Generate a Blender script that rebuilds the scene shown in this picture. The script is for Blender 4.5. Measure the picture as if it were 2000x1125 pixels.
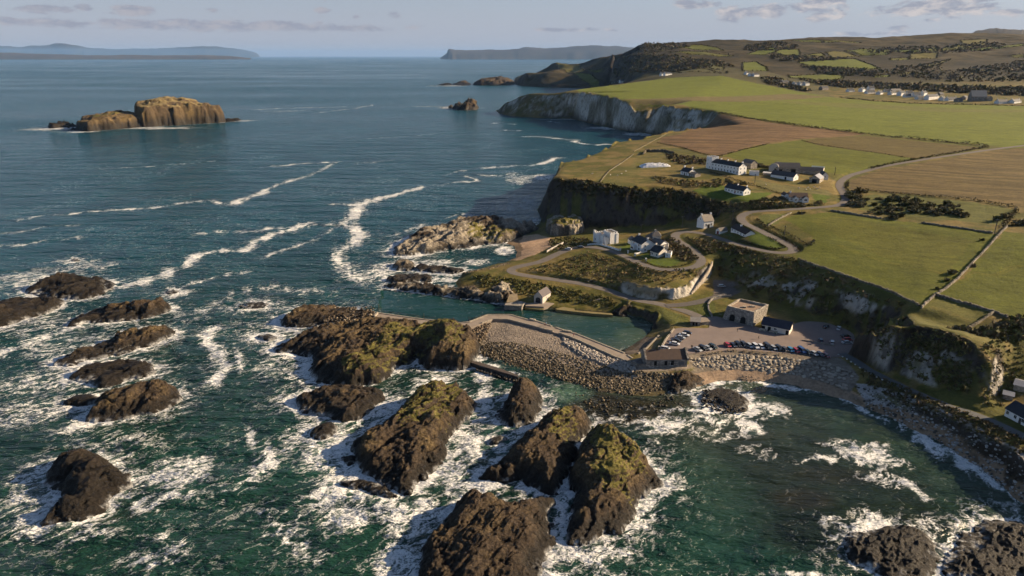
import bpy, bmesh, math, random
import numpy as np
from mathutils import Vector, Matrix
from mathutils.bvhtree import BVHTree
from mathutils.geometry import delaunay_2d_cdt
for _o in list(bpy.data.objects):
    bpy.data.objects.remove(_o)
SC = bpy.context.scene
COL = SC.collection
R = math.radians
random.seed(7)
RNG = np.random.default_rng(11)

# ------------------------------------------------------------ camera, sky, sun, exposure
HC, FPX, PITCH = 125.0, 2000 * 24.0 / 36.0, R(18.8)
cam_d = bpy.data.cameras.new('camera')
cam_d.lens, cam_d.sensor_width = 24.0, 36.0
cam_d.clip_start, cam_d.clip_end = 1.0, 200000.0
cam = bpy.data.objects.new('camera', cam_d)
COL.objects.link(cam)
cam.location = (0, 0, HC)
cam.rotation_euler = (R(90) - PITCH, 0, 0)
SC.camera = cam

SUN_EL, SUN_AZ = R(22.0), R(11)           # azimuth from +X towards +Y
sun_vec = Vector((math.cos(SUN_EL) * math.cos(SUN_AZ), math.cos(SUN_EL) * math.sin(SUN_AZ), math.sin(SUN_EL)))
sun_d = bpy.data.lights.new('sun', 'SUN')
sun_d.energy, sun_d.angle, sun_d.color = 5.0, R(0.53), (1.0, 0.77, 0.50)
sun = bpy.data.objects.new('sun', sun_d)
COL.objects.link(sun)
sun.rotation_euler = sun_vec.to_track_quat('Z', 'Y').to_euler()

world = bpy.data.worlds.new('World')
SC.world = world
world.use_nodes = True
SC.view_settings.view_transform = 'Standard'
SC.view_settings.look = 'None'
SC.view_settings.gamma = 1.0
SC.view_settings.use_curve_mapping = False
SC.view_settings.exposure = 1.08
SC.cycles.max_bounces = 3
SC.cycles.diffuse_bounces = 1
SC.cycles.glossy_bounces = 2
SC.cycles.use_adaptive_sampling = True
SC.cycles.adaptive_threshold = 0.04
SC.cycles.volume_bounces = 0
SC.cycles.transparent_max_bounces = 6
SC.cycles.use_denoising = True


class NT:
    """small helper round a node tree"""
    def __init__(s, tree):
        s.t = tree
        s.n, s.l = tree.nodes, tree.links

    def node(s, typ, ins=None, **kw):
        nd = s.n.new(typ)
        for k, v in kw.items():
            setattr(nd, k, v)
        for k, v in (ins or {}).items():
            s.set(nd, k, v)
        return nd

    def set(s, nd, k, v):
        sock = nd.inputs[k]
        if isinstance(v, bpy.types.NodeSocket):
            s.l.new(v, sock)
        elif isinstance(v, bpy.types.Node):
            s.l.new(v.outputs[0], sock)
        else:
            if sock.type == 'RGBA' and len(v) == 3:
                v = (*v, 1)
            sock.default_value = v

    def math(s, op, a, b=0.0, c=0.0, clamp=False):
        nd = s.node('ShaderNodeMath', {0: a, 1: b, 2: c}, operation=op)
        nd.use_clamp = clamp
        return nd.outputs[0]

    def vmath(s, op, a, b=(0, 0, 0)):
        nd = s.node('ShaderNodeVectorMath', {0: a, 1: b}, operation=op)
        return nd.outputs[0]

    def scale(s, v, xyz):
        return s.vmath('MULTIPLY', v, xyz)

    def noise(s, vec, scale, detail=4, rough=0.55, dist=0.0, out=0):
        nd = s.node('ShaderNodeTexNoise', {'Vector': vec, 'Scale': scale, 'Detail': detail, 'Roughness': rough, 'Distortion': dist})
        return nd.outputs[out]

    def ramp(s, v, lo, hi, a=0.0, b=1.0, smooth=True):
        nd = s.node('ShaderNodeMapRange', {0: v, 1: lo, 2: hi, 3: a, 4: b})
        nd.interpolation_type = 'SMOOTHSTEP' if smooth else 'LINEAR'
        return nd.outputs[0]

    def mix(s, f, a, b, mode='MIX'):
        nd = s.n.new('ShaderNodeMix')
        nd.data_type = 'RGBA'
        nd.blend_type = mode
        nd.clamp_factor = True
        s.set(nd, 0, f)
        s.set(nd, 6, a)
        s.set(nd, 7, b)
        return nd.outputs[2]

    def attr(s, name, out='Color'):
        return s.node('ShaderNodeAttribute', attribute_name=name).outputs[out]


def build_world():
    w = NT(world.node_tree)
    w.n.clear()
    out = w.node('ShaderNodeOutputWorld')
    bg = w.node('ShaderNodeBackground')
    sky = w.node('ShaderNodeTexSky', sky_type='NISHITA')
    sky.sun_disc = False
    sky.sun_elevation = SUN_EL
    sky.sun_rotation = R(90) - SUN_AZ
    sky.altitude = 120
    sky.air_density, sky.dust_density, sky.ozone_density = 0.8, 0.8, 1.5
    tc = w.node('ShaderNodeTexCoord')
    d = tc.outputs['Generated']
    sep = w.node('ShaderNodeSeparateXYZ', {0: d})
    az = w.math('ARCTAN2', sep.outputs[0], sep.outputs[1])      # 0 at +Y, positive to +X
    el = w.math('ARCSINE', sep.outputs[2])
    # clouds as bodies placed by bearing and elevation (radians), broken up by noise
    vec = w.node('ShaderNodeCombineXYZ', {0: w.math('MULTIPLY', az, 1.0), 1: w.math('MULTIPLY', el, 2.6), 2: 0.0}).outputs[0]
    n1 = w.noise(vec, 34, 6, 0.66, 0.4)
    n2 = w.noise(w.vmath('ADD', vec, (3.1, 1.7, 0)), 9, 4, 0.6)
    base = None
    for (u, v, ru, rv, s) in CLOUDS:
        a0 = math.atan((u - 1000) / FPX / math.cos(PITCH) * 1.0) if False else None
        dx, dy = (u - 1000) / FPX, (562.5 - v) / FPX
        vx, vy, vz = dx, math.cos(PITCH) + dy * math.sin(PITCH), -math.sin(PITCH) + dy * math.cos(PITCH)
        a0 = math.atan2(vx, vy)
        e0 = math.atan2(vz, math.hypot(vx, vy))
        qa = w.math('MULTIPLY', w.math('SUBTRACT', az, a0), 1.0 / (ru / FPX))
        qe = w.math('MULTIPLY', w.math('SUBTRACT', el, e0), 1.0 / (rv / FPX))
        g = w.math('SUBTRACT', 1.0, w.math('ADD', w.math('MULTIPLY', qa, qa), w.math('MULTIPLY', qe, qe)))
        g = w.math('MULTIPLY', w.math('MAXIMUM', g, -1.0), s)
        base = g if base is None else w.math('MAXIMUM', base, g)
    # the rest of the sky carries the same broken cloud
    gen = w.math('MULTIPLY', w.ramp(n2, 0.50, 0.72), w.ramp(el, 0.085, 0.16))
    base = w.math('MAXIMUM', base, w.math('SUBTRACT', w.math('MULTIPLY', gen, 1.1), 0.75))
    dens = w.math('ADD', base, w.math('MULTIPLY', w.math('SUBTRACT', n1, 0.5), 4.2))
    m = w.ramp(dens, 0.0, 0.75)
    lit = w.ramp(w.noise(w.vmath('ADD', vec, (0.010, 0.014, 0)), 34, 5, 0.64, 0.4), 0.40, 0.64)
    lit = w.math('MULTIPLY', lit, w.ramp(az, -0.25, 0.45, 0.35, 1.0))
    ccol = w.mix(lit, (2.9, 2.95, 3.6), (6.8, 6.0, 5.6))
    # greyer thin air towards the horizon, as the photograph's pale lavender
    skyc = w.mix(w.ramp(el, 0.02, 0.16, 0.80, 0.0), sky.outputs[0], (4.2, 4.35, 5.3))
    col = w.mix(w.math('MULTIPLY', m, 0.75), skyc, ccol)
    w.set(bg, 'Color', col)
    bg.inputs['Strength'].default_value = 0.05
    w.l.new(bg.outputs[0], out.inputs[0])


CLOUDS = [(95, 18, 45, 8, .9), (255, 21, 42, 10, 1.0), (160, 13, 14, 6, .8), (415, 20, 11, 5, .8), (630, 20, 18, 5, .8), (695, 33, 9, 5, .8),
          (772, 28, 13, 8, .8), (120, 45, 170, 8, .8), (420, 50, 330, 10, 1.0), (640, 54, 150, 8, .8), (1120, 58, 90, 4, .7),
          (1350, 8, 50, 9, .9), (1440, 27, 45, 14, 1.0), (1500, 20, 40, 14, .9), (1590, 10, 60, 15, 1.0), (1610, 33, 34, 9, .9),
          (1830, 12, 90, 20, 1.0), (1870, 22, 45, 9, .9), (1965, 26, 26, 6, .9), (1750, 55, 24, 7, .7), (1900, -4, 80, 8, .8), (1700, 66, 70, 4, .5)]
build_world()
# ------------------------------------------------------------ drafting helpers
CP, SP = math.cos(PITCH), math.sin(PITCH)


def ray(u, v):
    dx, dy = (u - 1000) / FPX, (562.5 - v) / FPX
    return np.array([dx, CP + dy * SP, -SP + dy * CP])


def P(u, v, z=0.0):
    """world point of height z seen at photo pixel (u, v)"""
    d = ray(u, v)
    t = (z - HC) / d[2]
    return (d[0] * t, d[1] * t, z)


def PY(u, v, y):
    """world point at forward distance y seen at photo pixel"""
    d = ray(u, v)
    t = y / d[1]
    return (d[0] * t, y, HC + d[2] * t)


def _hash(ix, iy, iz, seed):
    h = (ix.astype(np.uint32) * np.uint32(374761393) + iy.astype(np.uint32) * np.uint32(668265263)
         + iz.astype(np.uint32) * np.uint32(2147483647) + np.uint32(seed * 144665 + 1013))
    h = (h ^ (h >> np.uint32(13))) * np.uint32(1274126177)
    h = h ^ (h >> np.uint32(16))
    return (h & np.uint32(0xFFFFFF)).astype(np.float32) / np.float32(0xFFFFFF)


def vnoise(x, y, z=None, seed=0):
    """value noise in -1..1"""
    x = np.asarray(x, np.float32)
    y = np.asarray(y, np.float32)
    fx, fy = np.floor(x), np.floor(y)
    ix, iy = fx.astype(np.int64), fy.astype(np.int64)
    tx, ty = x - fx, y - fy
    tx = tx * tx * tx * (tx * (tx * 6 - 15) + 10)
    ty = ty * ty * ty * (ty * (ty * 6 - 15) + 10)
    if z is None:
        iz = np.zeros_like(ix)
        a = _hash(ix, iy, iz, seed)
        b = _hash(ix + 1, iy, iz, seed)
        c = _hash(ix, iy + 1, iz, seed)
        d = _hash(ix + 1, iy + 1, iz, seed)
        r = (a + (b - a) * tx) * (1 - ty) + (c + (d - c) * tx) * ty
        return r * 2 - 1
    z = np.asarray(z, np.float32)
    fz = np.floor(z)
    iz = fz.astype(np.int64)
    tz = z - fz
    tz = tz * tz * (3 - 2 * tz)
    res = 0
    for k in (0, 1):
        a = _hash(ix, iy, iz + k, seed)
        b = _hash(ix + 1, iy, iz + k, seed)
        c = _hash(ix, iy + 1, iz + k, seed)
        d = _hash(ix + 1, iy + 1, iz + k, seed)
        r = (a + (b - a) * tx) * (1 - ty) + (c + (d - c) * tx) * ty
        res = res + r * (tz if k else 1 - tz)
    return res * 2 - 1


def fbm(x, y, z=None, oct=4, seed=0, gain=0.5):
    s, a, tot = 0, 1.0, 0.0
    c, sn = 0.8, 0.6
    x, y = np.asarray(x, np.float32), np.asarray(y, np.float32)
    for i in range(oct):
        s = s + a * vnoise(x, y, z, seed + i)
        tot += a
        a *= gain
        x, y = (x * c - y * sn) * 2.03 + 5.3, (x * sn + y * c) * 2.03 + 9.1
        if z is not None:
            z = z * 2.03
    return s / tot


def ridged(x, y, oct=4, seed=0, gain=0.5):
    s, a, tot = 0, 1.0, 0.0
    c, sn = 0.8, 0.6
    for i in range(oct):
        s = s + a * (1 - 2 * np.abs(vnoise(x, y, None, seed + i)))
        tot += a
        a *= gain
        x, y = (x * c - y * sn) * 2.1 + 3.3, (x * sn + y * c) * 2.1 + 1.7
    return s / tot


def sstep(a, b, x):
    t = np.clip((x - a) / (b - a), 0, 1)
    return t * t * (3 - 2 * t)


def inpoly(px, py, poly):
    inside = np.zeros(px.shape, bool)
    n = len(poly)
    for i in range(n):
        x1, y1 = poly[i][0], poly[i][1]
        x2, y2 = poly[(i + 1) % n][0], poly[(i + 1) % n][1]
        if y1 == y2:
            continue
        c = ((y1 > py) != (y2 > py)) & (px < (x2 - x1) * (py - y1) / (y2 - y1) + x1)
        inside ^= c
    return inside


def segdist(px, py, pts, closed=False):
    """distance to a polyline and the parameter (index + fraction) of the nearest point"""
    best = np.full(px.shape, 1e9, np.float32)
    par = np.zeros(px.shape, np.float32)
    n = len(pts)
    for i in range(n if closed else n - 1):
        x1, y1 = pts[i][0], pts[i][1]
        x2, y2 = pts[(i + 1) % n][0], pts[(i + 1) % n][1]
        dx, dy = x2 - x1, y2 - y1
        L = dx * dx + dy * dy + 1e-9
        t = np.clip(((px - x1) * dx + (py - y1) * dy) / L, 0, 1)
        d = np.hypot(px - (x1 + t * dx), py - (y1 + t * dy))
        m = d < best
        best = np.where(m, d, best)
        par = np.where(m, i + t, par)
    return best, par


def sdf(px, py, poly):
    """positive inside"""
    d, _ = segdist(px, py, poly, True)
    return np.where(inpoly(px, py, poly), d, -d)


def smooth_line(pts, n=6, closed=False):
    """Catmull-Rom through points of any dimension"""
    p = [np.array(q, float) for q in pts]
    out = []
    m = len(p)
    rng = range(m if closed else m - 1)
    for i in rng:
        p0 = p[(i - 1) % m] if (closed or i > 0) else p[i]
        p1, p2 = p[i], p[(i + 1) % m]
        p3 = p[(i + 2) % m] if (closed or i + 2 < m) else p2
        for k in range(n):
            t = k / n
            out.append(0.5 * ((2 * p1) + (p2 - p0) * t + (2 * p0 - 5 * p1 + 4 * p2 - p3) * t * t + (3 * p1 - p0 - 3 * p2 + p3) * t ** 3))
    if not closed:
        out.append(p[-1])
    return out


def mesh_from(name, verts, faces, mat=None, smooth=True, col=None, attrs=None):
    """fast mesh from numpy verts and an (n,3|4) face array or a list of faces"""
    me = bpy.data.meshes.new(name)
    verts = np.asarray(verts, np.float32)
    if isinstance(faces, np.ndarray) and faces.ndim == 2:
        nf, k = faces.shape
        me.vertices.add(len(verts))
        me.vertices.foreach_set('co', verts.ravel())
        me.loops.add(nf * k)
        me.loops.foreach_set('vertex_index', faces.astype(np.int32).ravel())
        me.polygons.add(nf)
        me.polygons.foreach_set('loop_start', np.arange(0, nf * k, k, dtype=np.int32))
        me.polygons.foreach_set('loop_total', np.full(nf, k, np.int32))
        me.update(calc_edges=True)
    else:
        me.from_pydata([tuple(map(float, v)) for v in verts], [], [tuple(int(i) for i in f) for f in faces])
        me.update()
    if smooth:
        me.polygons.foreach_set('use_smooth', np.ones(len(me.polygons), bool))
    if col is not None:
        a = me.color_attributes.new('Col', 'FLOAT_COLOR', 'POINT')
        c4 = np.ones((len(verts), 4), np.float32)
        c4[:, :3] = col
        a.data.foreach_set('color', c4.ravel())
    for k, v in (attrs or {}).items():
        a = me.attributes.new(k, 'FLOAT', 'POINT')
        a.data.foreach_set('value', np.asarray(v, np.float32))
    if mat:
        me.materials.append(mat)
    return me


def link(name, me, parent=None, loc=None):
    o = bpy.data.objects.new(name, me)
    COL.objects.link(o)
    if parent:
        o.parent = parent
    if loc is not None:
        o.location = loc
    return o


def tag(o, label=None, cat=None, group=None, kind=None):
    if label:
        o['label'] = label
    if cat:
        o['category'] = cat
    if group:
        o['group'] = group
    if kind:
        o['kind'] = kind
    return o


def grid_faces(nr, nc, keep=None):
    i = np.arange(nr - 1)[:, None] * nc + np.arange(nc - 1)[None, :]
    f = np.stack([i, i + 1, i + nc + 1, i + nc], -1).reshape(-1, 4)
    if keep is not None:
        f = f[keep.ravel()]
    return f


def compact(verts, faces, *arrs):
    used = np.unique(faces)
    m = np.full(len(verts), -1, np.int64)
    m[used] = np.arange(len(used))
    return (verts[used], m[faces]) + tuple(a[used] for a in arrs)


# ------------------------------------------------------------ materials
MATS = {}


def mat_simple(name, color, rough=0.8, var=0.15, scale=1.5, bump=0.0, metallic=0.0, spec=0.3, obj_coord=True):
    """plain procedural paint / stone / render with grime variation"""
    if name in MATS:
        return MATS[name]
    m = bpy.data.materials.new(name)
    m.use_nodes = True
    t = NT(m.node_tree)
    b = t.n['Principled BSDF']
    tc = t.node('ShaderNodeTexCoord')
    v = tc.outputs['Object']
    n = t.noise(v, scale, 5, 0.6)
    n2 = t.noise(v, scale * 7, 3, 0.6)
    f = t.math('ADD', t.math('MULTIPLY', n, 0.7), t.math('MULTIPLY', n2, 0.3))
    k = t.ramp(f, 0.3, 0.7, 1 - var, 1 + var * 0.6, False)
    c = t.node('ShaderNodeVectorMath', {0: color, 3: k}, operation='SCALE').outputs[0]
    t.set(b, 'Base Color', c)
    b.inputs['Roughness'].default_value = rough
    b.inputs['Metallic'].default_value = metallic
    b.inputs['Specular IOR Level'].default_value = spec
    if bump:
        bm_ = t.node('ShaderNodeBump', {'Height': n2, 'Strength': bump, 'Distance': 0.1})
        t.set(b, 'Normal', bm_.outputs[0])
    MATS[name] = m
    return m
# ------------------------------------------------------------ the land: a surveyed triangle net turned into a fine mesh
def PL(pts):
    return [P(*p) if len(p) == 3 else P(p[0], p[1], 0) for p in pts]


def off(pts, dx, dy, z):
    return [(p[0] + dx, p[1] + dy, z) for p in pts]


RIM = PL([(1340, 252, 41), (1283, 263, 38), (1245, 272, 36), (1205, 277, 35), (1190, 288, 34), (1165, 298, 33), (1130, 311, 32), (1102, 315, 31.5), (1095, 324, 31.5), (1088, 337, 33)])
CLIFF_TOP = PL([(1029, 180, 47.5), (1060, 179, 50), (1095, 179, 52), (1130, 180, 54), (1170, 185, 53), (1215, 195, 50), (1245, 203, 47), (1295, 206, 47), (1355, 210, 47), (1390, 215, 47), (1402, 220, 46)])
DARK_TOP = PL([(1088, 337, 33), (1078, 352, 31), (1093, 344, 34), (1126, 345, 34), (1142, 356, 34), (1178, 363, 34), (1214, 367, 34), (1272, 364, 34.5), (1305, 370, 34), (1340, 373, 33.5), (1362, 378, 33), (1401, 392, 31), (1417, 400, 29.5)])

COAST = (PL([(2600, 1500), (2300, 1300), (2150, 1150), (2060, 1050), (2000, 985), (1960, 950), (1910, 910), (1870, 885), (1830, 860), (1780, 835), (1740, 815), (1700, 800), (1650, 782), (1610, 766),
             (1560, 753), (1500, 745), (1440, 742), (1400, 745), (1370, 752), (1330, 762), (1280, 768), (1230, 772), (1180, 765), (1130, 748), (1080, 735), (1045, 722), (1000, 712), (960, 700),
             (935, 690), (930, 670), (915, 652)]) + [P(u, v, 3.6)[:2] + (0,) for u, v in [(912, 636), (956, 619), (995, 619), (1047, 632), (1103, 650), (1123, 657), (1210, 694)]] + PL([(1219, 684), (1235, 672), (1257, 660), (1275, 643), (1280, 630), (1255, 619),
             (1215, 613), (1185, 613), (1135, 609), (1090, 605), (1060, 602), (1030, 603), (1000, 598), (980, 590), (940, 582), (905, 577), (895, 562), (890, 550), (898, 541), (900, 531), (930, 527),
             (960, 520), (985, 512), (1003, 503), (1006, 492), (1000, 482), (986, 475), (992, 466), (1010, 460), (1030, 452), (1045, 445), (1058, 437), (1063, 426), (1057, 415), (1053, 406)])
         + [(P(1056, 392, 8)[0] - 1, P(1056, 392, 0)[1] - 40, 0)] + off(RIM[::-1], -13, 6, 0)
         + PL([(1352, 277), (1300, 268), (1252, 259), (1197, 250), (1142, 237), (1120, 231), (1055, 230), (1005, 227), (980, 223), (966, 216)])
         + [(-10, 1720, 0), (60, 1760, 0), (130, 1900, 0), (230, 2150, 0), (330, 2500, 0)] + PL([(1205, 169), (1180, 172), (1135, 172), (1090, 171), (1050, 170), (1020, 167), (1004, 162)])
         + [(20, 4300, 0), (60, 5200, 0), (4600, 5200, 0), (4600, 40, 0)])

ROADS = {   # centre lines (photo pixel, height) and half widths
    'upper': ([(2120, 272, 47), (2040, 280, 45.5), (1960, 289, 43.5), (1880, 300, 42), (1800, 312, 40.5), (1730, 324, 38.5), (1690, 334, 37), (1660, 343, 36), (1644, 353, 35.2), (1640, 364, 34.4), (1648, 378, 33.2), (1652, 390, 32.2), (1640, 400, 31.4),
               (1610, 404, 31), (1560, 408, 30.2), (1510, 411, 29.4), (1475, 413, 28.6), (1455, 418, 27.8), (1447, 426, 27), (1455, 436, 26.2), (1480, 448, 25), (1512, 464, 23.8), (1540, 478, 22.8),
               (1550, 487, 22.3), (1540, 493, 22), (1515, 493, 21.6), (1480, 487, 21), (1440, 477, 20), (1410, 467, 19.2), (1385, 459, 18.6), (1360, 454, 18), (1335, 453, 17.5), (1320, 458, 17),
               (1322, 468, 16.6), (1340, 480, 16.2), (1358, 492, 15.8), (1369, 506, 15.3), (1366, 516, 14.9), (1345, 524, 14.5), (1310, 527, 14.1), (1280, 524, 13.7), (1250, 514, 13.1), (1220, 500, 12.1),
               (1190, 489, 11), (1160, 483, 10), (1130, 483, 9), (1105, 489, 8.2), (1080, 500, 7.2), (1055, 511, 6.4), (1020, 519, 5.8), (1000, 525, 5.4), (1003, 533, 5.2), (1040, 540, 5.1), (1090, 547, 5.1), (1140, 555, 5.1),
               (1185, 566, 5.1), (1215, 577, 5.1), (1245, 586, 5.1), (1280, 592, 5.1), (1320, 602, 5.1), (1360, 616, 5.1), (1390, 634, 5.1)], 2.7),
    'shore': ([(1640, 688, 5.1), (1668, 703, 5.3), (1700, 724, 5.6), (1740, 744, 6), (1780, 763, 6.4), (1820, 780, 6.8), (1860, 796, 7.2), (1900, 808, 7.6), (1940, 824, 8), (2000, 852, 8.4), (2080, 890, 8.8), (2200, 950, 9)], 2.0),
    'cave': ([(1300, 597, 5.2), (1340, 594, 5.6), (1380, 586, 6.2), (1410, 576, 6.8), (1428, 566, 7.2)], 2.6),
}
ROADW = {k: [np.array(p) for p in smooth_line(PL(v[0]), 5)] for k, v in ROADS.items()}
CARPARK = [P(u, v, 5) for u, v in [(1288, 688), (1300, 664), (1316, 643), (1345, 640), (1385, 640), (1378, 622), (1400, 618), (1440, 630), (1500, 642), (1540, 636), (1569, 628), (1611, 630), (1652, 643), (1668, 655), (1666, 676), (1652, 694), (1625, 697), (1560, 692), (1500, 688), (1450, 685), (1400, 686), (1345, 691)]]

LINES = [
    RIM, CLIFF_TOP, DARK_TOP,
    # shore of the bay: head of the beach, top of the bank
    PL([(2300, 1180, 3), (2100, 1020, 3), (2000, 940, 3), (1960, 905, 3), (1900, 868, 3), (1850, 838, 3), (1800, 812, 3), (1750, 793, 3), (1700, 775, 3), (1655, 762, 2.6), (1620, 750, 2.2), (1560, 735, 2), (1500, 728, 2), (1440, 723, 2), (1370, 727, 2), (1335, 735, 1.6)]),
    PL([(2300, 1120, 8), (2100, 960, 8), (2000, 898, 8), (1960, 868, 7.5), (1900, 832, 7), (1850, 812, 6.6), (1800, 790, 6), (1750, 770, 5.6), (1700, 745, 5), (1665, 722, 4.8), (1640, 710, 4.8), (1610, 705, 4.7), (1560, 700, 4.7), (1500, 695, 4.7), (1450, 692, 4.7), (1400, 694, 4.7), (1345, 699, 4.7)]),
    # shingle south of the pier
    PL([(912, 643.5, 3.0), (925, 640.5, 3.0), (961, 627.5, 3.1), (993, 627.5, 3.1), (1091, 654.5, 3.1), (1119, 664.5, 3.2), (1194, 698.5, 3.4), (1240, 717, 3.5)]),
    PL([(930, 668, 1.6), (1000, 675, 1.9), (1080, 695, 1.9), (1150, 720, 1.8), (1230, 738, 1.6), (1335, 735, 1.6)]),
    PL([(1240, 722, 3.8), (1243, 724, 4), (1340, 722, 4), (1345, 699, 4.7)]),
    # head of the harbour
    PL([(1262, 682, 2.4), (1285, 657, 2.4), (1300, 640, 3.2)]), PL([(1225, 692, 2.8), (1262, 682, 2.4)]), PL([(1240, 702, 4.8), (1288, 690, 5), (1300, 664, 5), (1316, 643, 5)]),
    PL([(1283, 625, 2.5), (1262, 600, 4.2), (1240, 597, 4.4), (1216, 590, 4.2)]),
    # north shore: foot and top of the grassy bank under the road
    PL([(1205, 609, 1.6), (1180, 606, 1.4), (1135, 602, 1.4), (1090, 598, 1.4), (1060, 597, 1.4), (1030, 597, 1.4), (990, 582, 1.8), (950, 572, 1.8), (915, 566, 1.5)]),
    PL([(1206, 585, 4.4), (1180, 576, 4.5), (1140, 565, 4.6), (1090, 556, 4.7), (1040, 549, 4.7), (1000, 541, 4.7), (960, 536, 4.4), (920, 534, 3.6)]),
    PL([(920, 528, 2.6), (960, 524, 3.6), (990, 518, 4.5)]),
    PL([(1012, 505, 2.2), (1030, 500, 3.2), (1055, 497, 4.2), (1075, 487, 5), (1090, 478, 5.5), (1088, 468, 4.5), (1070, 462, 4), (1045, 462, 2.5), (1020, 470, 1.2)]),
    # bank between the two arms of the road, chalk face at its foot
    PL([(1030, 524, 6.2), (1060, 528, 6.6), (1110, 535, 7), (1160, 545, 7), (1200, 557, 6.6), (1222, 566, 6.3)]),
    PL([(1222, 551, 9.6), (1245, 555, 10.4), (1285, 560, 11), (1320, 562, 11), (1342, 554, 11.4), (1358, 540, 12.4), (1376, 524, 14), (1390, 508, 15)]),
    PL([(1224, 574, 5.6), (1250, 581, 5.5), (1285, 584, 5.5), (1320, 585, 5.7), (1345, 577, 6.4), (1362, 562, 7.4), (1382, 542, 9), (1398, 522, 11.5)]),
    # nook and kiln: foot of the cliff, edge of the field above
    PL([(1385, 558, 7.6), (1405, 549, 8.2), (1438, 554, 8.2), (1448, 572, 7.4), (1470, 586, 6.8), (1520, 598, 6.4), (1542, 628, 5.6), (1569, 624, 5.4), (1611, 626, 5.3), (1657, 638, 5.3), (1676, 654, 5.3), (1674, 676, 5.3), (1690, 697, 5.9), (1740, 727, 6.5), (1790, 750, 7), (1840, 770, 7.4), (1880, 785, 7.8), (1906, 792, 8.4)]),
    PL([(1398, 500, 16), (1430, 492, 18), (1470, 494, 20), (1510, 502, 21), (1553, 507, 22), (1600, 524, 22), (1650, 541, 22), (1700, 556, 22), (1750, 577, 22), (1778, 595, 22)]),
    PL([(1440, 520, 15), (1500, 528, 17.5), (1560, 540, 18), (1640, 562, 18.5), (1720, 592, 18.5), (1764, 612, 19)]),
    # headland beside the shore path
    PL([(1690, 642, 18), (1712, 633, 22), (1745, 632, 24.5), (1790, 630, 25.4), (1830, 636, 25.4), (1870, 651, 24.6), (1905, 668, 22.6)]),
    PL([(1770, 612, 20), (1800, 618, 19.6), (1850, 633, 19.8), (1900, 650, 20)]),
    PL([(1714, 690, 11), (1760, 694, 13), (1830, 702, 15.5), (1880, 716, 14.5), (1905, 735, 13)]),
    PL([(1955, 636, 22), (1944, 668, 21.4), (1930, 712, 18), (1918, 755, 12.5), (1906, 792, 8.4)]),
    PL([(1995, 645, 22), (1985, 690, 17.5), (1962, 745, 12), (1942, 780, 9), (1938, 800, 8.2)]),
    PL([(2080, 640, 24), (2080, 720, 17), (2050, 790, 10)]), PL([(1960, 780, 8.6), (2000, 790, 8.6), (2060, 830, 8.8), (2200, 900, 9.4)]),
    # roads keep their own level
    [tuple(p) for p in ROADW['upper'][::2]], [tuple(p) for p in ROADW['shore'][::2]], [tuple(p) for p in ROADW['cave'][::3]],
    # foot of the dark cliff behind the cottages
    PL([(1066, 438, 2), (1100, 447, 4), (1140, 449, 5.5), (1200, 449, 7.5), (1250, 447, 9), (1300, 443, 12), (1345, 436, 15), (1385, 428, 19), (1415, 415, 25)]),
    # hills at the back
    [PY(*q) for q in [(1205, 167, 2550), (1240, 158, 2100), (1300, 150, 1850), (1410, 146, 1780), (1490, 163, 1600), (1560, 178, 1450), (1640, 191, 1300)]],
    [PY(*q) for q in [(1010, 150, 3200), (1026, 143, 3150), (1072, 136, 3120), (1120, 142, 3100), (1155, 145, 3050), (1190, 147, 2950), (1210, 150, 2800)]],
    [PY(*q) for q in [(1074, 130, 3500), (1083, 121, 3500), (1094, 126, 3500), (1130, 128, 3450), (1160, 115, 3350), (1192, 110, 3200), (1201, 99, 3000), (1218, 97, 2950), (1245, 85, 2900), (1312, 80, 2850), (1390, 79, 2850), (1450, 77, 2850),
                      (1527, 76, 2900), (1576, 73, 2900), (1642, 74, 2900), (1711, 74, 2900), (1775, 72, 2900), (1827, 67, 2900), (1904, 65, 2900), (2000, 65, 2900), (2200, 60, 2900), (2500, 56, 2900)]],
    [PY(*q) for q in [(1200, 117, 2800), (1250, 106, 2500), (1310, 104, 2400), (1400, 112, 2300), (1500, 114, 2250), (1600, 118, 2200), (1700, 122, 2200), (1850, 120, 2200), (2000, 118, 2200), (2300, 112, 2200)]],
    [PY(*q) for q in [(1230, 140, 2350), (1300, 128, 2150), (1400, 130, 2050), (1480, 142, 1850), (1560, 150, 1750), (1650, 158, 1700), (1800, 158, 1700), (2000, 152, 1700), (2300, 142, 1700)]],
    PL([(1640, 191, 53), (1700, 196, 52.5), (1780, 201, 52), (1850, 203, 52), (1920, 205, 52.5), (2000, 206, 53), (2200, 208, 54), (2500, 214, 55)]),
]
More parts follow.
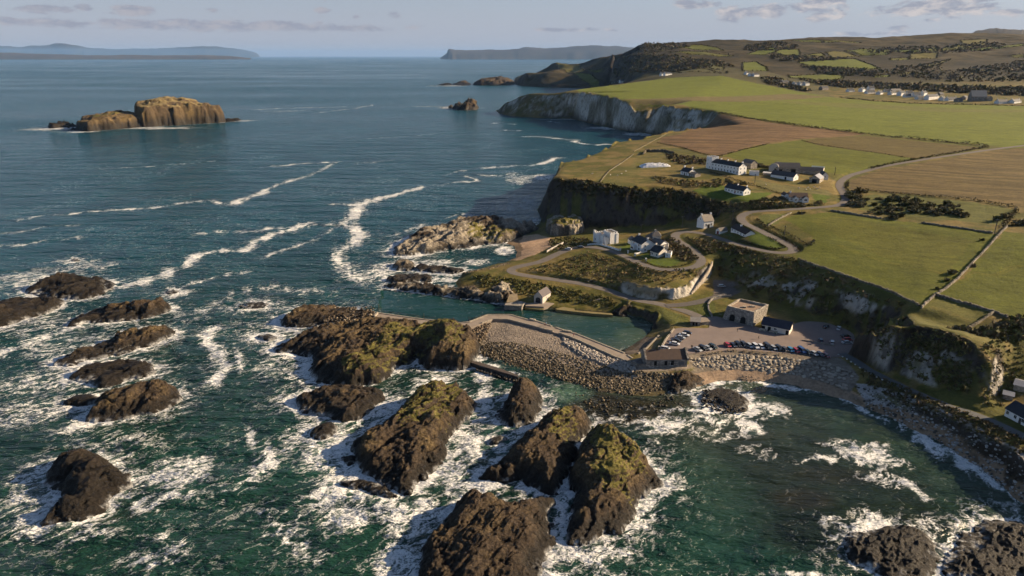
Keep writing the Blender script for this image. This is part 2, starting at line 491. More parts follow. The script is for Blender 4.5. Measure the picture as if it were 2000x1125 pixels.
POINTS = PL([
    (1110, 338, 33.5), (1160, 335, 34), (1200, 345, 34.5), (1250, 312, 36), (1230, 300, 35.5), (1300, 300, 38), (1350, 345, 37), (1400, 340, 38), (1470, 340, 38), (1400, 310, 40), (1450, 300, 41), (1500, 330, 39.5), (1600, 330, 39.5), (1620, 358, 36.2),
    (1560, 388, 33), (1500, 395, 33), (1437, 385, 34), (1340, 362, 35.4), (1300, 345, 36), (1290, 320, 36.5), (1460, 378, 34.5), (1600, 385, 33.2), (1450, 240, 45), (1560, 255, 45), (1420, 290, 42), (1700, 265, 44), (1330, 275, 40.5),
    (1600, 215, 48.5), (1800, 240, 48), (1950, 250, 48), (1500, 200, 52), (1350, 195, 52), (1250, 178, 58), (1400, 165, 66), (1700, 300, 42), (1800, 285, 43),
    (1850, 350, 37.5), (1980, 320, 40.5), (1750, 370, 34.5), (2000, 398, 35.5), (1700, 400, 31.5), (1800, 415, 31.5), (1960, 442, 32), (2000, 420, 33.5),
    (1580, 428, 28.8), (1650, 414, 30.3), (1700, 440, 29), (1800, 470, 28), (1920, 458, 31), (1880, 530, 26), (1590, 470, 25), (1540, 432, 27.4), (1700, 500, 25), (1570, 490, 23), (1500, 432, 27.5),
    (2000, 600, 24), (1990, 520, 28), (1900, 600, 23), (1840, 640, 20.5), (1850, 615, 22), (2100, 500, 32), (2200, 650, 25), (2300, 380, 40), (2400, 800, 14), (2500, 500, 36),
    (1470, 462, 23.6), (1440, 450, 22), (1420, 440, 21.5), (1400, 450, 19), (1500, 480, 22.4), (1375, 470, 17.4), (1400, 485, 17.8),
    (1180, 476, 9.8), (1230, 484, 12), (1260, 495, 13), (1300, 500, 14.2), (1340, 508, 14.8), (1290, 470, 13.5), (1220, 465, 9.6), (1120, 505, 8.2), (1180, 520, 9.6), (1250, 535, 11.6), (1310, 543, 12.6),
    (1310, 630, 5), (1290, 612, 4.8), (1340, 610, 5), (1400, 600, 5.6), (1380, 575, 6.6), (1460, 640, 5), (1350, 665, 5), (1400, 660, 5), (1480, 665, 5), (1560, 670, 5), (1620, 665, 5), (1600, 640, 5.1), (1500, 612, 6), (1430, 600, 6),
    (1720, 660, 17), (1780, 663, 19), (1840, 668, 20), (1895, 700, 17), (1925, 640, 20.5),
]) + [PY(*q) for q in [(1130, 131, 3350), (1180, 130, 3050), (1350, 92, 2600), (1500, 88, 2600), (1700, 92, 2600), (1900, 88, 2600), (1100, 150, 3150), (1260, 95, 2700)]] \
    + [(900, 3500, 120), (1700, 3700, 140), (2600, 3700, 150), (3800, 3600, 160), (4500, 5100, 140), (600, 4200, 60), (200, 3900, 50), (1500, 5100, 100), (4500, 600, 60), (3000, 1500, 90), (3500, 2500, 180)]


def build_tin():
    V, Z, E = [], [], []

    def addline(L, closed=False):
        s = len(V)
        for p in L:
            V.append(Vector((float(p[0]), float(p[1]))))
            Z.append(float(p[2]))
        n = len(L)
        for i in range(n - 1):
            E.append((s + i, s + i + 1))
        if closed:
            E.append((s + n - 1, s))
    addline(COAST, True)
    for L in LINES:
        addline(L)
    for p in POINTS:
        addline([p])
    for p in CARPARK:
        addline([p])
    ov, oe, of, orig, _, _ = delaunay_2d_cdt(V, E, [], 0, 0.05)
    Za, Xa = np.array(Z), np.array([tuple(v) for v in V])
    vs = []
    for v, o in zip(ov, orig):
        if o:
            z = float(np.mean([Z[i] for i in o if i < len(Z)]))
        else:
            d = np.hypot(Xa[:, 0] - v[0], Xa[:, 1] - v[1])
            k = np.argsort(d)[:3]
            w = 1 / (d[k] + 0.1)
            z = float((Za[k] * w).sum() / w.sum())
        vs.append((v[0], v[1], z))
    return BVHTree.FromPolygons(vs, [tuple(f) for f in of])


TIN = build_tin()
AZ0, AZ1, DTH = R(-11), R(51), 0.00185
R0, R1, DLR = 100.0, 4200.0, 0.0023
th = np.arange(AZ0, AZ1, DTH)
rr = np.exp(np.arange(math.log(R0), math.log(R1), DLR))
NR, NC = len(rr), len(th)
GX = (rr[:, None] * np.sin(th)[None, :]).astype(np.float32)
GY = (rr[:, None] * np.cos(th)[None, :]).astype(np.float32)
coast2 = [(p[0], p[1]) for p in COAST]
# warp the survey a little so that cliffs get buttresses and gullies, less near made ground
wamp = np.clip(GY / 500, 0.35, 3.0)
_made = np.full(GX.shape, 1e9, np.float32)
_near = (GY < 700)
for _k in ROADW:
    dd, _ = segdist(GX[_near], GY[_near], [p[:2] for p in ROADW[_k][::3]])
    _made[_near] = np.minimum(_made[_near], dd)
_made[_near] = np.minimum(_made[_near], np.maximum(0, -sdf(GX[_near], GY[_near], CARPARK)))
_pl = [P(u, v, 3.4)[:2] for u, v in [(910, 640), (958, 622), (995, 621), (1092, 650), (1122, 659), (1205, 695), (1243, 712)]]
_pd, _ = segdist(GX[_near], GY[_near], _pl)
_made[_near] = np.minimum(_made[_near], np.maximum(0, _pd - 6))
mk = sstep(3, 22, _made)
WX = GX + mk * wamp * (3.2 * fbm(GX / (16 * wamp), GY / (16 * wamp), oct=4, seed=3))
WY = GY + mk * wamp * (3.2 * fbm(GX / (16 * wamp), GY / (16 * wamp), oct=4, seed=31))
GZ = np.full(GX.shape, -6, np.float32)
land = inpoly(WX, WY, coast2)
li = np.argwhere(land)
dn = Vector((0, 0, -1))
rc = TIN.ray_cast
for (i, j) in li:
    h = rc(Vector((WX[i, j], WY[i, j], 2000)), dn)[0]
    GZ[i, j] = h.z if h else 0.0
del li
cd = np.full(GX.shape, 60, np.float32)
sea_ = ~land
cd[sea_], _ = segdist(WX[sea_], WY[sea_], coast2, True)
GZ[sea_] = np.maximum(-6, -0.25 - 0.07 * cd[sea_])


def blur(a, n, m=None):
    for _ in range(n):
        b = np.pad(a, 1, mode='edge')
        c = (b[:-2, 1:-1] + b[2:, 1:-1] + b[1:-1, :-2] + b[1:-1, 2:] + 2 * a) / 6
        a = c if m is None else a + (c - a) * m
    return a


def slope_of(z):
    gr = np.gradient(z, axis=0) / (rr * DLR)[:, None]
    gt = np.gradient(z, axis=1) / (rr * DTH)[:, None]
    return np.hypot(gr, gt)


GZ = blur(GZ, 2)
sl0 = slope_of(blur(GZ, 4))
flat = 1 - sstep(0.35, 0.8, sl0)
GZ = blur(GZ, 24, blur(flat, 3) * (land & (GZ > 1)))
sl1 = slope_of(blur(GZ, 2))
steep = sstep(0.55, 1.1, sl1)
# relief: crags on the steep ground, tussocks and hummocks elsewhere
lod = np.clip(GY / 350, 0.6, 4)
crag = ridged(GX / (7 * lod), GY / (7 * lod), 4, seed=8) * 1.9 * lod + 1.1 * lod * np.round(2 * fbm(GX / (4 * lod), GY / (4 * lod), oct=2, seed=9)) / 2
humm = fbm(GX / 34, GY / 34, oct=3, seed=12)
tus = fbm(GX / 3.1, GY / 3.1, oct=3, seed=15)
mk2 = np.maximum(sstep(1.0, 9, _made), .85 * steep * sstep(.5, 3.0, _made)) * (GZ > 0.6)
GZ = GZ + mk2 * (steep * crag + 0.35 * humm * sstep(3, 12, GZ) + 0.12 * tus)
far_ = sstep(1300, 2400, GY)
GZ = GZ + far_ * (GZ > 3) * (9 * fbm(GX / 260, GY / 260, oct=4, seed=21) + 5 * ridged(GX / 130, GY / 130, 3, seed=22) * sstep(1900, 2600, GY))
# bench the ground for the roads, the car park and the parking nook
for _k, hw in (('upper', 2.7), ('shore', 2.0), ('cave', 2.6)):
    L = ROADW[_k]
    zz = np.array([p[2] for p in L])
    m = _near & (GY < 700)
    d, t = segdist(GX[m], GY[m], [p[:2] for p in L])
    zr = np.interp(t, np.arange(len(L)), zz) - 0.12
    k = 1 - sstep(hw + 0.6, hw + 2.6, d)
    GZ[m] = GZ[m] * (1 - k) + zr * k
cps = np.full(GX.shape, -99, np.float32)
cps[_near] = sdf(GX[_near], GY[_near], CARPARK)
k = sstep(-1.6, -0.2, cps)
GZ = GZ * (1 - k) + 4.88 * k
_gf = grid_faces(NR, NC)
_gv = np.stack([GX, GY, GZ], -1).reshape(-1, 3)
_fc = _gf[::1]


def hgt(x, y):
    """ground height by bilinear look-up in the polar net"""
    r = math.hypot(x, y)
    a = math.atan2(x, y)
    i = min(max(math.log(r / R0) / DLR, 0), NR - 2)
    j = min(max((a - AZ0) / DTH, 0), NC - 2)
    i0, j0 = int(i), int(j)
    fi, fj = i - i0, j - j0
    return float((GZ[i0, j0] * (1 - fj) + GZ[i0, j0 + 1] * fj) * (1 - fi) + (GZ[i0 + 1, j0] * (1 - fj) + GZ[i0 + 1, j0 + 1] * fj) * fi)


def G(u, v, far=4100.0):
    """the point of the land seen at a photo pixel (march along the sight line)"""
    d = ray(u, v)
    d = d / math.hypot(d[0], d[1])
    r = 140.0
    prev = r
    while r < far:
        if HC + d[2] * r < hgt(d[0] * r, d[1] * r):
            lo, hi = prev, r
            for _ in range(14):
                mid = (lo + hi) / 2
                if HC + d[2] * mid < hgt(d[0] * mid, d[1] * mid):
                    hi = mid
                else:
                    lo = mid
            return (d[0] * hi, d[1] * hi, HC + d[2] * hi)
        prev = r
        r *= 1.004
    return None


def GP(pts):
    out = []
    for q in pts:
        g = G(*q)
        if g:
            out.append(g)
    return out
# ------------------------------------------------------------ what covers the land (real surface colours, by area)
C_ = lambda *a: np.array(a, np.float32)
STRAW, ROUGH, SCRUB = C_(.210, .150, .056), C_(.098, .094, .022), C_(.046, .039, .015)
PAST, PAST2, LAWN = C_(.132, .152, .020), C_(.104, .114, .015), C_(.085, .115, .015)
PLOUGH, STUB, CHALK, BASALT = C_(.190, .116, .058), C_(.160, .115, .046), C_(.41, .38, .33), C_(.058, .047, .038)
SAND, DSAND, SHING, WEED, TAR, PEB = C_(.47, .32, .205), C_(.135, .110, .088), C_(.255, .212, .170), C_(.060, .050, .030), C_(.205, .172, .148), C_(.36, .35, .34)

pcol = np.zeros(GX.shape + (3,), np.float32)
rockm = np.zeros(GX.shape, np.float32)      # 1 = bare rock
furr = np.zeros(GX.shape, np.float32)       # 1 = drilled or ploughed rows
jx = GX + 1.6 * fbm(GX / 6, GY / 6, oct=3, seed=40) * np.clip(GY / 350, .5, 3)
jy = GY + 1.6 * fbm(GX / 6, GY / 6, oct=3, seed=41) * np.clip(GY / 350, .5, 3)
n_big, n_mid, n_fin = fbm(GX / 55, GY / 55, oct=4, seed=50), fbm(GX / 14, GY / 14, oct=4, seed=51), fbm(GX / 3.2, GY / 3.2, oct=3, seed=52)


def lerp(a, b, t):
    return a + (b - a) * (t[..., None] if isinstance(t, np.ndarray) else t)


def zone(pix, world=False):
    pts = pix if world else GP(pix)
    if len(pts) < 3:
        return None
    a = np.array([p[:2] for p in pts])
    x0, y0 = a.min(0) - 4
    x1, y1 = a.max(0) + 4
    m = (jx > x0) & (jx < x1) & (jy > y0) & (jy < y1)
    out = np.zeros(GX.shape, bool)
    out[m] = inpoly(jx[m], jy[m], a)
    return out


def paint(pix, col, var=0.12, keep=0.0, world=False, f=None):
    m = zone(pix, world)
    if m is None:
        return
    c = col[None, :] * (1 + var * (0.6 * n_mid[m] + 0.4 * n_big[m]))[:, None]
    pcol[m] = pcol[m] * keep + c * (1 - keep)
    if f is not None:
        furr[m] = f


# rough grazing everywhere first, scrubby on the hill
t = sstep(-0.35, 0.45, n_mid + 0.5 * n_big + 0.3 * n_fin)
pcol[:] = lerp(ROUGH, STRAW, t * 0.75)
far_ = sstep(1400, 1800, GY)
hillc = lerp(SCRUB * .9, C_(.098, .078, .036), sstep(-0.25, 0.45, fbm(GX / 120, GY / 120, oct=5, seed=60, gain=.65)))
hillc = C_(.66, .63, .54) * hillc * (1 + .35 * fbm(GX / 26, GY / 26, oct=3, seed=61))[..., None]
pcol = lerp(pcol, hillc, far_)
Z2 = lambda L: [(1450 + x / 3.636, 40 + y / 3.636) for x, y in L]
Z1 = lambda L: [(980 + x / 4, 60 + y / 4) for x, y in L]
HILL_FIELDS = [Z2(q) for q in [
    [(30, 240), (180, 195), (270, 195), (230, 225), (150, 245)], [(232, 228), (280, 202), (400, 205), (410, 245), (300, 250)], [(400, 256), (560, 232), (590, 256)], [(575, 227), (720, 222), (825, 260), (640, 264)],
    [(390, 297), (800, 272), (975, 343), (900, 348), (450, 318)], [(725, 214), (1055, 209), (1030, 245), (850, 249)], [(1045, 272), (1178, 264), (1186, 280), (1055, 284)], [(1192, 237), (1388, 227), (1378, 270), (1190, 275)],
    [(1070, 210), (1285, 207), (1300, 222), (1085, 223)], [(1305, 197), (1388, 192), (1383, 220), (1322, 221)], [(1412, 202), (1530, 172), (1648, 186), (1590, 205), (1420, 215)], [(1545, 142), (1738, 134), (1728, 180), (1565, 166)],
    [(1600, 207), (1990, 167), (2000, 180), (1700, 215)], [(350, 141), (555, 141), (560, 157), (420, 152)], [(575, 143), (800, 151), (850, 158), (580, 158)], [(1110, 365), (1330, 372), (1320, 382), (1100, 380)],
    [(0, 300), (100, 295), (170, 330), (180, 360), (0, 360)], [(320, 392), (700, 382), (720, 410), (640, 428), (340, 410)], [(1900, 250), (2000, 240), (2000, 265), (1920, 262)], [(1250, 320), (1480, 275), (1430, 300), (1300, 340)],
    [(920, 395), (1050, 385), (1040, 402), (930, 405)]]] + [Z1(q) for q in [
        [(1360, 132), (1560, 110), (1735, 158), (1600, 154)], [(1315, 170), (1560, 163), (1815, 195), (1700, 204), (1480, 186)], [(430, 250), (600, 264), (615, 295), (640, 320), (560, 330), (440, 282)],
        [(660, 302), (820, 282), (838, 300), (720, 324)], [(560, 330), (980, 303), (900, 325), (700, 341)], [(1570, 252), (1735, 266), (1735, 308), (1640, 300)], [(1340, 306), (1560, 292), (1715, 333), (1400, 330)],
        [(860, 200), (950, 205), (900, 212)], [(1080, 192), (1160, 190), (1150, 197)]]]
FIELD_SHADE = [PAST * .85, PAST2, C_(.115, .112, .022), C_(.120, .106, .028)]
for i, q in enumerate(HILL_FIELDS):
    paint(q, FIELD_SHADE[i % 4], 0.1)
# rough hill pasture, less scrub
paint([(1640, 195), (1490, 166), (1410, 148), (1300, 152), (1230, 160), (1290, 140), (1420, 132), (1500, 140), (1600, 165)], C_(.10, .092, .04), 0.3, keep=0.35)
paint([(1100, 179.6), (1130, 180.6), (1170, 185), (1215, 195), (1245, 203.5), (1295, 206.6), (1355, 210.6), (1390, 215.4), (1404, 220), (1440, 226), (1500, 236), (1600, 250), (1700, 262), (1800, 272), (1930, 284), (2060, 297), (2200, 300), (2200, 209), (2000, 207), (1900, 204), (1780, 202), (1700, 197), (1640, 192),
       (1560, 179), (1490, 165), (1410, 148), (1300, 152.5), (1200, 167)], PAST, 0.2)
paint([(1218, 194), (1300, 192), (1450, 188), (1540, 183), (1620, 189), (1560, 194), (1450, 199), (1300, 204), (1245, 203)], C_(.155, .125, .052), 0.15)
paint([(1500, 196), (1700, 203), (1900, 213), (2000, 214), (2000, 219), (1850, 219), (1700, 212), (1560, 203)], C_(.145, .135, .04), 0.1, keep=0.4)
paint([(1404, 223), (1440, 229), (1560, 247), (1690, 262), (1640, 267), (1560, 272), (1480, 283), (1408, 304), (1370, 300), (1330, 288), (1292, 280), (1287, 269), (1330, 262), (1387, 241)], PLOUGH, 0.25, f=1.0)
paint([(1690, 264), (1800, 275), (1925, 287), (1860, 300), (1740, 321), (1690, 332), (1650, 342), (1600, 336), (1540, 326), (1480, 319), (1412, 305), (1480, 285), (1560, 274)], PAST2, 0.12)
paint([(1600, 270), (1690, 265), (1800, 276), (1920, 288), (1860, 299), (1788, 310), (1700, 297), (1600, 284), (1566, 275)], C_(.110, .085, .026), 0.15)
paint([(1940, 294), (2060, 284), (2250, 270), (2350, 420), (2150, 430), (1995, 404), (1900, 390), (1760, 378), (1700, 373), (1662, 372), (1656, 360), (1664, 350), (1700, 338), (1750, 327), (1850, 309)], STUB, 0.22, f=0.8)
paint([(1660, 395), (1700, 380), (1760, 382), (1900, 395), (1985, 410), (1950, 440), (1800, 425), (1680, 410)], C_(.115, .118, .032), 0.2)
paint([(1560, 420), (1640, 414), (1700, 426), (1800, 436), (1930, 456), (1950, 457), (1870, 545), (1800, 600), (1700, 557), (1560, 507), (1554, 499), (1583, 473), (1592, 462), (1530, 428)], PAST2, 0.28)
paint([(1580, 430), (1640, 420), (1800, 452), (1900, 470), (1850, 540), (1720, 500)], C_(.120, .114, .018), 0.12, keep=0.5)
paint([(1962, 452), (2000, 457), (2150, 480), (2150, 640), (1970, 618), (1940, 608), (1832, 573), (1882, 541)], PAST2, 0.28)
paint([(1825, 577), (1938, 610), (1900, 641), (1840, 632), (1796, 606)], C_(.122, .118, .03), 0.15)
paint([(1700, 640), (1800, 622), (1900, 640), (1960, 630), (2060, 640), (1990, 690), (1900, 672), (1850, 655), (1790, 640)], C_(.10, .10, .03), 0.3, keep=0.3)
# plateau round the white houses
paint([(1150, 345), (1180, 338), (1232, 322), (1250, 300), (1300, 286), (1400, 307), (1382, 314), (1300, 318), (1260, 330), (1240, 345), (1200, 360)], C_(.118, .118, .034), 0.3, keep=0.6)
paint([(1350, 374), (1400, 360), (1460, 376), (1512, 376), (1480, 394), (1440, 402), (1400, 388)], LAWN, 0.12)
paint([(1470, 350), (1560, 366), (1620, 372), (1620, 384), (1560, 376), (1500, 372)], C_(.135, .122, .045), 0.2)
paint([(1585, 378), (1622, 382), (1612, 398), (1590, 392)], LAWN, 0.15)
paint([(1485, 420), (1540, 416), (1520, 436), (1500, 442), (1480, 432)], C_(.11, .118, .03), 0.25)
paint([(1508, 464), (1485, 452), (1460, 462), (1468, 478), (1515, 488), (1535, 484)], LAWN, 0.2)
paint([(1408, 455), (1440, 462), (1440, 472), (1412, 464)], C_(.085, .105, .024), 0.2)
paint([(1262, 509), (1285, 504), (1325, 508), (1326, 516), (1300, 521), (1272, 518)], LAWN, 0.08)
paint([(1208, 482), (1226, 474), (1240, 478), (1228, 487), (1215, 489)], LAWN, 0.1)
paint([(1250, 498), (1265, 494), (1272, 503), (1258, 506)], LAWN, 0.1)
paint([(1318, 601), (1350, 596), (1394, 588), (1398, 613), (1376, 617), (1345, 608)], C_(.085, .095, .022), 0.2)
paint([(1286, 598), (1310, 606), (1350, 622), (1345, 634), (1300, 636), (1284, 625)], C_(.108, .112, .03), 0.25)
# beaches, shingle, pebbles
paint([(990, 480), (985, 468), (1010, 462), (1045, 458), (1078, 466), (1076, 482), (1050, 496), (1012, 508), (990, 510)], SAND, 0.06)
bay = lambda top, bot: GP(top) + GP(bot)[::-1]
paint([(1205, 694), (1200, 690), (1255, 656), (1285, 657), (1265, 683), (1230, 694)], DSAND, 0.1)
paint([P(u, v, 1)[:2] for u, v in [(1335, 734), (1370, 726), (1440, 722), (1500, 727), (1560, 734), (1640, 756), (1690, 785), (1680, 800), (1600, 772), (1500, 752), (1400, 752), (1350, 765)]], SAND * .9, 0.08, world=True)
paint([P(u, v, 1)[:2] for u, v in [(1690, 770), (1750, 790), (1800, 810), (1850, 836), (1900, 864), (1960, 902), (2060, 980), (2120, 1020), (2200, 1180), (2060, 1060), (1960, 955), (1870, 890), (1780, 840), (1700, 803)]], SAND * .62, 0.2, world=True)
paint([P(u, v, 3)[:2] for u, v in [(1668, 752), (1700, 760), (1750, 778), (1800, 800), (1850, 824), (1900, 852), (1960, 890), (2060, 960), (2060, 985), (1960, 905), (1900, 868), (1850, 838), (1800, 812), (1750, 795), (1690, 776)]], PEB, 0.35, world=True)
paint([P(u, v, 2.4)[:2] for u, v in [(905, 640), (958, 619), (995, 619), (1092, 648), (1122, 658), (1203, 694), (1243, 716), (1345, 720), (1345, 740), (1240, 755), (1130, 735), (1060, 720), (930, 690)]], SHING, 0.3, world=True)
paint([P(u, v, .8)[:2] for u, v in [(925, 672), (1000, 685), (1080, 708), (1150, 730), (1230, 744), (1330, 735), (1370, 745), (1370, 780), (1230, 790), (1100, 760), (1030, 730), (920, 700)]], WEED, 0.3, world=True, keep=0.25)
m = (GZ < 0.9) & land & (GY < 600) & (GY > 240) & (GX < 60)
pcol[m] = pcol[m] * .35 + WEED * .65
paint([P(u, v, 3.5)[:2] for u, v in [(1343, 694), (1400, 690), (1450, 688), (1500, 691), (1560, 696), (1640, 706), (1680, 740), (1660, 765), (1560, 736), (1500, 728), (1440, 724), (1343, 728)]], C_(.19, .16, .125), 0.35, world=True)
bz = inpoly(GX, GY, [P(u, v, 1)[:2] for u, v in [(1345, 726), (1440, 719), (1560, 730), (1640, 752), (1670, 770), (1700, 810), (1600, 780), (1500, 760), (1350, 770)]]) & (GZ < 2.05)
pcol[bz] = C_(.31, .225, .155) * (1 + .1 * n_mid[bz])[:, None]
paint([P(u, v, 5)[:2] for u, v in [(1232, 700), (1285, 690), (1345, 690), (1345, 700), (1245, 715)]], TAR, 0.1, world=True)
paint([P(p[0], p[1], 7)[:2] for p in [(1395, 552), (1438, 556), (1450, 572), (1420, 580), (1390, 584)]], TAR * .7, 0.1, world=True)
def track(pix, w, k):
    pts = [p[:2] for p in GP([tuple(q) for q in smooth_line([np.array(q, float) for q in pix], 4)])]
    if len(pts) < 2:
        return
    a = np.array(pts)
    m = (GX > a[:, 0].min() - 6) & (GX < a[:, 0].max() + 6) & (GY > a[:, 1].min() - 6) & (GY < a[:, 1].max() + 6)
    d, _ = segdist(jx[m], jy[m], pts)
    s_ = np.exp(-(np.abs(d - w) / .55) ** 2) * (.7 + .6 * n_mid[m])
    pcol[m] = pcol[m] * (1 + (np.array(k, np.float32)[None] - 1) * np.clip(s_, 0, 1)[:, None])


WORN, PRESS = (1.35, 1.12, 1.2), (.72, .74, .7)
for L_, w_, k_ in [([(1990, 520), (1940, 536), (1900, 532), (1880, 545)], .9, WORN), ([(1600, 440), (1680, 470), (1790, 500), (1870, 508)], .9, PRESS), ([(1575, 470), (1640, 500), (1740, 540), (1800, 560)], .9, PRESS), ([(1650, 425), (1760, 450), (1900, 470)], .9, PRESS), ([(1640, 480), (1760, 520), (1850, 535)], .9, WORN),
                   ([(1780, 470), (1800, 500), (1790, 540), (1770, 570)], .9, PRESS), ([(1420, 275), (1480, 262), (1560, 258), (1640, 262)], 1.5, PRESS), ([(1300, 275), (1380, 262), (1450, 248), (1500, 242)], 1.5, PRESS), ([(1600, 215), (1750, 225), (1900, 222), (2000, 218)], 2, WORN), ([(1450, 205), (1600, 203), (1750, 208)], 2, WORN), ([(1500, 175), (1430, 170), (1330, 172)], 2.4, PRESS),
                   ([(1700, 350), (1800, 345), (1950, 330)], 1.2, PRESS), ([(1690, 360), (1800, 358), (1980, 350)], 1.2, PRESS), ([(1900, 330), (1960, 340), (2000, 345)], 2.0, PRESS), ([(1480, 300), (1560, 305), (1640, 318)], 1.2, PRESS), ([(1750, 240), (1850, 250), (1990, 262)], 1.8, PRESS), ([(1820, 600), (1860, 612), (1890, 628)], .7, WORN)]:
    track(L_, w_, k_)
# bare rock on the steep ground
slp = slope_of(blur(GZ, 1))
st = sstep(0.62, 1.15, slp + 0.35 * n_fin + 0.3 * n_mid)
chalk = np.zeros(GX.shape, np.float32)
for q in ([(975, 222), (1027, 178), (1130, 178), (1215, 192), (1300, 204), (1400, 216), (1370, 250), (1290, 275), (1150, 245), (1050, 235)],):
    mm = (GY > 950) & (GY < 1750) & (GZ < 60)
    chalk[mm] = 1.0
wz = zone([(1216, 546), (1250, 552), (1290, 556), (1322, 558), (1345, 550), (1362, 540), (1384, 522), (1392, 530), (1362, 572), (1340, 584), (1290, 588), (1240, 584), (1216, 574)])
chalk[wz] = 1.0
st = np.maximum(st, np.where(wz, sstep(.3, .55, slp), 0))
kz = zone([(1448, 530), (1500, 520), (1560, 530), (1640, 552), (1700, 575), (1735, 600), (1700, 612), (1640, 610), (1560, 600), (1520, 598), (1470, 588), (1440, 575), (1430, 555)])
chalk[kz] = np.where(fbm(GX / 9, GY / 9, oct=4, seed=71) > -0.25, 0.9, 0.0)[kz]
st = np.maximum(st, np.where(kz & (fbm(GX / 12, GY / 12, oct=4, seed=73) > .02), sstep(.35, .6, slp), 0))
kz2 = zone([(1690, 700), (1720, 660), (1760, 670), (1850, 685), (1900, 700), (1906, 792), (1840, 772), (1740, 730)])
chalk[kz2] = np.where(fbm(GX / 10, GY / 10, oct=4, seed=72) > 0.05, 0.8, 0.0)[kz2]
kz3 = zone([(1938, 690), (1965, 735), (1930, 795), (1900, 800)])
chalk[kz3] = 0.8
wz2 = zone([(1092, 314), (1140, 308), (1130, 330), (1095, 335)])
if wz2 is not None:
    chalk[wz2] = 0.8
wz4 = zone([(1655, 742), (1700, 745), (1730, 765), (1700, 780), (1660, 770)])
chalk[wz4] = 0.7
chalk = blur(chalk, 2)
rc_ = lerp(BASALT, CHALK, chalk)
streak = fbm(GX / 5, GY / 5, GZ / 16, oct=4, seed=75)
grime = fbm(GX / 22, GY / 22, GZ / 9, oct=4, seed=76)
rc_ = rc_ * (1 + 0.30 * streak)[..., None]
rc_ = lerp(rc_, rc_ * C_(.62, .55, .42), sstep(0.0, 0.45, grime))
farcl = (GY > 900).astype(np.float32)
pat_ = fbm(GX / 30, GY / 30, GZ / 60, oct=4, seed=78, gain=.6)
rc_ = lerp(rc_, rc_ * C_(.42, .40, .33), farcl * sstep(-.12, .22, pat_))
rc_ = lerp(rc_, rc_ * 1.25, farcl * sstep(.1, .4, -pat_))
# black tide band and turf clinging to ledges
rc_ = lerp(rc_, C_(.035, .03, .026), (1 - sstep(1.5, 9, GZ + 5 * n_mid)) * (GY > 430))
veg = sstep(0.22, 0.5, fbm(GX / 11, GY / 11, GZ / 7, oct=4, seed=77)) * (1 - sstep(1.6, 3.2, slp))
pcol = lerp(pcol, rc_, st * (1 - 0.85 * veg))
pcol = lerp(pcol, np.broadcast_to(SCRUB * 1.25, pcol.shape), st * veg * 0.8)
rockm = st * (1 - 0.85 * veg)
# scrubby bank sides (not the fields)
bank = sstep(0.28, 0.55, slp) * (1 - st) * (GZ > 3) * (GY < 700)
pcol = lerp(pcol, lerp(ROUGH * .9, STRAW * .8, sstep(-.1, .5, n_fin + .5 * n_mid)), bank * 0.8)
dk = zone([(1398, 496), (1430, 490), (1510, 500), (1560, 508), (1640, 538), (1770, 592), (1720, 600), (1640, 570), (1520, 540), (1450, 535), (1410, 540)])
pcol[dk] = lerp(pcol[dk], SCRUB * 1.3, 0.6 * sstep(-.3, .3, n_mid[dk]))
pcol = np.clip(pcol * (1 + 0.10 * n_fin)[..., None], 0.004, 0.8)


def terrain_material():
    m = bpy.data.materials.new('land')
    m.use_nodes = True
    t = NT(m.node_tree)
    b = t.n['Principled BSDF']
    geo = t.node('ShaderNodeNewGeometry')
    pos = geo.outputs['Position']
    c = t.attr('Col')
    rk = t.attr('rock', 'Fac')
    fu = t.attr('furrow', 'Fac')
    n1 = t.noise(pos, 0.9, 4, 0.68)
    n2 = t.noise(pos, 0.12, 3, 0.6)
    n3 = t.noise(t.scale(pos, (1, 1, 0.35)), 0.35, 4, 0.7)
    k = t.math('ADD', t.ramp(n1, 0.25, 0.75, 0.62, 1.34, False), t.ramp(n2, 0.3, 0.7, -0.12, 0.12, False))
    c1 = t.node('ShaderNodeVectorMath', {0: c, 3: k}, operation='SCALE').outputs[0]
    # drilled rows: noise drawn out along the rows
    rot = t.node('ShaderNodeVectorRotate', {'Vector': pos, 'Angle': R(32)}, rotation_type='Z_AXIS').outputs[0]
    rw = t.noise(t.scale(rot, (0.006, 0.16, 0.0)), 1.0, 4, 0.7)
    c1 = t.mix(t.math('MULTIPLY', fu, t.ramp(rw, 0.40, 0.60, 0, 1.0)), c1, t.node('ShaderNodeVectorMath', {0: c1, 1: (0.52, 0.55, 0.50)}, operation='MULTIPLY').outputs[0])
    # mowing and grazing streaks in the pasture
    st_ = t.noise(t.scale(rot, (0.02, 0.25, 0.0)), 1.0, 3, 0.6)
    c1 = t.node('ShaderNodeVectorMath', {0: c1, 3: t.ramp(st_, 0.3, 0.7, 0.82, 1.16, False)}, operation='SCALE').outputs[0]
    crack = t.ramp(n3, 0.34, 0.52, 0.42, 1.12)
    c2 = t.node('ShaderNodeVectorMath', {0: c, 3: crack}, operation='SCALE').outputs[0]
    t.set(b, 'Base Color', t.mix(rk, c1, c2))
    b.inputs['Roughness'].default_value = 0.92
    b.inputs['Specular IOR Level'].default_value = 0.15
    hgt_ = t.math('ADD', t.math('MULTIPLY', n1, 0.35), t.math('MULTIPLY', t.math('MULTIPLY', n3, rk), 1.6))
    bp = t.node('ShaderNodeBump', {'Height': hgt_, 'Strength': 0.9, 'Distance': 0.9})
    t.set(b, 'Normal', bp.outputs[0])
    return m


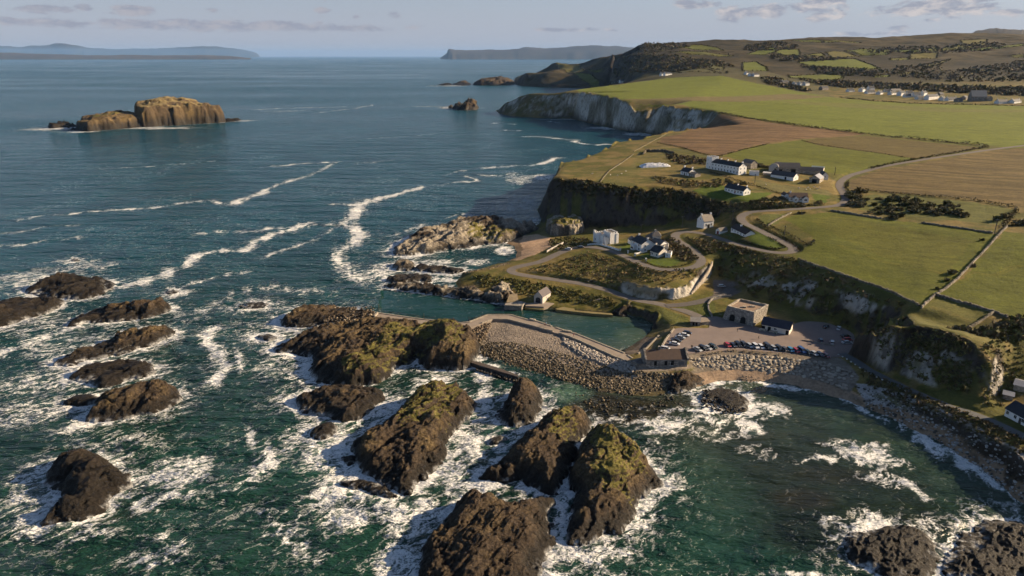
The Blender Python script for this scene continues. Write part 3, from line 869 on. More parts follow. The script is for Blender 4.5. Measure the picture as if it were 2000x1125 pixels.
M_LAND = terrain_material()
keepf = (np.maximum.reduce([GZ[:-1, :-1], GZ[1:, :-1], GZ[:-1, 1:], GZ[1:, 1:]]) > -1.2)
_f = grid_faces(NR, NC, keepf)
_gv = np.stack([GX, GY, GZ], -1).reshape(-1, 3)
_v, _f, _c, _rk, _fu = compact(_gv, _f, pcol.reshape(-1, 3), rockm.ravel(), furr.ravel())
terrain = tag(link('terrain', mesh_from('terrain', _v, _f, M_LAND, col=_c, attrs={'rock': _rk, 'furrow': _fu})), kind='structure')
print('terrain', len(_v), len(_f))
M_ROAD = mat_simple('asphalt', (.150, .132, .118), .9, .22, .35, .3)
M_TAR = mat_simple('car_park_surface', (.205, .165, .150), .92, .22, .12, .3)


def strip(name, L, hw, mat, dz=0.03, jag=0.0):
    vv, ff = [], []
    L = [np.array(p, float) for p in L]
    for i, p in enumerate(L):
        a, b = L[max(i - 1, 0)], L[min(i + 1, len(L) - 1)]
        tn = (b - a)[:2]
        tn /= np.linalg.norm(tn) + 1e-9
        n = np.array([-tn[1], tn[0]])
        w1, w2 = hw * (1 + jag * random.uniform(-1, 1)), hw * (1 + jag * random.uniform(-1, 1))
        vv += [(p[0] + n[0] * w1, p[1] + n[1] * w1, p[2] + dz - .03), (p[0], p[1], p[2] + dz + .03), (p[0] - n[0] * w2, p[1] - n[1] * w2, p[2] + dz - .03)]
        if i:
            k_ = 3 * i
            ff += [(k_ - 3, k_ - 2, k_ + 1, k_), (k_ - 2, k_ - 1, k_ + 2, k_ + 1)]
    return tag(link(name, mesh_from(name, vv, ff, mat)), kind='structure')


strip('winding_road', ROADW['upper'][:-3], 2.7, M_ROAD, 0.03, 0.05)
strip('shore_path', ROADW['shore'][1:], 2.0, mat_simple('path_tar', (.115, .118, .118), .9, .2, .4, .3), 0.03, 0.06)
strip('nook_lane', ROADW['cave'], 2.6, mat_simple('lane_tar', (.118, .105, .095), .9, .2, .4, .3), 0.045, 0.05)
_cp = [np.array(p, float) for p in smooth_line(CARPARK, 3, True)]
_cpm = bmesh.new()
_f0 = _cpm.faces.new([_cpm.verts.new((p[0], p[1], 5.0)) for p in _cp])
_f0.normal_update()
bmesh.ops.triangulate(_cpm, faces=[_f0])
_me = bpy.data.meshes.new('car_park')
_cpm.to_mesh(_me)
_me.materials.append(M_TAR)
tag(link('car_park', _me), kind='structure')
# ------------------------------------------------------------ rocks and islets standing in the sea
def rock_material():
    m = bpy.data.materials.new('sea_rock')
    m.use_nodes = True
    t = NT(m.node_tree)
    b = t.n['Principled BSDF']
    pos = t.node('ShaderNodeNewGeometry').outputs['Position']
    c = t.attr('Col')
    gr = t.attr('turf', 'Fac')
    n1 = t.noise(pos, 1.1, 5, 0.72)
    vo = t.node('ShaderNodeTexVoronoi', {'Vector': t.vmath('ADD', pos, t.scale(t.noise(pos, 0.6, 3, out=1), (1.2, 1.2, 1.2))), 'Scale': 0.55}, feature='DISTANCE_TO_EDGE').outputs[0]
    n2 = t.noise(pos, 0.22, 3, 0.6)
    k = t.math('MULTIPLY', t.ramp(n1, 0.30, 0.72, 0.35, 1.7, False), t.ramp(n2, 0.3, 0.7, 0.8, 1.2, False))
    k = t.math('MULTIPLY', k, t.mix(gr, t.ramp(vo, 0.0, 0.14, 0.6, 1.0), (1, 1, 1)))
    t.set(b, 'Base Color', t.node('ShaderNodeVectorMath', {0: c, 3: k}, operation='SCALE').outputs[0])
    wet = t.attr('wet', 'Fac')
    t.set(b, 'Roughness', t.ramp(wet, 0, 1, 0.9, 0.55, False))
    b.inputs['Specular IOR Level'].default_value = 0.18
    h = t.math('ADD', n1, t.math('MULTIPLY', t.noise(pos, 3.6, 2, 0.7), 0.35))
    t.set(b, 'Normal', t.node('ShaderNodeBump', {'Height': h, 'Strength': 1.0, 'Distance': 0.8}).outputs[0])
    return m


M_ROCK = rock_material()
DARK, BROWN, OCHRE, TURF, LIME = C_(.016, .013, .010), C_(.060, .044, .031), C_(.150, .108, .054), C_(.128, .114, .032), C_(.36, .32, .26)
ROCK_POLYS = []       # (world polygon, foam weight) for the surf


def rock(name, label, outline, peaks, w=4.0, amp=1.0, seed=0, turf=(), pale=0.0, ochre=0.5, tide=2.2, res=None, parent=None, foam=1.0, zb=0.0, cat='rock', group=None, strata=0.0, world=False, warm=None, steep=False, ang=55, turfc=None):
    poly = [p if world else P(p[0], p[1], zb) for p in outline]
    poly = [(q[0], q[1]) for q in smooth_line([np.array(p[:2]) for p in poly], 5, True)]
    a = np.array(poly)
    x0, y0 = a.min(0) - 3
    x1, y1 = a.max(0) + 3
    dist = math.hypot((x0 + x1) / 2, (y0 + y1) / 2)
    rs = res or min(max(0.27, dist * 0.0015), 3.0)
    X, Y = np.meshgrid(np.arange(x0, x1, rs), np.arange(y0, y1, rs))
    sz = max(0.5, dist / 300)
    wa = w * 0.5 + 0.9 * min(1.0, amp) * sz
    wx = X + wa * fbm(X / (w * 1.5), Y / (w * 1.5), oct=5, seed=seed, gain=.6)
    wy = Y + wa * fbm(X / (w * 1.5), Y / (w * 1.5), oct=5, seed=seed + 9, gain=.6)
    d = sdf(wx, wy, poly)
    pk = np.array([PY(*p[:3]) if world == 'y' else P(*p[:3]) for p in peaks])
    W_, S_ = 0, 0
    for i, p in enumerate(pk):
        q = 1.0 / (((X - p[0]) ** 2 + (Y - p[1]) ** 2) + 6.0 * sz * sz) ** 1.25
        W_ = W_ + q
        S_ = S_ + q * p[2]
    T = S_ / W_
    e = np.clip(d / (w * 1.35), 0, 1)
    if steep:
        e = np.clip(d / (w * .8), 0, 1)
    s = (1 - (1 - e) ** 2.1) * 0.86 + 0.14 * np.clip(d / (w * 3.2), 0, 1)
    hmax = float(pk[:, 2].max())
    body = sstep(0.0, 1.0, np.clip(d / (w * 0.8), 0, 1))
    Z = zb + (T - zb) * s
    k = min(1.0, hmax / 7.0)
    # ribs and gullies drawn out along the grain of the rock
    ca_, sa_ = math.cos(R(ang)), math.sin(R(ang))
    al, ac = (X * ca_ + Y * sa_) / sz, (-X * sa_ + Y * ca_) / sz
    rib = ridged(al / 19 + .4 * fbm(X / 9, Y / 9, oct=2, seed=seed + 4), ac / 7.5, 3, seed=seed + 2)
    Z = Z + body * amp * k * sz * (2.0 * rib - 0.9 + 1.5 * fbm(X / (11 * sz), Y / (11 * sz), oct=2, seed=seed + 5))
    blocky = fbm(al / 3.4, ac / 2.2, oct=3, seed=seed + 6)
    Z = Z + body * amp * k * sz * 1.25 * np.round(blocky * 3) / 3
    cr = np.abs(vnoise(al / 13 + .3 * fbm(X / 5, Y / 5, oct=2, seed=seed + 3), ac / 5.5, seed=seed + 20))
    Z = Z - body * amp * k * 1.8 * sz * np.exp(-(cr / 0.07) ** 2)
    if strata:
        Z = Z + body * strata * np.round(Z / 1.4 + 0.4 * fbm(X / 9, Y / 9, oct=3, seed=seed + 33)) * 0.25
    # ledges
    stp = 1.5 * sz
    q = Z / stp + .9 * fbm(X / (8 * sz), Y / (8 * sz), oct=3, seed=seed + 33)
    zt = (np.floor(q) + sstep(.45, 1.0, q - np.floor(q)) - (q - Z / stp)) * stp
    Z = Z + (zt - Z) * body * .62
    fine = fbm(X / (1.3 * sz), Y / (1.3 * sz), oct=3, seed=seed + 7)
    Z = Z + body * amp * 0.42 * sz * fine
    Z = np.where(d > 0, Z, zb - 0.6 + np.maximum(d, -4) * 0.5)
    Z = Z.astype(np.float32)
    gy_, gx_ = np.gradient(Z, rs)
    sl = np.hypot(gx_, gy_)
    # sideways displacement breaks the height-field look of the flanks
    hx = X + np.clip(sl, 0, 1.6) * 0.6 * sz * fbm(X / (2.6 * sz), Y / (2.6 * sz), Z / (1.6 * sz), oct=3, seed=seed + 11) * amp
    hy = Y + np.clip(sl, 0, 1.6) * 0.6 * sz * fbm(X / (2.6 * sz), Y / (2.6 * sz), Z / (1.6 * sz), oct=3, seed=seed + 12) * amp
    n1 = fbm(X / (10 * sz), Y / (10 * sz), oct=4, seed=seed + 15)
    n2 = fbm(X / (2.2 * sz), Y / (2.2 * sz), oct=3, seed=seed + 16)
    wetm = 1 - sstep(tide * 0.75, tide * 2.0, Z - zb + 0.9 * n2 + 1.2 * n1)
    col = lerp(np.broadcast_to(BROWN, Z.shape + (3,)), np.broadcast_to(OCHRE, Z.shape + (3,)), sstep(-.3, .5, n1 + .5 * n2) * sstep(tide, tide + 3.0, Z) * ochre)
    if pale:
        col = lerp(col, np.broadcast_to(LIME, col.shape) * (1 + .25 * n2)[..., None], np.full(Z.shape, pale, np.float32) * sstep(-.55, .25, n1 + .3 * n2))
    if warm is not None:
        col = col * np.array(warm, np.float32)
    col = lerp(col, np.broadcast_to(DARK, col.shape), wetm * 0.92)
    if foam:      # wash clinging to the low ledges
        rill = ridged(X / 2.6 + .5 * n1, Y / 2.0, 3, seed=seed + 41)
        wsh = sstep(.15, .5, rill + .35 * n1) * (1 - sstep(.3, 1.2, Z - zb + .5 * n2)) * (.5 + .5 * sstep(-.5, 1.0, ((x0 + x1) / 2 - X) / (.3 * (x1 - x0))))
        col = lerp(col, np.broadcast_to(C_(.62, .63, .64), col.shape), np.clip(wsh * .75, 0, 1) * (dist < 700))
    gm = np.zeros(Z.shape, np.float32)
    for (u, v, z, rad, amt) in turf:
        p = PY(u, v, z) if world == 'y' else P(u, v, z)
        g = amt * (1 - sstep(rad * 0.55, rad, np.hypot(X - p[0], (Y - p[1]) * 0.7) + rad * 0.5 * n1))
        gm = np.maximum(gm, g * (1 - sstep(0.8, 1.5, sl)))
    gm = sstep(.30, .52, gm + .25 * n2)
    col = lerp(col, np.broadcast_to(TURF if turfc is None else C_(*turfc), col.shape) * (1 + .3 * n1 + .2 * n2)[..., None], gm)
    keep = d > -2.2
    kf = keep[:-1, :-1] | keep[1:, :-1] | keep[:-1, 1:] | keep[1:, 1:]
    f = grid_faces(*Z.shape, kf)
    cx, cy = float((x0 + x1) / 2), float((y0 + y1) / 2)
    v = np.stack([hx - cx, hy - cy, Z], -1).reshape(-1, 3)
    v, f, c, g2, w2 = compact(v, f, np.clip(col, .003, .7).reshape(-1, 3), gm.ravel(), wetm.ravel())
    o = link(name, mesh_from(name, v, f, M_ROCK, col=c, attrs={'turf': g2, 'wet': w2}), parent, (cx, cy, 0))
    if not parent:
        tag(o, label, cat, group)
    if foam:
        ROCK_POLYS.append((poly, foam, dist))
    return o


GRP = 'dark rocks standing in the surf'
# foreground stacks
rock('sea_rock', 'bulky brown sea rock cut off by the bottom edge of the picture', [(918, 975), (880, 1000), (850, 1045), (825, 1095), (808, 1150), (800, 1220), (900, 1240), (1010, 1200), (1050, 1140), (1066, 1085), (1078, 1045), (1082, 1008), (1080, 984), (1058, 976), (1020, 985), (985, 992), (950, 978)],
     [(935, 968, 8), (985, 1000, 8.5), (930, 1050, 7.5), (1045, 985, 6.5), (1068, 985, 5), (875, 1110, 5.5), (1000, 1080, 6), (940, 1150, 5), (1030, 1090, 4)], 5, 0.9, 100, ochre=.35, tide=2.6, group=GRP)
rock('sea_rock', 'long ridged rock with mossy crown between two foaming channels', [(835, 770), (870, 775), (900, 770), (926, 780), (934, 800), (912, 822), (880, 850), (876, 890), (855, 920), (822, 946), (792, 964), (770, 955), (740, 942), (715, 925), (700, 905), (690, 875), (712, 855), (745, 838), (775, 815), (805, 785)],
     [(850, 752, 10), (880, 765, 7.5), (815, 790, 8.5), (860, 795, 9), (830, 835, 7.5), (775, 840, 7), (890, 800, 5.5), (800, 890, 5.5), (745, 880, 5.5), (840, 885, 4.5), (760, 925, 3)], 5, 1.0, 120, turf=[(850, 745, 10.5, 9, .9), (815, 782, 9, 9, .75), (850, 790, 9, 8, .5)], ochre=.8, group=GRP)
rock('sea_rock', 'low weedy skerry at the foot of the long ridged rock', [(700, 938), (735, 945), (768, 962), (775, 972), (740, 968), (700, 955), (672, 950), (668, 942)], [(735, 950, 1.8), (700, 944, 1.8)], 2.5, .8, 131, tide=3, group=GRP)
rock('sea_rock', 'steep wedge shaped rock at the end of the low jetty', [(1000, 770), (985, 790), (975, 812), (982, 830), (1005, 834), (1035, 824), (1052, 805), (1060, 785), (1056, 768), (1030, 760)],
     [(1022, 735, 10.5), (1042, 742, 9.5), (1010, 770, 7.5), (1040, 780, 6), (1000, 805, 4.5)], 5, .8, 140, ochre=.5, tide=2.6, group=GRP)
rock('sea_rock', 'broad knobbly rock split from its greener neighbour by a dark cleft', [(1068, 822), (1045, 845), (1012, 862), (985, 890), (962, 912), (940, 936), (972, 946), (1005, 940), (1035, 952), (1075, 968), (1100, 945), (1112, 905), (1128, 870), (1150, 840), (1158, 822), (1125, 812)],
     [(1085, 795, 9), (1120, 795, 8.5), (1140, 805, 7), (1065, 835, 7.5), (1085, 850, 8), (1030, 870, 7.5), (1070, 890, 6.5), (1000, 905, 6), (1050, 925, 5), (1095, 900, 5.5), (980, 930, 2.5)], 5, .9, 150, turf=[(1100, 812, 9, 7, .8), (1105, 800, 9, 5, .7)], ochre=.4, group=GRP)
rock('sea_rock', 'tall rock with a bright green grassy slope facing the sun', [(1160, 862), (1200, 868), (1238, 885), (1262, 905), (1296, 942), (1276, 958), (1248, 980), (1228, 1020), (1185, 1040), (1122, 1066), (1113, 1020), (1116, 970), (1112, 925), (1130, 885)],
     [(1170, 826, 11.5), (1200, 835, 11.5), (1225, 860, 10.5), (1160, 880, 9.5), (1205, 900, 9.5), (1140, 930, 7.5), (1150, 975, 6), (1255, 920, 6), (1190, 960, 6.5), (1210, 1000, 4.5), (1150, 1030, 4), (1275, 935, 3)], 5, .8, 160,
     turf=[(1195, 836, 11.5, 10, 1.0), (1210, 862, 11, 11, 1.0), (1200, 895, 10, 9, .7), (1175, 895, 9, 6, .6)], ochre=.5, group=GRP)
rock('sea_rock', 'flat brown rock below the cliff of the grassy promontory', [(600, 770), (650, 762), (700, 760), (745, 765), (748, 782), (728, 795), (705, 815), (672, 826), (640, 812), (600, 808), (572, 785), (580, 775)], [(640, 760, 5), (690, 762, 5.5), (720, 768, 4.5), (660, 785, 4), (610, 780, 3)], 4, .9, 170, tide=2.6, group=GRP)
rock('sea_rock', 'small dark rock washed by foam left of the long ridged rock', [(612, 838), (640, 828), (660, 838), (648, 852), (622, 860), (604, 855)], [(635, 830, 2.6), (625, 842, 2.2)], 2.5, .7, 175, tide=3.2, group=GRP)
rock('sea_rock', 'small skerry in the foam right of the long ridged rock', [(955, 858), (975, 850), (992, 858), (978, 868), (958, 870)], [(972, 854, 1.6)], 2, .6, 176, tide=3, group=GRP)
rock('sea_rock', 'dark skerry peeping out left of the bulky foreground rock', [(664, 895), (690, 890), (700, 902), (680, 910)], [(684, 896, 1.6)], 2, .6, 177, tide=3, group=GRP)
# the grassy promontory that carries the pier
rock('rock_promontory', 'broad grassy promontory joined to the harbour pier', [(552, 672), (600, 655), (650, 648), (700, 642), (745, 640), (800, 645), (860, 650), (905, 655), (930, 668), (938, 695), (925, 712), (890, 722), (850, 720), (826, 718), (815, 702), (800, 712), (770, 725), (745, 745), (700, 755), (655, 752), (618, 742), (602, 722), (612, 702), (575, 694), (540, 690), (533, 682)],
     [(870, 628, 14), (885, 645, 12.5), (905, 655, 9.5), (850, 660, 8.5), (790, 645, 10), (760, 650, 9), (820, 640, 10), (735, 670, 7.5), (770, 672, 8), (820, 675, 8), (700, 695, 7.5), (745, 700, 8), (790, 690, 8), (640, 655, 6.5), (600, 668, 5), (560, 680, 3), (650, 690, 5.5), (640, 720, 5.5), (880, 690, 7)], 5, .95, 200,
     turf=[(790, 645, 10, 13, .85), (835, 640, 10, 12, .85), (868, 632, 14, 9, .95), (770, 670, 8, 14, .8), (735, 700, 8, 15, .85), (760, 690, 8, 13, .8), (710, 700, 7.5, 10, .7), (890, 660, 10, 6, .5)], ochre=.55, tide=2.4, cat='promontory')
rock('sea_rock', 'rounded rock beyond the rubble at the seaward end of the quay', [(545, 632), (560, 618), (585, 606), (620, 603), (660, 604), (700, 607), (730, 612), (725, 622), (690, 632), (655, 636), (620, 636), (580, 640)], [(590, 602, 5.5), (620, 600, 6), (655, 598, 4.5), (575, 620, 4.5), (610, 622, 3.8), (690, 606, 3.5), (640, 620, 3.5)], 4, .9, 210, ochre=.7, tide=2, group=GRP)
rock('sea_rock', 'small dark rock in the surf off the promontory tip', [(500, 658), (525, 653), (540, 660), (520, 666)], [(520, 657, 1.4)], 2, .5, 214, tide=3, group=GRP)
rock('sea_rock', 'flat dark reef awash right of the long foam trail', [(468, 596), (495, 590), (525, 593), (515, 600), (480, 602)], [(498, 594, 1.1)], 3, .4, 215, tide=3, group=GRP)
# left group
rock('sea_rock', 'peaked rock furthest out of the group at the left edge', [(52, 566), (92, 552), (128, 546), (170, 546), (222, 550), (205, 572), (160, 584), (112, 582), (72, 576)], [(128, 522, 7), (150, 535, 6), (110, 545, 5), (180, 545, 4.5), (90, 560, 3.5)], 6, .8, 220, ochre=.1, tide=4.5, group=GRP)
rock('sea_rock', 'low dark rock cut by the left edge of the picture', [(-60, 612), (0, 596), (50, 588), (95, 584), (122, 592), (100, 608), (55, 622), (0, 640), (-60, 650)], [(50, 582, 5), (95, 588, 3.5), (0, 600, 5), (-40, 625, 4)], 5, .8, 230, ochre=.1, tide=4.5, group=GRP)
rock('sea_rock', 'long brown rock with a pale sunlit top, third from the back on the left', [(132, 634), (180, 612), (225, 604), (280, 600), (325, 598), (337, 604), (300, 618), (240, 626), (180, 630), (150, 636)], [(215, 590, 5), (260, 585, 6), (310, 585, 5.5), (180, 612, 3), (240, 608, 4)], 4.5, .9, 240, ochre=.9, tide=2.6, group=GRP)
rock('sea_rock', 'long sloping brown rock in the middle of the left group', [(105, 710), (150, 692), (200, 672), (250, 658), (300, 650), (340, 648), (335, 658), (290, 675), (240, 690), (180, 702), (130, 714)], [(285, 635, 7), (320, 640, 5.5), (240, 655, 6), (190, 675, 4.5), (150, 695, 3), (260, 668, 4.5)], 5, .9, 250, ochre=.8, tide=2.6, group=GRP)
rock('sea_rock', 'low wet rock with wash running over it behind the ribbed rock', [(130, 742), (170, 720), (220, 712), (270, 708), (305, 714), (290, 735), (250, 742), (215, 758), (170, 752)], [(190, 706, 3.6), (250, 706, 4), (290, 712, 3), (220, 735, 2.6), (160, 735, 1.8)], 4, .8, 260, ochre=.05, tide=4, group=GRP)
rock('sea_rock', 'ribbed ochre topped rock nearest the centre of the left group', [(165, 822), (185, 795), (215, 775), (250, 765), (290, 760), (330, 765), (352, 775), (335, 795), (300, 808), (240, 818), (200, 824)], [(300, 742, 8), (255, 750, 7.5), (335, 768, 4.5), (220, 780, 5.5), (270, 785, 5), (195, 805, 3)], 5, .9, 270, ochre=.85, tide=2.6, group=GRP)
rock('sea_rock', 'little dark skerry left of the ribbed ochre rock', [(122, 790), (150, 775), (185, 774), (190, 786), (160, 795)], [(165, 774, 2.4)], 3, .6, 275, tide=4, group=GRP)
rock('sea_rock', 'lone hump backed rock with white water pouring off it, lower left', [(95, 925), (115, 905), (150, 893), (195, 898), (225, 918), (252, 935), (245, 955), (225, 968), (215, 985), (190, 1005), (140, 1020), (82, 1027), (85, 1005), (105, 985), (130, 975), (115, 955), (90, 945)],
     [(150, 872, 8.5), (180, 880, 8), (215, 920, 6), (160, 920, 7), (130, 985, 4.5), (175, 980, 4), (105, 1010, 2.5), (110, 930, 3)], 5, .85, 280, ochre=0, tide=5.5, group=GRP)
rock('sea_rock', 'tiny rock tip in the foam beyond the sunlit left rocks', [(322, 572), (340, 566), (350, 570), (335, 575)], [(338, 568, 1.3)], 2, .4, 285, tide=3, group=GRP)
rock('sea_rock', 'tiny rock tip awash behind the peaked left rock', [(138, 507), (150, 505), (156, 509), (145, 511)], [(148, 506, 1.0)], 2, .4, 286, tide=3, group=GRP)
# right side of the bay
rock('sea_rock', 'black weedy boulder reef off the little beach', [(1368, 770), (1395, 760), (1430, 762), (1452, 775), (1462, 795), (1440, 806), (1400, 792), (1372, 782)], [(1400, 762, 2.0), (1430, 772, 2.0), (1445, 790, 1.4), (1390, 772, 1.6)], 3, .5, 290, ochre=0, tide=5, group=GRP)
rock('weedy_mound', 'brown weed covered mound beside the long stone harbour house', [(1300, 760), (1310, 742), (1335, 730), (1362, 735), (1372, 750), (1350, 765), (1320, 770)], [(1335, 722, 5), (1355, 735, 3.8), (1320, 745, 3.6)], 4, 1.0, 300, ochre=.3, tide=1.2, foam=.3)
rock('sea_rock', 'dark rock ringed by surf at the lower right of the bay', [(1645, 1050), (1690, 1035), (1740, 1030), (1790, 1040), (1830, 1070), (1830, 1130), (1760, 1150), (1700, 1110), (1665, 1090)], [(1700, 1040, 2.4), (1750, 1044, 3), (1790, 1070, 2.2), (1730, 1090, 2)], 5, 1.2, 310, ochre=.05, tide=5, group=GRP)
rock('sea_rock', 'dark rock shelf in the bottom right corner', [(1850, 1110), (1900, 1040), (1960, 1015), (2040, 1040), (2100, 1120), (2060, 1200), (1940, 1190)], [(1930, 1050, 2), (1990, 1060, 3), (2040, 1110, 2), (1950, 1130, 2)], 5, 1.2, 320, ochre=.05, tide=5, group=GRP)
# north of the harbour
rock('rock_promontory', 'pale limestone promontory beside the little sandy beach', [(766, 497), (770, 482), (790, 470), (820, 456), (850, 447), (880, 438), (930, 434), (985, 437), (1030, 440), (1052, 446), (1040, 458), (1010, 468), (980, 476), (940, 480), (900, 486), (860, 490), (820, 496), (790, 500)],
     [(800, 475, 5.5), (850, 455, 7), (890, 445, 7.5), (930, 432, 7), (960, 445, 5.5), (900, 465, 6.5), (840, 476, 5), (980, 440, 5), (1010, 450, 4), (940, 465, 4.5), (785, 487, 3.5)], 6, .9, 330, turf=[(940, 450, 5.5, 14, .8), (965, 458, 4.5, 10, .9), (925, 440, 6.5, 8, .7), (985, 452, 4, 9, .6)], pale=.8, ochre=.4, tide=1.8, cat='promontory', strata=.5)
rock('chalk_stack', 'grass capped chalk stack in front of the dark cliff', [(1067, 452), (1072, 444), (1095, 441), (1125, 443), (1140, 452), (1136, 462), (1105, 466), (1075, 463)], [(1085, 428, 14), (1105, 424, 15), (1125, 426, 14.5), (1075, 432, 12)], 2.2, .5, 340, turf=[(1100, 424, 15, 9, 1), (1120, 425, 15, 8, 1), (1082, 426, 14, 7, 1)], pale=.85, tide=.5, cat='sea stack', foam=0, zb=3.0, steep=True, res=.5)
rock('sea_rock', 'rounded pale rock at the mouth of the foamy inlet', [(768, 524), (775, 514), (800, 512), (812, 520), (800, 527), (780, 528)], [(785, 508, 3.8), (800, 512, 3.4)], 3, .8, 350, pale=.4, tide=1.6, group=GRP)
rock('sea_rock', 'chain of low dark rocks along the foamy inlet', [(812, 522), (850, 520), (890, 524), (905, 530), (880, 535), (840, 532), (815, 529)], [(825, 518, 2.4), (855, 520, 2), (885, 525, 2.4)], 2.5, 1, 355, tide=3, group=GRP)
rock('sea_rock', 'dark shelving reef on the seaward side of the harbour mouth', [(752, 548), (775, 540), (810, 536), (840, 540), (842, 550), (810, 553), (775, 556)], [(780, 538, 2.6), (810, 535, 3.2), (830, 541, 2.4)], 3, 1, 360, tide=2.4, pale=.2, group=GRP)
rock('rock_ridge', 'low limestone ridge walling the north side of the harbour mouth', [(750, 559), (790, 556), (850, 560), (900, 566), (950, 576), (985, 588), (975, 592), (930, 585), (880, 579), (830, 573), (780, 567)], [(780, 557, 2.6), (830, 559, 3.2), (880, 565, 3.4), (920, 566, 4.2), (945, 568, 5), (970, 572, 5.5)], 2.6, .9, 370, pale=.65, ochre=.5, tide=1.7)
rock('limestone_outcrop', 'pale limestone knobs beside the small square pier', [(955, 578), (965, 566), (985, 562), (1003, 570), (1005, 585), (985, 590)], [(970, 562, 6), (990, 566, 6)], 3, .9, 380, pale=.8, ochre=.3, tide=.8, foam=0, zb=0)
rock('limestone_outcrop', 'chalky overhanging knoll above the dark cave corner of the harbour', [(1198, 614), (1212, 604), (1225, 592), (1240, 588), (1248, 598), (1240, 612), (1222, 618)], [(1236, 586, 5.6), (1224, 595, 4.4), (1210, 607, 2.4)], 3.5, .8, 385, pale=.7, turf=[(1236, 586, 5.6, 6, .9)], tide=.6, foam=0)
# islands further out
rock('grassy_island', 'flat topped grassy island with steep ochre cliffs, out at sea', [(262, 246), (275, 238), (310, 234), (360, 232), (410, 231), (432, 235), (440, 238), (420, 240), (380, 242), (330, 245), (285, 248)],
     [(290, 192, 47), (320, 188, 50), (360, 189, 49), (395, 194, 44), (415, 200, 38), (275, 205, 38), (340, 192, 48), (430, 225, 10)], 14, .4, 400, turf=[(330, 190, 49, 60, 1), (365, 192, 48, 45, 1), (300, 192, 47, 40, .9)], ochre=.55, tide=10, res=1.7, cat='island', foam=.8, warm=(1.45, 1.4, 1.15), steep=True, turfc=(.20, .155, .075))
rock('grassy_island', 'lower hump of the out at sea island, left of its flat top', [(150, 252), (165, 245), (200, 240), (245, 239), (282, 240), (284, 247), (230, 252), (190, 255), (165, 257)], [(185, 222, 24), (215, 219, 27), (245, 223, 25), (268, 222, 28), (170, 234, 14)], 12, .45, 410, turf=[(215, 217, 28, 30, .8)], ochre=.55, tide=9, res=1.7, cat='island', foam=.8, warm=(1.45, 1.4, 1.15), steep=True)
rock('sea_rock', 'low black skerry trailing left of the island', [(95, 250), (120, 245), (150, 246), (175, 252), (160, 256), (125, 253)], [(115, 246, 7), (145, 247, 8)], 8, 1.2, 420, tide=12, res=1.9, group=GRP, foam=.9)
rock('sea_rock', 'thin reef tapering right from the island', [(425, 237), (450, 234), (470, 235), (450, 238)], [(440, 234, 4)], 6, .8, 425, tide=8, res=1.9, group=GRP, foam=.6)
rock('sea_rock', 'stubby stack off the white cliff point', [(888, 213), (897, 208), (918, 207), (932, 210), (928, 214), (905, 215)], [(905, 198, 17), (918, 197, 18), (897, 203, 11)], 8, 1.4, 430, ochre=.5, tide=5, res=2.2, group=GRP, foam=.6)
rock('sea_rock', 'low companion rock left of the stubby stack', [(862, 211), (872, 208), (886, 209), (878, 212)], [(874, 207, 6)], 5, 1, 435, tide=5, res=2.2, group=GRP, foam=.6)
for i, (lab, ol, pk) in enumerate([
        ('jagged islet joined to the far headland by shoals', [(925, 166), (945, 160), (985, 159), (1005, 162), (1000, 166), (955, 167)], [(935, 158, 22), (955, 156, 28), (985, 156, 27), (965, 154, 31)]),
        ('low dark islet between jagged islet and outermost skerry', [(885, 165), (900, 161), (915, 162), (920, 166), (900, 167)], [(905, 161, 13), (912, 162, 10)]),
        ('outermost low skerry left of the far headland', [(855, 166), (870, 163), (882, 164), (878, 167)], [(868, 164, 7)])]):
    rock('sea_rock', lab, ol, pk, 25, .35, 440 + 7 * i, tide=5, res=5, group=GRP, foam=.3)


# far coasts: real ridges many kilometres off
def far_ridge(name, pts, y, depth, col, seed, rough=20.0, foot=None, ny=9):
    """a ridge of land whose skyline passes through the given photo pixels at distance y"""
    L = smooth_line([np.array(q, float) for q in pts], 8)
    nseg = len(L)
    vs = []
    for j in range(ny):
        t = j / (ny - 1)
        prof = math.sin(min(1, t * 1.6) * math.pi / 2) ** 0.8 if t < .65 else 1 - (t - .65) / .35
        for i, q in enumerate(L):
            p = PY(q[0], q[1], y)
            h = max(p[2], 0)
            nz = float(fbm(np.array([i * .35]), np.array([j * .9 + seed]), oct=4, seed=seed)[0])
            vs.append((p[0] * (1 + (t - .5) * depth / y), y + (t - .5) * depth + nz * depth * .06, -2 + (h + 2) * prof * (1 + .10 * nz * (t < .9))))
    f = grid_faces(ny, nseg)
    v = np.array(vs, np.float32)
    n = fbm(v[:, 0] / 500, v[:, 1] / 500, v[:, 2] / 90, oct=4, seed=seed + 3)
    c = np.array(col, np.float32)[None] * (1 + .45 * n)[:, None]
    return tag(link(name, mesh_from(name, v, f, M_LAND, col=c, attrs={'rock': np.zeros(len(v)), 'furrow': np.zeros(len(v))})), kind='structure')


far_ridge('far_island_hills', [(-160, 96), (-60, 94), (0, 89), (35, 92), (65, 89), (95, 87), (120, 84), (150, 88), (185, 94), (260, 95), (330, 93), (380, 91), (405, 90), (450, 93), (490, 100), (506, 107)], 60000, 5200, (.06, .058, .055), 500)
far_ridge('low_island', [(-160, 103), (0, 103), (60, 104.5), (140, 107), (200, 108), (240, 107), (300, 108), (350, 108), (400, 107.5), (440, 109), (465, 111), (490, 113.5)], 25000, 1000, (.085, .062, .035), 510)
far_ridge('distant_headland', [(860, 113), (872, 104), (877, 95.5), (895, 97), (930, 97.5), (960, 97), (1000, 96), (1030, 92), (1070, 94), (1110, 91), (1160, 88), (1200, 90), (1260, 95), (1320, 100)], 27000, 3000, (.06, .052, .042), 520)
far_ridge('rear_moor', [(1820, 84), (1880, 66), (1910, 60), (1950, 56.5), (1985, 57), (2020, 60), (2080, 64), (2160, 74)], 7500, 1500, (.06, .05, .035), 530)
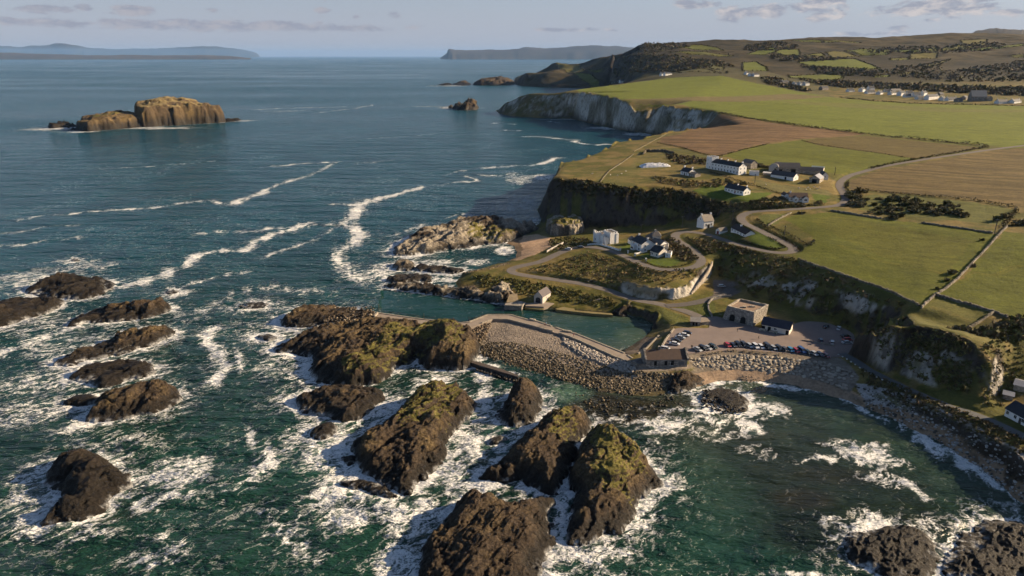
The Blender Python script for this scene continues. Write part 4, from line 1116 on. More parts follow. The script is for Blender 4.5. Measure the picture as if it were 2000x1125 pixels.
# ------------------------------------------------------------ the sea: one sheet to the horizon with swell and surf
def build_sea():
    sth = np.arange(R(-50), R(50), 0.0040)
    r_in = np.exp(np.arange(math.log(62), math.log(1900), 0.0042))
    r_out = np.exp(np.arange(math.log(1900), math.log(110000), 0.045))[1:]
    sr = np.concatenate([r_in, r_out])
    X = (sr[:, None] * np.sin(sth)[None]).astype(np.float32)
    Y = (sr[:, None] * np.cos(sth)[None]).astype(np.float32)
    D = np.hypot(X, Y)
    foam = np.zeros(X.shape, np.float32)
    nz = fbm(X / 13, Y / 13, oct=4, seed=600)
    nb = fbm(X / 45, Y / 45, oct=3, seed=601)
    # surf round the rocks, stronger on the weather (left) side
    for poly, wt, dist in ROCK_POLYS:
        a = np.array(poly)
        reach = 17 if dist < 700 else 30
        m = (X > a[:, 0].min() - 60) & (X < a[:, 0].max() + 60) & (Y > a[:, 1].min() - 60) & (Y < a[:, 1].max() + 60)
        if not m.any():
            continue
        d = np.maximum(0, -sdf(X[m], Y[m], poly))
        cx = a[:, 0].mean()
        side = 1.0 + 0.25 * np.clip((cx - X[m]) / 25, -1, 1)
        f = wt * side * (0.62 * np.exp(-(d / 4.5) ** 1.3) * (.9 + .4 * nz[m]) + 0.42 * np.exp(-(d / (.8 * reach))) * (0.75 + 0.9 * nz[m]))
        foam[m] = np.maximum(foam[m], f)
    for (u, v, ru, rv, ang, amt) in SURF:
        c = P(u, v)
        ex = P(u + ru, v)[0] - c[0]
        ey = max(P(u, max(v - rv, 112))[1] - c[1], .5)
        ca, sa = math.cos(R(ang)), math.sin(R(ang))
        dx, dy = (X - c[0]), (Y - c[1])
        qx, qy = (dx * ca + dy * sa) / ex, (-dx * sa + dy * ca) / ey
        q = np.sqrt(qx * qx + qy * qy) + 0.45 * nz + 0.2 * nb
        foam = np.maximum(foam, amt * (.42 + .52 * amt) * (1 - sstep(0.25, 1.2, q)))
    for L, wd, amt in FOAM_LINES:
        pts = [P(u, v)[:2] for u, v in L]
        pts = [tuple(q) for q in smooth_line([np.array(p) for p in pts], 5)]
        a = np.array(pts)
        mr = 5 * wd + 12
        m = (X > a[:, 0].min() - mr) & (X < a[:, 0].max() + mr) & (Y > a[:, 1].min() - mr) & (Y < a[:, 1].max() + mr)
        s_ = np.clip(D[m] / 350, .6, 3)
        d, _ = segdist(X[m] + 5 * s_ * fbm(X[m] / (14 * s_), Y[m] / (14 * s_), oct=3, seed=620), Y[m] + 8 * s_ * fbm(X[m] / (14 * s_), Y[m] / (14 * s_), oct=3, seed=621), pts)
        brk = fbm(X[m] / (4 * s_), Y[m] / (4 * s_), oct=3, seed=622)
        lng = fbm(X[m] / (30 * s_), Y[m] / (30 * s_), oct=2, seed=623)
        foam[m] = np.maximum(foam[m], amt * (np.exp(-(d / wd) ** 1.5) * (0.72 + 0.55 * brk + .35 * lng) + .42 * np.exp(-d / (2.6 * wd)) * (.7 + 1.2 * brk)))
    # flecks everywhere
    foam = np.maximum(foam, 0.06 + 0.16 * nb * (D < 1200) - 0.08 * sstep(600, 1800, D))
    # sheltered harbour: calm
    hb = [P(*q)[:2] for q in [(748, 566), (850, 577), (980, 596), (1090, 608), (1215, 615), (1280, 630), (1262, 662), (1205, 690), (1100, 645), (1000, 612), (955, 612), (905, 628), (740, 606)]]
    hm = inpoly(X, Y, hb)
    foam[hm] *= 0.25
    fs = [P(*q)[:2] for q in [(1060, 752), (1150, 770), (1340, 770), (1330, 798), (1230, 822), (1140, 798), (1080, 770)]]
    fsm = np.zeros(X.shape, np.float32)
    fsel = (D < 420) & (X > -20)
    fsm[fsel] = sstep(-3, 5, sdf(X[fsel], Y[fsel], fs))
    foam = foam * (1 - .75 * fsm)
    bayp = [P(*q)[:2] for q in [(1330, 860), (1420, 770), (1500, 748), (1640, 782), (1780, 838), (1960, 955), (1900, 1010), (1640, 1010), (1500, 1125), (1330, 1125), (1360, 980)]]
    bm_ = np.zeros(X.shape, np.float32)
    bsel = (D < 420) & (X > 30)
    bm_[bsel] = sstep(-6, 14, sdf(X[bsel], Y[bsel], bayp))
    foam = np.where(foam < .3, foam * (1 - .9 * bm_), foam)
    # body colour of the water: deep, sandy shallows, weed, and a bay darkened like vignetting
    deep, green, shoal, weed = C_(.0045, .050, .070), C_(.0085, .033, .023), C_(.050, .072, .048), C_(.022, .020, .011)
    near = 1 - sstep(200, 620, D)
    c = lerp(np.broadcast_to(deep, X.shape + (3,)), np.broadcast_to(green, X.shape + (3,)), near)
    c = c * (1 + 0.25 * nb)[..., None]
    cm = (D < 700)
    cdist = np.full(X.shape, 99, np.float32)
    cdist[cm], _ = segdist(X[cm], Y[cm], coast2[:58], False)
    sh = np.exp(-cdist / 16) * cm * (X > 20)
    c = lerp(c, np.broadcast_to(shoal, c.shape), np.clip(sh * 1.1, 0, .85))
    for (u, v, ru, rv, col, amt) in [(1500, 860, 230, 105, shoal * .5, .85), (1620, 960, 280, 120, C_(.014, .021, .013), .8), (1230, 800, 120, 36, weed, .95), (1140, 775, 60, 22, weed, .6), (1330, 775, 60, 24, weed, .6), (1560, 975, 80, 22, weed, .7), (1480, 850, 80, 18, weed, .35), (1630, 925, 80, 22, weed, .4),  # bay patches: sandy water with lens vignetting darkened into its colour
                                     (1105, 765, 48, 20, C_(.065, .125, .085), .95), (945, 715, 40, 8, C_(.2, .25, .23), .8), (1180, 640, 90, 24, C_(.012, .040, .029), .8), (1235, 655, 40, 20, C_(.045, .075, .045), .8), (950, 600, 190, 22, C_(.007, .036, .030), .8),
                                     (1270, 620, 20, 14, C_(.004, .006, .006), .6), (900, 470, 90, 14, C_(.02, .035, .03), .5), (1380, 950, 120, 80, C_(.016, .040, .026), .6), (450, 900, 160, 120, C_(.010, .045, .032), .5), (1000, 850, 60, 40, C_(.03, .09, .065), .6), (640, 900, 90, 60, C_(.02, .07, .055), .5), (910, 800, 30, 30, C_(.03, .09, .07), .6)]:
        p = P(u, v)
        ex, ey = P(u + ru, v)[0] - p[0], P(u, v - rv)[1] - p[1]
        q = np.hypot((X - p[0]) / ex, (Y - p[1]) / ey) + 0.4 * nz + 0.2 * nb
        c = lerp(c, np.broadcast_to(col, c.shape), amt * (1 - sstep(.45, 1.1, q)))
    # milky aerated water where the surf is thick
    c = lerp(c, np.broadcast_to(C_(.10, .17, .15), c.shape), sstep(.35, 1.0, foam) * .45 * (D < 900))
    # cloud-ruffled and smooth lanes far out are real differences of the surface
    ruff = fbm(X / 900, Y / 260, oct=4, seed=640)
    Z = (0.30 * fbm(X / 24, Y / 10, oct=3, seed=610) + 0.16 * fbm(X / 6, Y / 3.5, oct=3, seed=611)) * (1 - 0.85 * sstep(400, 1200, D))
    Z = Z * np.where(hm, .15, 1.0) + 0.30 * np.clip(foam, 0, 1) * fbm(X / 3.0, Y / 3.0, oct=3, seed=612) * (D < 500)
    Z = Z - 0.12
    v = np.stack([X, Y, Z], -1).reshape(-1, 3)
    inl = inpoly(X, Y, coast2) & (D < 4000)
    dl = np.full(X.shape, 0, np.float32)
    dl[inl], _ = segdist(X[inl], Y[inl], coast2, True)
    deepin = dl > 14 + D * .02
    kf = ~(deepin[:-1, :-1] & deepin[1:, :-1] & deepin[:-1, 1:] & deepin[1:, 1:])
    f = grid_faces(*X.shape, kf)
    m = bpy.data.materials.new('sea_water')
    m.use_nodes = True
    t = NT(m.node_tree)
    b = t.n['Principled BSDF']
    pos = t.node('ShaderNodeNewGeometry').outputs['Position']
    wc, fa, ru_ = t.attr('Col'), t.attr('foam', 'Fac'), t.attr('ruffle', 'Fac')
    flat = t.scale(pos, (1, 1, 0))
    warp = t.vmath('ADD', flat, t.scale(t.vmath('SUBTRACT', t.noise(flat, 0.11, 4, 0.6, out=1), (.5, .5, .5)), (9, 9, 0)))
    warp = t.vmath('ADD', warp, t.scale(t.vmath('SUBTRACT', t.noise(flat, 0.5, 3, 0.6, out=1), (.5, .5, .5)), (2.2, 2.2, 0)))

    def rid(vec, sc, det=2):
        n = t.noise(vec, sc, det, 0.5)
        return t.math('SUBTRACT', 1.0, t.math('ABSOLUTE', t.math('MULTIPLY', t.math('SUBTRACT', n, 0.5), 6.5)), clamp=True)
    stretch = t.scale(t.node('ShaderNodeVectorRotate', {'Vector': warp, 'Angle': R(-38)}, rotation_type='Z_AXIS').outputs[0], (0.62, 1.25, 0))
    r1, r2, r3 = rid(stretch, 0.17, 2), rid(stretch, 0.45, 2), rid(flat, 1.0, 2)
    pat = t.math('ADD', t.math('ADD', t.math('MULTIPLY', r1, .42), t.math('MULTIPLY', r2, .40)), t.math('MULTIPLY', r3, .18))
    thr = t.ramp(fa, 0.0, 1.0, 1.0, 0.16, False)
    fm = t.node('ShaderNodeMapRange', {0: t.math('SUBTRACT', pat, thr), 1: -0.02, 2: 0.26, 3: 0.0, 4: 1.0})
    fm.interpolation_type = 'SMOOTHSTEP'
    veil = t.math('MULTIPLY', t.ramp(t.math('SUBTRACT', pat, thr), -0.17, 0.12), 0.34)
    fmo = t.math('MAXIMUM', t.math('MULTIPLY', fm.outputs[0], t.ramp(r3, 0.0, 0.7, 0.66, 1.0)), veil)
    fcol = t.mix(t.ramp(t.noise(flat, .6, 4), .3, .7), (.60, .62, .64), (.86, .85, .83))
    t.set(b, 'Base Color', t.mix(fmo, wc, fcol))
    t.set(b, 'Roughness', t.math('ADD', t.ramp(fmo, 0, 1, .16, .75, False), t.ramp(ru_, -.6, .6, -.05, .10, False)))
    b.inputs['IOR'].default_value = 1.33
    t.set(b, 'Specular IOR Level', t.ramp(fmo, 0, 1, .38, .12, False))
    w0 = t.noise(t.scale(pos, (.018, .055, 0)), 1.0, 2, .5)
    w1 = t.noise(t.scale(pos, (.10, .26, 0)), 1.0, 3, .55)
    w2 = t.noise(t.scale(pos, (.35, .75, 0)), 1.0, 3, .6)
    w3 = t.noise(t.scale(pos, (1.4, 2.2, 0)), 1.0, 2, .6)
    h = t.math('ADD', t.math('ADD', t.math('ADD', t.math('MULTIPLY', w0, 9.0), t.math('MULTIPLY', w1, 3.2)), t.math('MULTIPLY', w2, 0.75)), t.math('MULTIPLY', w3, 0.22))
    calm = t.attr('calm', 'Fac')
    bp = t.node('ShaderNodeBump', {'Height': t.math('MULTIPLY', h, t.ramp(calm, 0, 1, 1.0, .22, False)), 'Strength': 1.0, 'Distance': 1.0})
    t.set(b, 'Normal', bp.outputs[0])
    v, f, c_, fo_, rf_, cl_ = compact(v, f, np.clip(c, .002, .6).reshape(-1, 3), np.clip(foam, 0, 1.15).ravel(), ruff.ravel(), np.maximum(hm, .6 * bm_).astype(np.float32).ravel())
    o = link('sea', mesh_from('sea', v, f, m, col=c_, attrs={'foam': fo_, 'ruffle': rf_, 'calm': cl_}))
    tag(o, kind='structure')
    print('sea', len(v))


SURF = [(70, 545, 130, 26, 8, .75), (180, 520, 70, 18, 0, .6), (40, 640, 110, 40, 8, .62), (180, 665, 210, 40, 10, .6), (90, 740, 120, 46, 8, .66), (60, 800, 110, 36, 0, .66), (340, 790, 60, 36, 0, .5), (250, 860, 170, 34, 6, .55), (330, 925, 110, 44, 12, .8), (60, 960, 75, 90, 10, .72), (160, 1045, 170, 26, 10, .66),
        (270, 985, 60, 30, 25, .7), (370, 620, 60, 18, 10, .5), (480, 1000, 160, 60, 0, .40), (430, 700, 50, 30, 0, .5), (500, 600, 80, 22, 0, .66), (560, 640, 70, 26, 0, .62), (470, 640, 50, 20, 0, .5), (530, 720, 70, 40, 0, .60), (585, 850, 50, 50, 0, .62), (640, 880, 70, 60, 0, .85), (650, 960, 60, 40, 0, .9),
        (700, 1010, 110, 50, 10, .85), (780, 1010, 90, 60, 20, .85), (770, 1090, 60, 60, 0, .8), (590, 1000, 60, 60, 0, .55), (880, 930, 60, 60, 30, .88), (915, 870, 45, 50, 0, .85), (850, 745, 70, 18, 20, .88), (760, 795, 60, 26, 20, .92), (720, 825, 40, 22, 20, .85), (945, 735, 28, 22, 0, .9), (945, 790, 28, 60, 0, .88),
        (1030, 835, 40, 14, 20, .85), (1095, 985, 16, 46, 0, .92), (1100, 1060, 60, 40, 0, .8), (1180, 1085, 110, 34, 5, .72), (1000, 1120, 40, 14, 0, .95), (1265, 1000, 50, 50, 0, .72), (1310, 935, 45, 60, 0, .62), (1290, 870, 40, 36, 0, .5), (1290, 825, 80, 24, 5, .85), (1380, 815, 60, 18, 0, .72), (1400, 845, 80, 30, 0, .5),
        (1500, 800, 48, 22, 0, .85), (1470, 835, 40, 30, 0, .85), (1480, 880, 60, 26, 0, .5), (1690, 885, 105, 34, -18, .85), (1730, 935, 80, 24, -25, .66), (1640, 960, 60, 24, 0, .4), (1640, 1020, 60, 26, 0, .6), (1690, 1095, 60, 26, 0, .7), (1850, 1020, 80, 26, 0, .6), (1545, 1120, 80, 10, 0, .95), (1700, 1000, 100, 14, 0, .5), (1200, 1120, 60, 16, 0, .7),
        (840, 511, 75, 8, 0, .9), (930, 512, 40, 8, 0, .75), (870, 546, 60, 7, 0, .92), (745, 530, 40, 20, 0, .8), (720, 545, 40, 16, 0, .6), (982, 489, 22, 10, 0, .95), (1030, 400, 36, 22, 0, .62), (1045, 430, 22, 10, 0, .8), (1015, 352, 45, 14, 0, .66), (1000, 340, 30, 8, 0, .6), (1060, 345, 30, 8, 0, .8),
        (90, 252, 70, 4, 0, .8), (150, 257, 60, 3, 0, .8), (300, 250, 120, 3, 0, .8), (470, 236, 40, 2, 0, .7), (560, 217, 60, 2.5, 0, .45), (1190, 250, 50, 4, -8, .8), (1250, 262, 40, 4, -8, .8), (1110, 233, 70, 2, 0, .6), (830, 208, 40, 1.5, 0, .5), (880, 168, 50, 1, 0, .7), (945, 715, 40, 8, 0, .9), (1100, 752, 40, 10, 0, .45), (1075, 785, 26, 8, 0, .6)]
FOAM_LINES = [([(690, 548), (672, 520), (660, 500), (700, 470), (708, 462), (690, 448), (670, 440), (690, 425), (715, 395), (770, 380), (835, 366)], 5.0, .95), ([(300, 545), (360, 520), (400, 497), (480, 487), (500, 470), (560, 450), (592, 437)], 4.5, .85), ([(240, 560), (300, 545), (360, 520)], 6, .7),
              ([(60, 425), (200, 412), (300, 405), (400, 393), (450, 400), (520, 370), (600, 340), (660, 318)], 3.5, .66), ([(445, 402), (470, 388), (520, 376)], 4, .75), ([(530, 325), (580, 320), (650, 318)], 4, .7), ([(860, 360), (905, 358), (945, 352), (920, 346)], 3, .75), ([(880, 342), (915, 335)], 2.5, .7), ([(0, 480), (80, 472), (140, 465)], 4, .5), ([(400, 456), (470, 452), (600, 441), (690, 440)], 4, .6),
              ([(0, 455), (60, 448), (140, 440)], 3, .45), ([(430, 640), (408, 662), (440, 690), (450, 722), (420, 745)], 4, .8), ([(520, 500), (600, 470), (640, 450)], 3, .5), ([(655, 400), (700, 402), (715, 395)], 4, .8), ([(500, 214), (600, 210), (720, 208)], 5, .55), ([(610, 222), (740, 205)], 4, .5), ([(1030, 266), (1060, 266), (1095, 272), (1150, 279), (1200, 280)], 3.5, .85), ([(965, 326), (1000, 322), (1050, 318), (1090, 306)], 4.5, .8), ([(1000, 345), (960, 340)], 4, .6),
              ([(970, 240), (1000, 242)], 4, .7), ([(985, 254), (1015, 255)], 3, .7), ([(1065, 238), (1090, 241)], 3, .6), ([(420, 670), (460, 700), (470, 720)], 4, .5), ([(330, 965), (420, 960), (470, 940), (520, 905), (490, 850)], 4, .6), ([(280, 1090), (330, 1075), (320, 1050)], 4, .55), ([(620, 1085), (560, 1050), (520, 1000)], 5, .4), ([(390, 610), (420, 600), (500, 560), (640, 575)], 5, .45), ([(760, 460), (800, 450), (860, 432)], 4, .5), ([(880, 425), (940, 420)], 4, .55),
              ([(1395, 748), (1440, 746), (1500, 749), (1560, 757), (1610, 770), (1650, 786), (1700, 804), (1740, 820), (1780, 840), (1830, 866), (1870, 890), (1920, 925), (1980, 975), (2050, 1060)], 1.3, 1.1), ([(1740, 825), (1780, 848), (1830, 874), (1870, 900)], 3.5, .75), ([(1500, 752), (1560, 762)], 2, .6), ([(1207, 685), (1232, 674), (1258, 661)], .5, 1.0), ([(1690, 898), (1740, 930), (1800, 965)], 1.4, 1.0), ([(1210, 815), (1260, 800), (1330, 795), (1400, 800)], 2.0, .95), ([(1550, 905), (1620, 900)], 3, .5),
              ([(930, 708), (960, 715), (1005, 728)], 1.6, 1.0), ([(1010, 378), (990, 400), (1000, 425)], 6, .5), ([(700, 320), (760, 312)], 4, .35), ([(200, 330), (330, 322), (420, 316)], 4, .35), ([(720, 270), (860, 262)], 4, .35), ([(140, 640), (60, 668), (0, 690)], 5, .7), ([(350, 560), (420, 545), (480, 530)], 4, .5)]
build_sea()
# ------------------------------------------------------------ building kit
def boxes_mesh(name, bxs, mat):
    """bxs: (cx, cy, cz, sx, sy, sz[, rotz]) joined in one part"""
    v, f = [], []
    for b in bxs:
        cx, cy, cz, sx, sy, sz = b[:6]
        rz = b[6] if len(b) > 6 else 0
        c, s = math.cos(rz), math.sin(rz)
        k = len(v)
        for dz in (-.5, .5):
            for dx, dy in ((-.5, -.5), (.5, -.5), (.5, .5), (-.5, .5)):
                x, y = dx * sx, dy * sy
                v.append((cx + x * c - y * s, cy + x * s + y * c, cz + dz * sz))
        f += [(k, k + 3, k + 2, k + 1), (k + 4, k + 5, k + 6, k + 7)] + [(k + i, k + (i + 1) % 4, k + 4 + (i + 1) % 4, k + 4 + i) for i in range(4)]
    return mesh_from(name, v, f, mat, smooth=False)


def empty(name, loc, rz=0.0):
    o = bpy.data.objects.new(name, None)
    COL.objects.link(o)
    o.location = loc
    o.rotation_euler = (0, 0, rz)
    o.empty_display_size = 0.5
    return o


def part(name, me, parent, loc=(0, 0, 0), rz=0):
    o = link(name, me, parent, loc)
    o.rotation_euler = (0, 0, rz)
    return o


WHITE = mat_simple('white_render', (.78, .77, .75), .85, .10, .5)
CREAM = mat_simple('cream_render', (.66, .62, .55), .85, .12, .5)
def masonry(name, c):
    m = mat_simple(name, c, .95, .3, .5)
    t = NT(m.node_tree)
    b = t.n['Principled BSDF']
    v = t.node('ShaderNodeTexCoord').outputs['Object']
    v = t.scale(v, (1, 1, 1.7))
    vo = t.node('ShaderNodeTexVoronoi', {'Vector': v, 'Scale': 1.1})
    ed = t.node('ShaderNodeTexVoronoi', {'Vector': v, 'Scale': 1.1}, feature='DISTANCE_TO_EDGE').outputs[0]
    old = b.inputs['Base Color'].links[0].from_socket
    k = t.math('MULTIPLY', t.ramp(t.node('ShaderNodeSeparateColor', {0: vo.outputs['Color']}).outputs[0], 0, 1, .55, 1.35, False), t.ramp(ed, 0.0, .10, .5, 1.0))
    t.set(b, 'Base Color', t.node('ShaderNodeVectorMath', {0: old, 3: k}, operation='SCALE').outputs[0])
    t.set(b, 'Normal', t.node('ShaderNodeBump', {'Height': ed, 'Strength': .6, 'Distance': .15}).outputs[0])
    return m


STONE = masonry('grey_stone', (.30, .27, .235))
PSTONE = masonry('pale_stone', (.41, .365, .30))
CONC = mat_simple('concrete', (.27, .225, .185), .93, .25, .35, .5)
SLATE = mat_simple('slate_roof', (.030, .034, .042), .62, .3, .9, .3)
GSLATE = mat_simple('grey_slate_roof', (.135, .125, .118), .75, .3, .9, .3)
BTILE = mat_simple('brown_tile_roof', (.090, .062, .050), .8, .25, .9, .3)
TIN_ = mat_simple('tin_roof', (.36, .36, .37), .45, .2, .5, 0, .5)
RUSTY = mat_simple('weathered_iron_roof', (.075, .072, .075), .6, .35, .4)
GLASS = mat_simple('window_glass', (.018, .022, .028), .12, .1, 1, 0, 0, .8)
FRAME = mat_simple('white_frame', (.72, .72, .70), .6, .05, 1)
DOORM = mat_simple('dark_door', (.045, .035, .035), .6, .2, 1)
REDD = mat_simple('red_door', (.20, .03, .03), .6, .2, 1)
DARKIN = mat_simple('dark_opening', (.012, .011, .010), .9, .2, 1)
WOOD = mat_simple('weathered_timber', (.13, .10, .075), .85, .3, 2)
MESHC = {}


def cached(key, fn):
    if key not in MESHC:
        MESHC[key] = fn()
    return MESHC[key]


def add_window(par, x, y, z, w, h, face, sub=True):
    """face: 'f' front (-y), 'b' back, 'l' -x, 'r' +x; window part with its pane as sub-part"""
    rz = {'f': 0, 'b': math.pi, 'l': -math.pi / 2, 'r': math.pi / 2}[face]
    key = ('win', round(w, 2), round(h, 2))
    fr = cached(key, lambda: boxes_mesh('window', [(-w / 2, 0, 0, .10, .10, h + .1), (w / 2, 0, 0, .10, .10, h + .1), (0, 0, h / 2, w, .10, .10), (0, -.02, -h / 2 - .04, w + .24, .16, .10), (0, 0, 0, .06, .09, h)], FRAME))
    o = part('window', fr, par, (x, y, z), rz)
    pn = cached(('pane',) + key, lambda: boxes_mesh('pane', [(0, .0, 0, w - .06, .05, h - .04)], GLASS))
    part('pane', pn, o)
    return o


def house(name, label, A, B, depth, wh, rh, wall=WHITE, roof=SLATE, wins=(), doors=(), chim=(), ridge='x', cat='house', z=None, over=.35, plinth=3.0, group=None, world=False, gwins=(), hip=0.0, rthick=.16):
    """gabled building. A, B = photo pixels (or world points) of the front base corners; wins/doors: (t along front, height of centre, w, h)"""
    a = np.array(A if world else G(*A), float)
    b = np.array(B if world else G(*B), float)
    z0 = (a[2] + b[2]) / 2 if z is None else z
    if not world and z is not None:
        a, b = np.array(P(*A, z)), np.array(P(*B, z))
    L = float(np.hypot(*(b - a)[:2]))
    rz = math.atan2(b[1] - a[1], b[0] - a[0])
    e = empty(name, ((a[0] + b[0]) / 2, (a[1] + b[1]) / 2, z0), rz)
    tag(e, label, cat, group)
    d = depth
    if ridge == 'x':
        v = [(-L / 2, 0, -plinth), (L / 2, 0, -plinth), (L / 2, d, -plinth), (-L / 2, d, -plinth), (-L / 2, 0, wh), (L / 2, 0, wh), (L / 2, d, wh), (-L / 2, d, wh), (-L / 2 + hip, d / 2, wh + rh - .05), (L / 2 - hip, d / 2, wh + rh - .05)]
        f = [(0, 1, 5, 4), (1, 2, 6, 9, 5), (2, 3, 7, 6), (3, 0, 4, 8, 7)]
        o = over
        s = rh / (d / 2)
        lo = wh - o * s
        hx = hip
        r = [(-L / 2 - o, -o, lo), (L / 2 + o, -o, lo), (L / 2 + o - hx, d / 2, wh + rh), (-L / 2 - o + hx, d / 2, wh + rh), (L / 2 + o, d + o, lo), (-L / 2 - o, d + o, lo)]
        rf = [(0, 1, 2, 3), (3, 2, 4, 5)] + ([(1, 4, 2), (0, 3, 5)] if hip else [])
    else:
        v = [(-L / 2, 0, -plinth), (L / 2, 0, -plinth), (L / 2, d, -plinth), (-L / 2, d, -plinth), (-L / 2, 0, wh), (L / 2, 0, wh), (L / 2, d, wh), (-L / 2, d, wh), (0, 0, wh + rh - .05), (0, d, wh + rh - .05)]
        f = [(0, 1, 5, 8, 4), (1, 2, 6, 5), (2, 3, 7, 9, 6), (3, 0, 4, 7)]
        o = over
        s = rh / (L / 2)
        lo = wh - o * s
        r = [(-L / 2 - o, -o, lo), (0, -o, wh + rh), (0, d + o, wh + rh), (-L / 2 - o, d + o, lo), (L / 2 + o, -o, lo), (L / 2 + o, d + o, lo)]
        rf = [(0, 1, 2, 3), (1, 4, 5, 2)]
    part('wall', mesh_from('wall', v, f, wall, smooth=False), e)
    n = len(r)
    rv = [(x, y, zz + rthick) for x, y, zz in r] + [(x, y, zz + .02) for x, y, zz in r]
    ed = {}
    ff = list(rf) + [tuple(i + n for i in q[::-1]) for q in rf]
    for q in rf:
        for i in range(len(q)):
            k = (q[i], q[(i + 1) % len(q)])
            ed[k] = 1
    for (i, j) in ed:
        if (j, i) not in ed:
            ff.append((i, i + n, j + n, j))
    ro = part('roof', mesh_from('roof', rv, ff, roof, smooth=False), e)
    for c in chim:
        t, hh = c[0], c[1]
        cx, cy = ((t - .5) * L, d / 2) if ridge == 'x' else (0, t * d)
        co = part('chimney', cached(('chim', wall.name, hh), lambda: boxes_mesh('chimney', [(0, 0, hh / 2 - .8, .75, 1.0, hh + 1.6), (0, 0, hh - .05, .95, 1.2, .18)], wall)), ro if False else e, (cx, cy, wh + rh))
        part('chimney_pot', cached('pot', lambda: boxes_mesh('chimney_pot', [(0, -.25, .2, .24, .24, .5, .4), (0, .25, .2, .24, .24, .5, .2)], BTILE)), co, (0, 0, hh))
    for (t, zc, w, h) in wins:
        add_window(e, (t - .5) * L, -.04, zc, w, h, 'f')
    for (side, t, zc, w, h) in gwins:
        add_window(e, (L / 2 + .04) if side == 'r' else (-L / 2 - .04), t * d, zc, w, h, side)
    for q in doors:
        t, w, h = q[:3]
        m = q[3] if len(q) > 3 else DOORM
        part('door', cached(('door', round(w, 2), round(h, 2), m.name), lambda: boxes_mesh('door', [(0, 0, h / 2, w, .12, h)], m)), e, ((t - .5) * L, -.03, 0))
    return e


def row(n, zc, w, h, a=.08, b=.92):
    return [(a + (b - a) * i / (n - 1), zc, w, h) for i in range(n)]


def blk(name, label, A, B, depth, h, mat, z=None, par=.5, cren=False, cat='house', wins=(), gwins=(), plinth=3, parent=None, roofm=None, over=0.0):
    """flat roofed block with a parapet, crenellated if asked"""
    a, b = (np.array(P(*A, z)), np.array(P(*B, z))) if z is not None else (np.array(G(*A)), np.array(G(*B)))
    L = float(np.hypot(*(b - a)[:2]))
    e = empty(name, ((a[0] + b[0]) / 2, (a[1] + b[1]) / 2, (a[2] + b[2]) / 2), math.atan2(b[1] - a[1], b[0] - a[0]))
    tag(e, label, cat)
    crenel(e, 0, 0, L, depth, h, mat, par, cren, plinth, roofm)
    for (t, zc, w, hh) in wins:
        add_window(e, (t - .5) * L, -.04, zc, w, hh, 'f')
    for (side, t, zc, w, hh) in gwins:
        add_window(e, (L / 2 + .04) if side == 'r' else (-L / 2 - .04), t * depth, zc, w, hh, side)
    return e, L


def crenel(e, cx, y0, L, d, h, mat, par=.5, cren=True, plinth=3, roofm=None, nm='wall'):
    part(nm, boxes_mesh(nm, [(cx, y0 + d / 2, (h - plinth) / 2, L, d, h + plinth)], mat), e)
    part('flat_roof', boxes_mesh('flat_roof', [(cx, y0 + d / 2, h + .03, L - .5, d - .5, .1)], roofm or GSLATE), e)
    bx = []
    t = .28
    ub = cached(('ub', mat.name), lambda: boxes_mesh('merlon', [(0, 0, 0, 1, 1, 1)], mat))
    for (x0, yy0, x1, yy1) in ((-L / 2, 0, L / 2, 0), (-L / 2, d, L / 2, d), (-L / 2, 0, -L / 2, d), (L / 2, 0, L / 2, d)):
        ln = math.hypot(x1 - x0, yy1 - yy0)
        ang = math.atan2(yy1 - yy0, x1 - x0)
        inx, iny = (0, t / 2 if yy0 == 0 else -t / 2) if yy0 == yy1 else (t / 2 if x0 < 0 else -t / 2, 0)
        if not cren:
            bx.append((cx + (x0 + x1) / 2 + inx, y0 + (yy0 + yy1) / 2 + iny, h + par / 2 - .01, ln + .004 if yy0 == yy1 else ln - 2 * t, t, par, ang))
        else:
            n = max(2, int(ln / 1.5))
            for i in range(n):
                q = (i + .5) / n
                o = part('merlon', ub, e, (cx + x0 + (x1 - x0) * q + inx, y0 + yy0 + (yy1 - yy0) * q + iny, h + par / 2 - .01), ang)
                o.scale = (ln / n * .58, t, par)
    for b in bx:
        o = part('parapet', ub, e, b[:3], b[6])
        o.scale = b[3:6]


# --- houses on the clifftop
house('terrace_house', 'long two storey white house with slate roof above the dark cliff', (1389, 330.5), (1442, 342), 8.5, 5.9, 2.6, chim=[(.2, 1.0), (.45, 1.0), (.72, 1.0), (.97, 1.0)], wins=row(9, 1.5, .9, 1.5, .05, .95) + row(9, 4.4, .9, 1.3, .05, .95), gwins=[('r', .25, 1.5, .9, 1.4), ('r', .75, 1.5, .9, 1.4), ('r', .25, 4.4, .9, 1.3), ('r', .75, 4.4, .9, 1.3), ('r', .5, 6.6, .8, .9)], hip=0)
tw, _l = blk('castellated_tower', 'square white tower at the seaward end of the long white house', (1378.5, 328.2), (1388.6, 330.4), 6.5, 9.2, WHITE, par=.7, cren=True, cat='tower', wins=[(.3, 6.9, .7, 1.5), (.3, 3.9, .7, 1.5), (.7, 1.5, .7, 1.4)])
house('stone_barn', 'grey stone barn behind the long white house', (1448, 327), (1466, 330.5), 7, 4.4, 2.4, STONE, GSLATE, cat='barn')
blk('yard_walls', 'roofless white outbuilding at the right end of the long white house', (1463.5, 342), (1482, 343.5), 5, 2.7, WHITE, par=.5, cat='outbuilding', roofm=CONC)
house('cottage', 'small white cottage with two chimneys nearest the cliff edge', (1329, 340.5), (1345, 343.6), 7, 2.8, 2.6, chim=[(.03, 1.3), (.97, 1.3)], wins=[(.25, 1.4, .9, 1.1), (.75, 1.4, .9, 1.1)], doors=[(.5, .9, 2.0)])
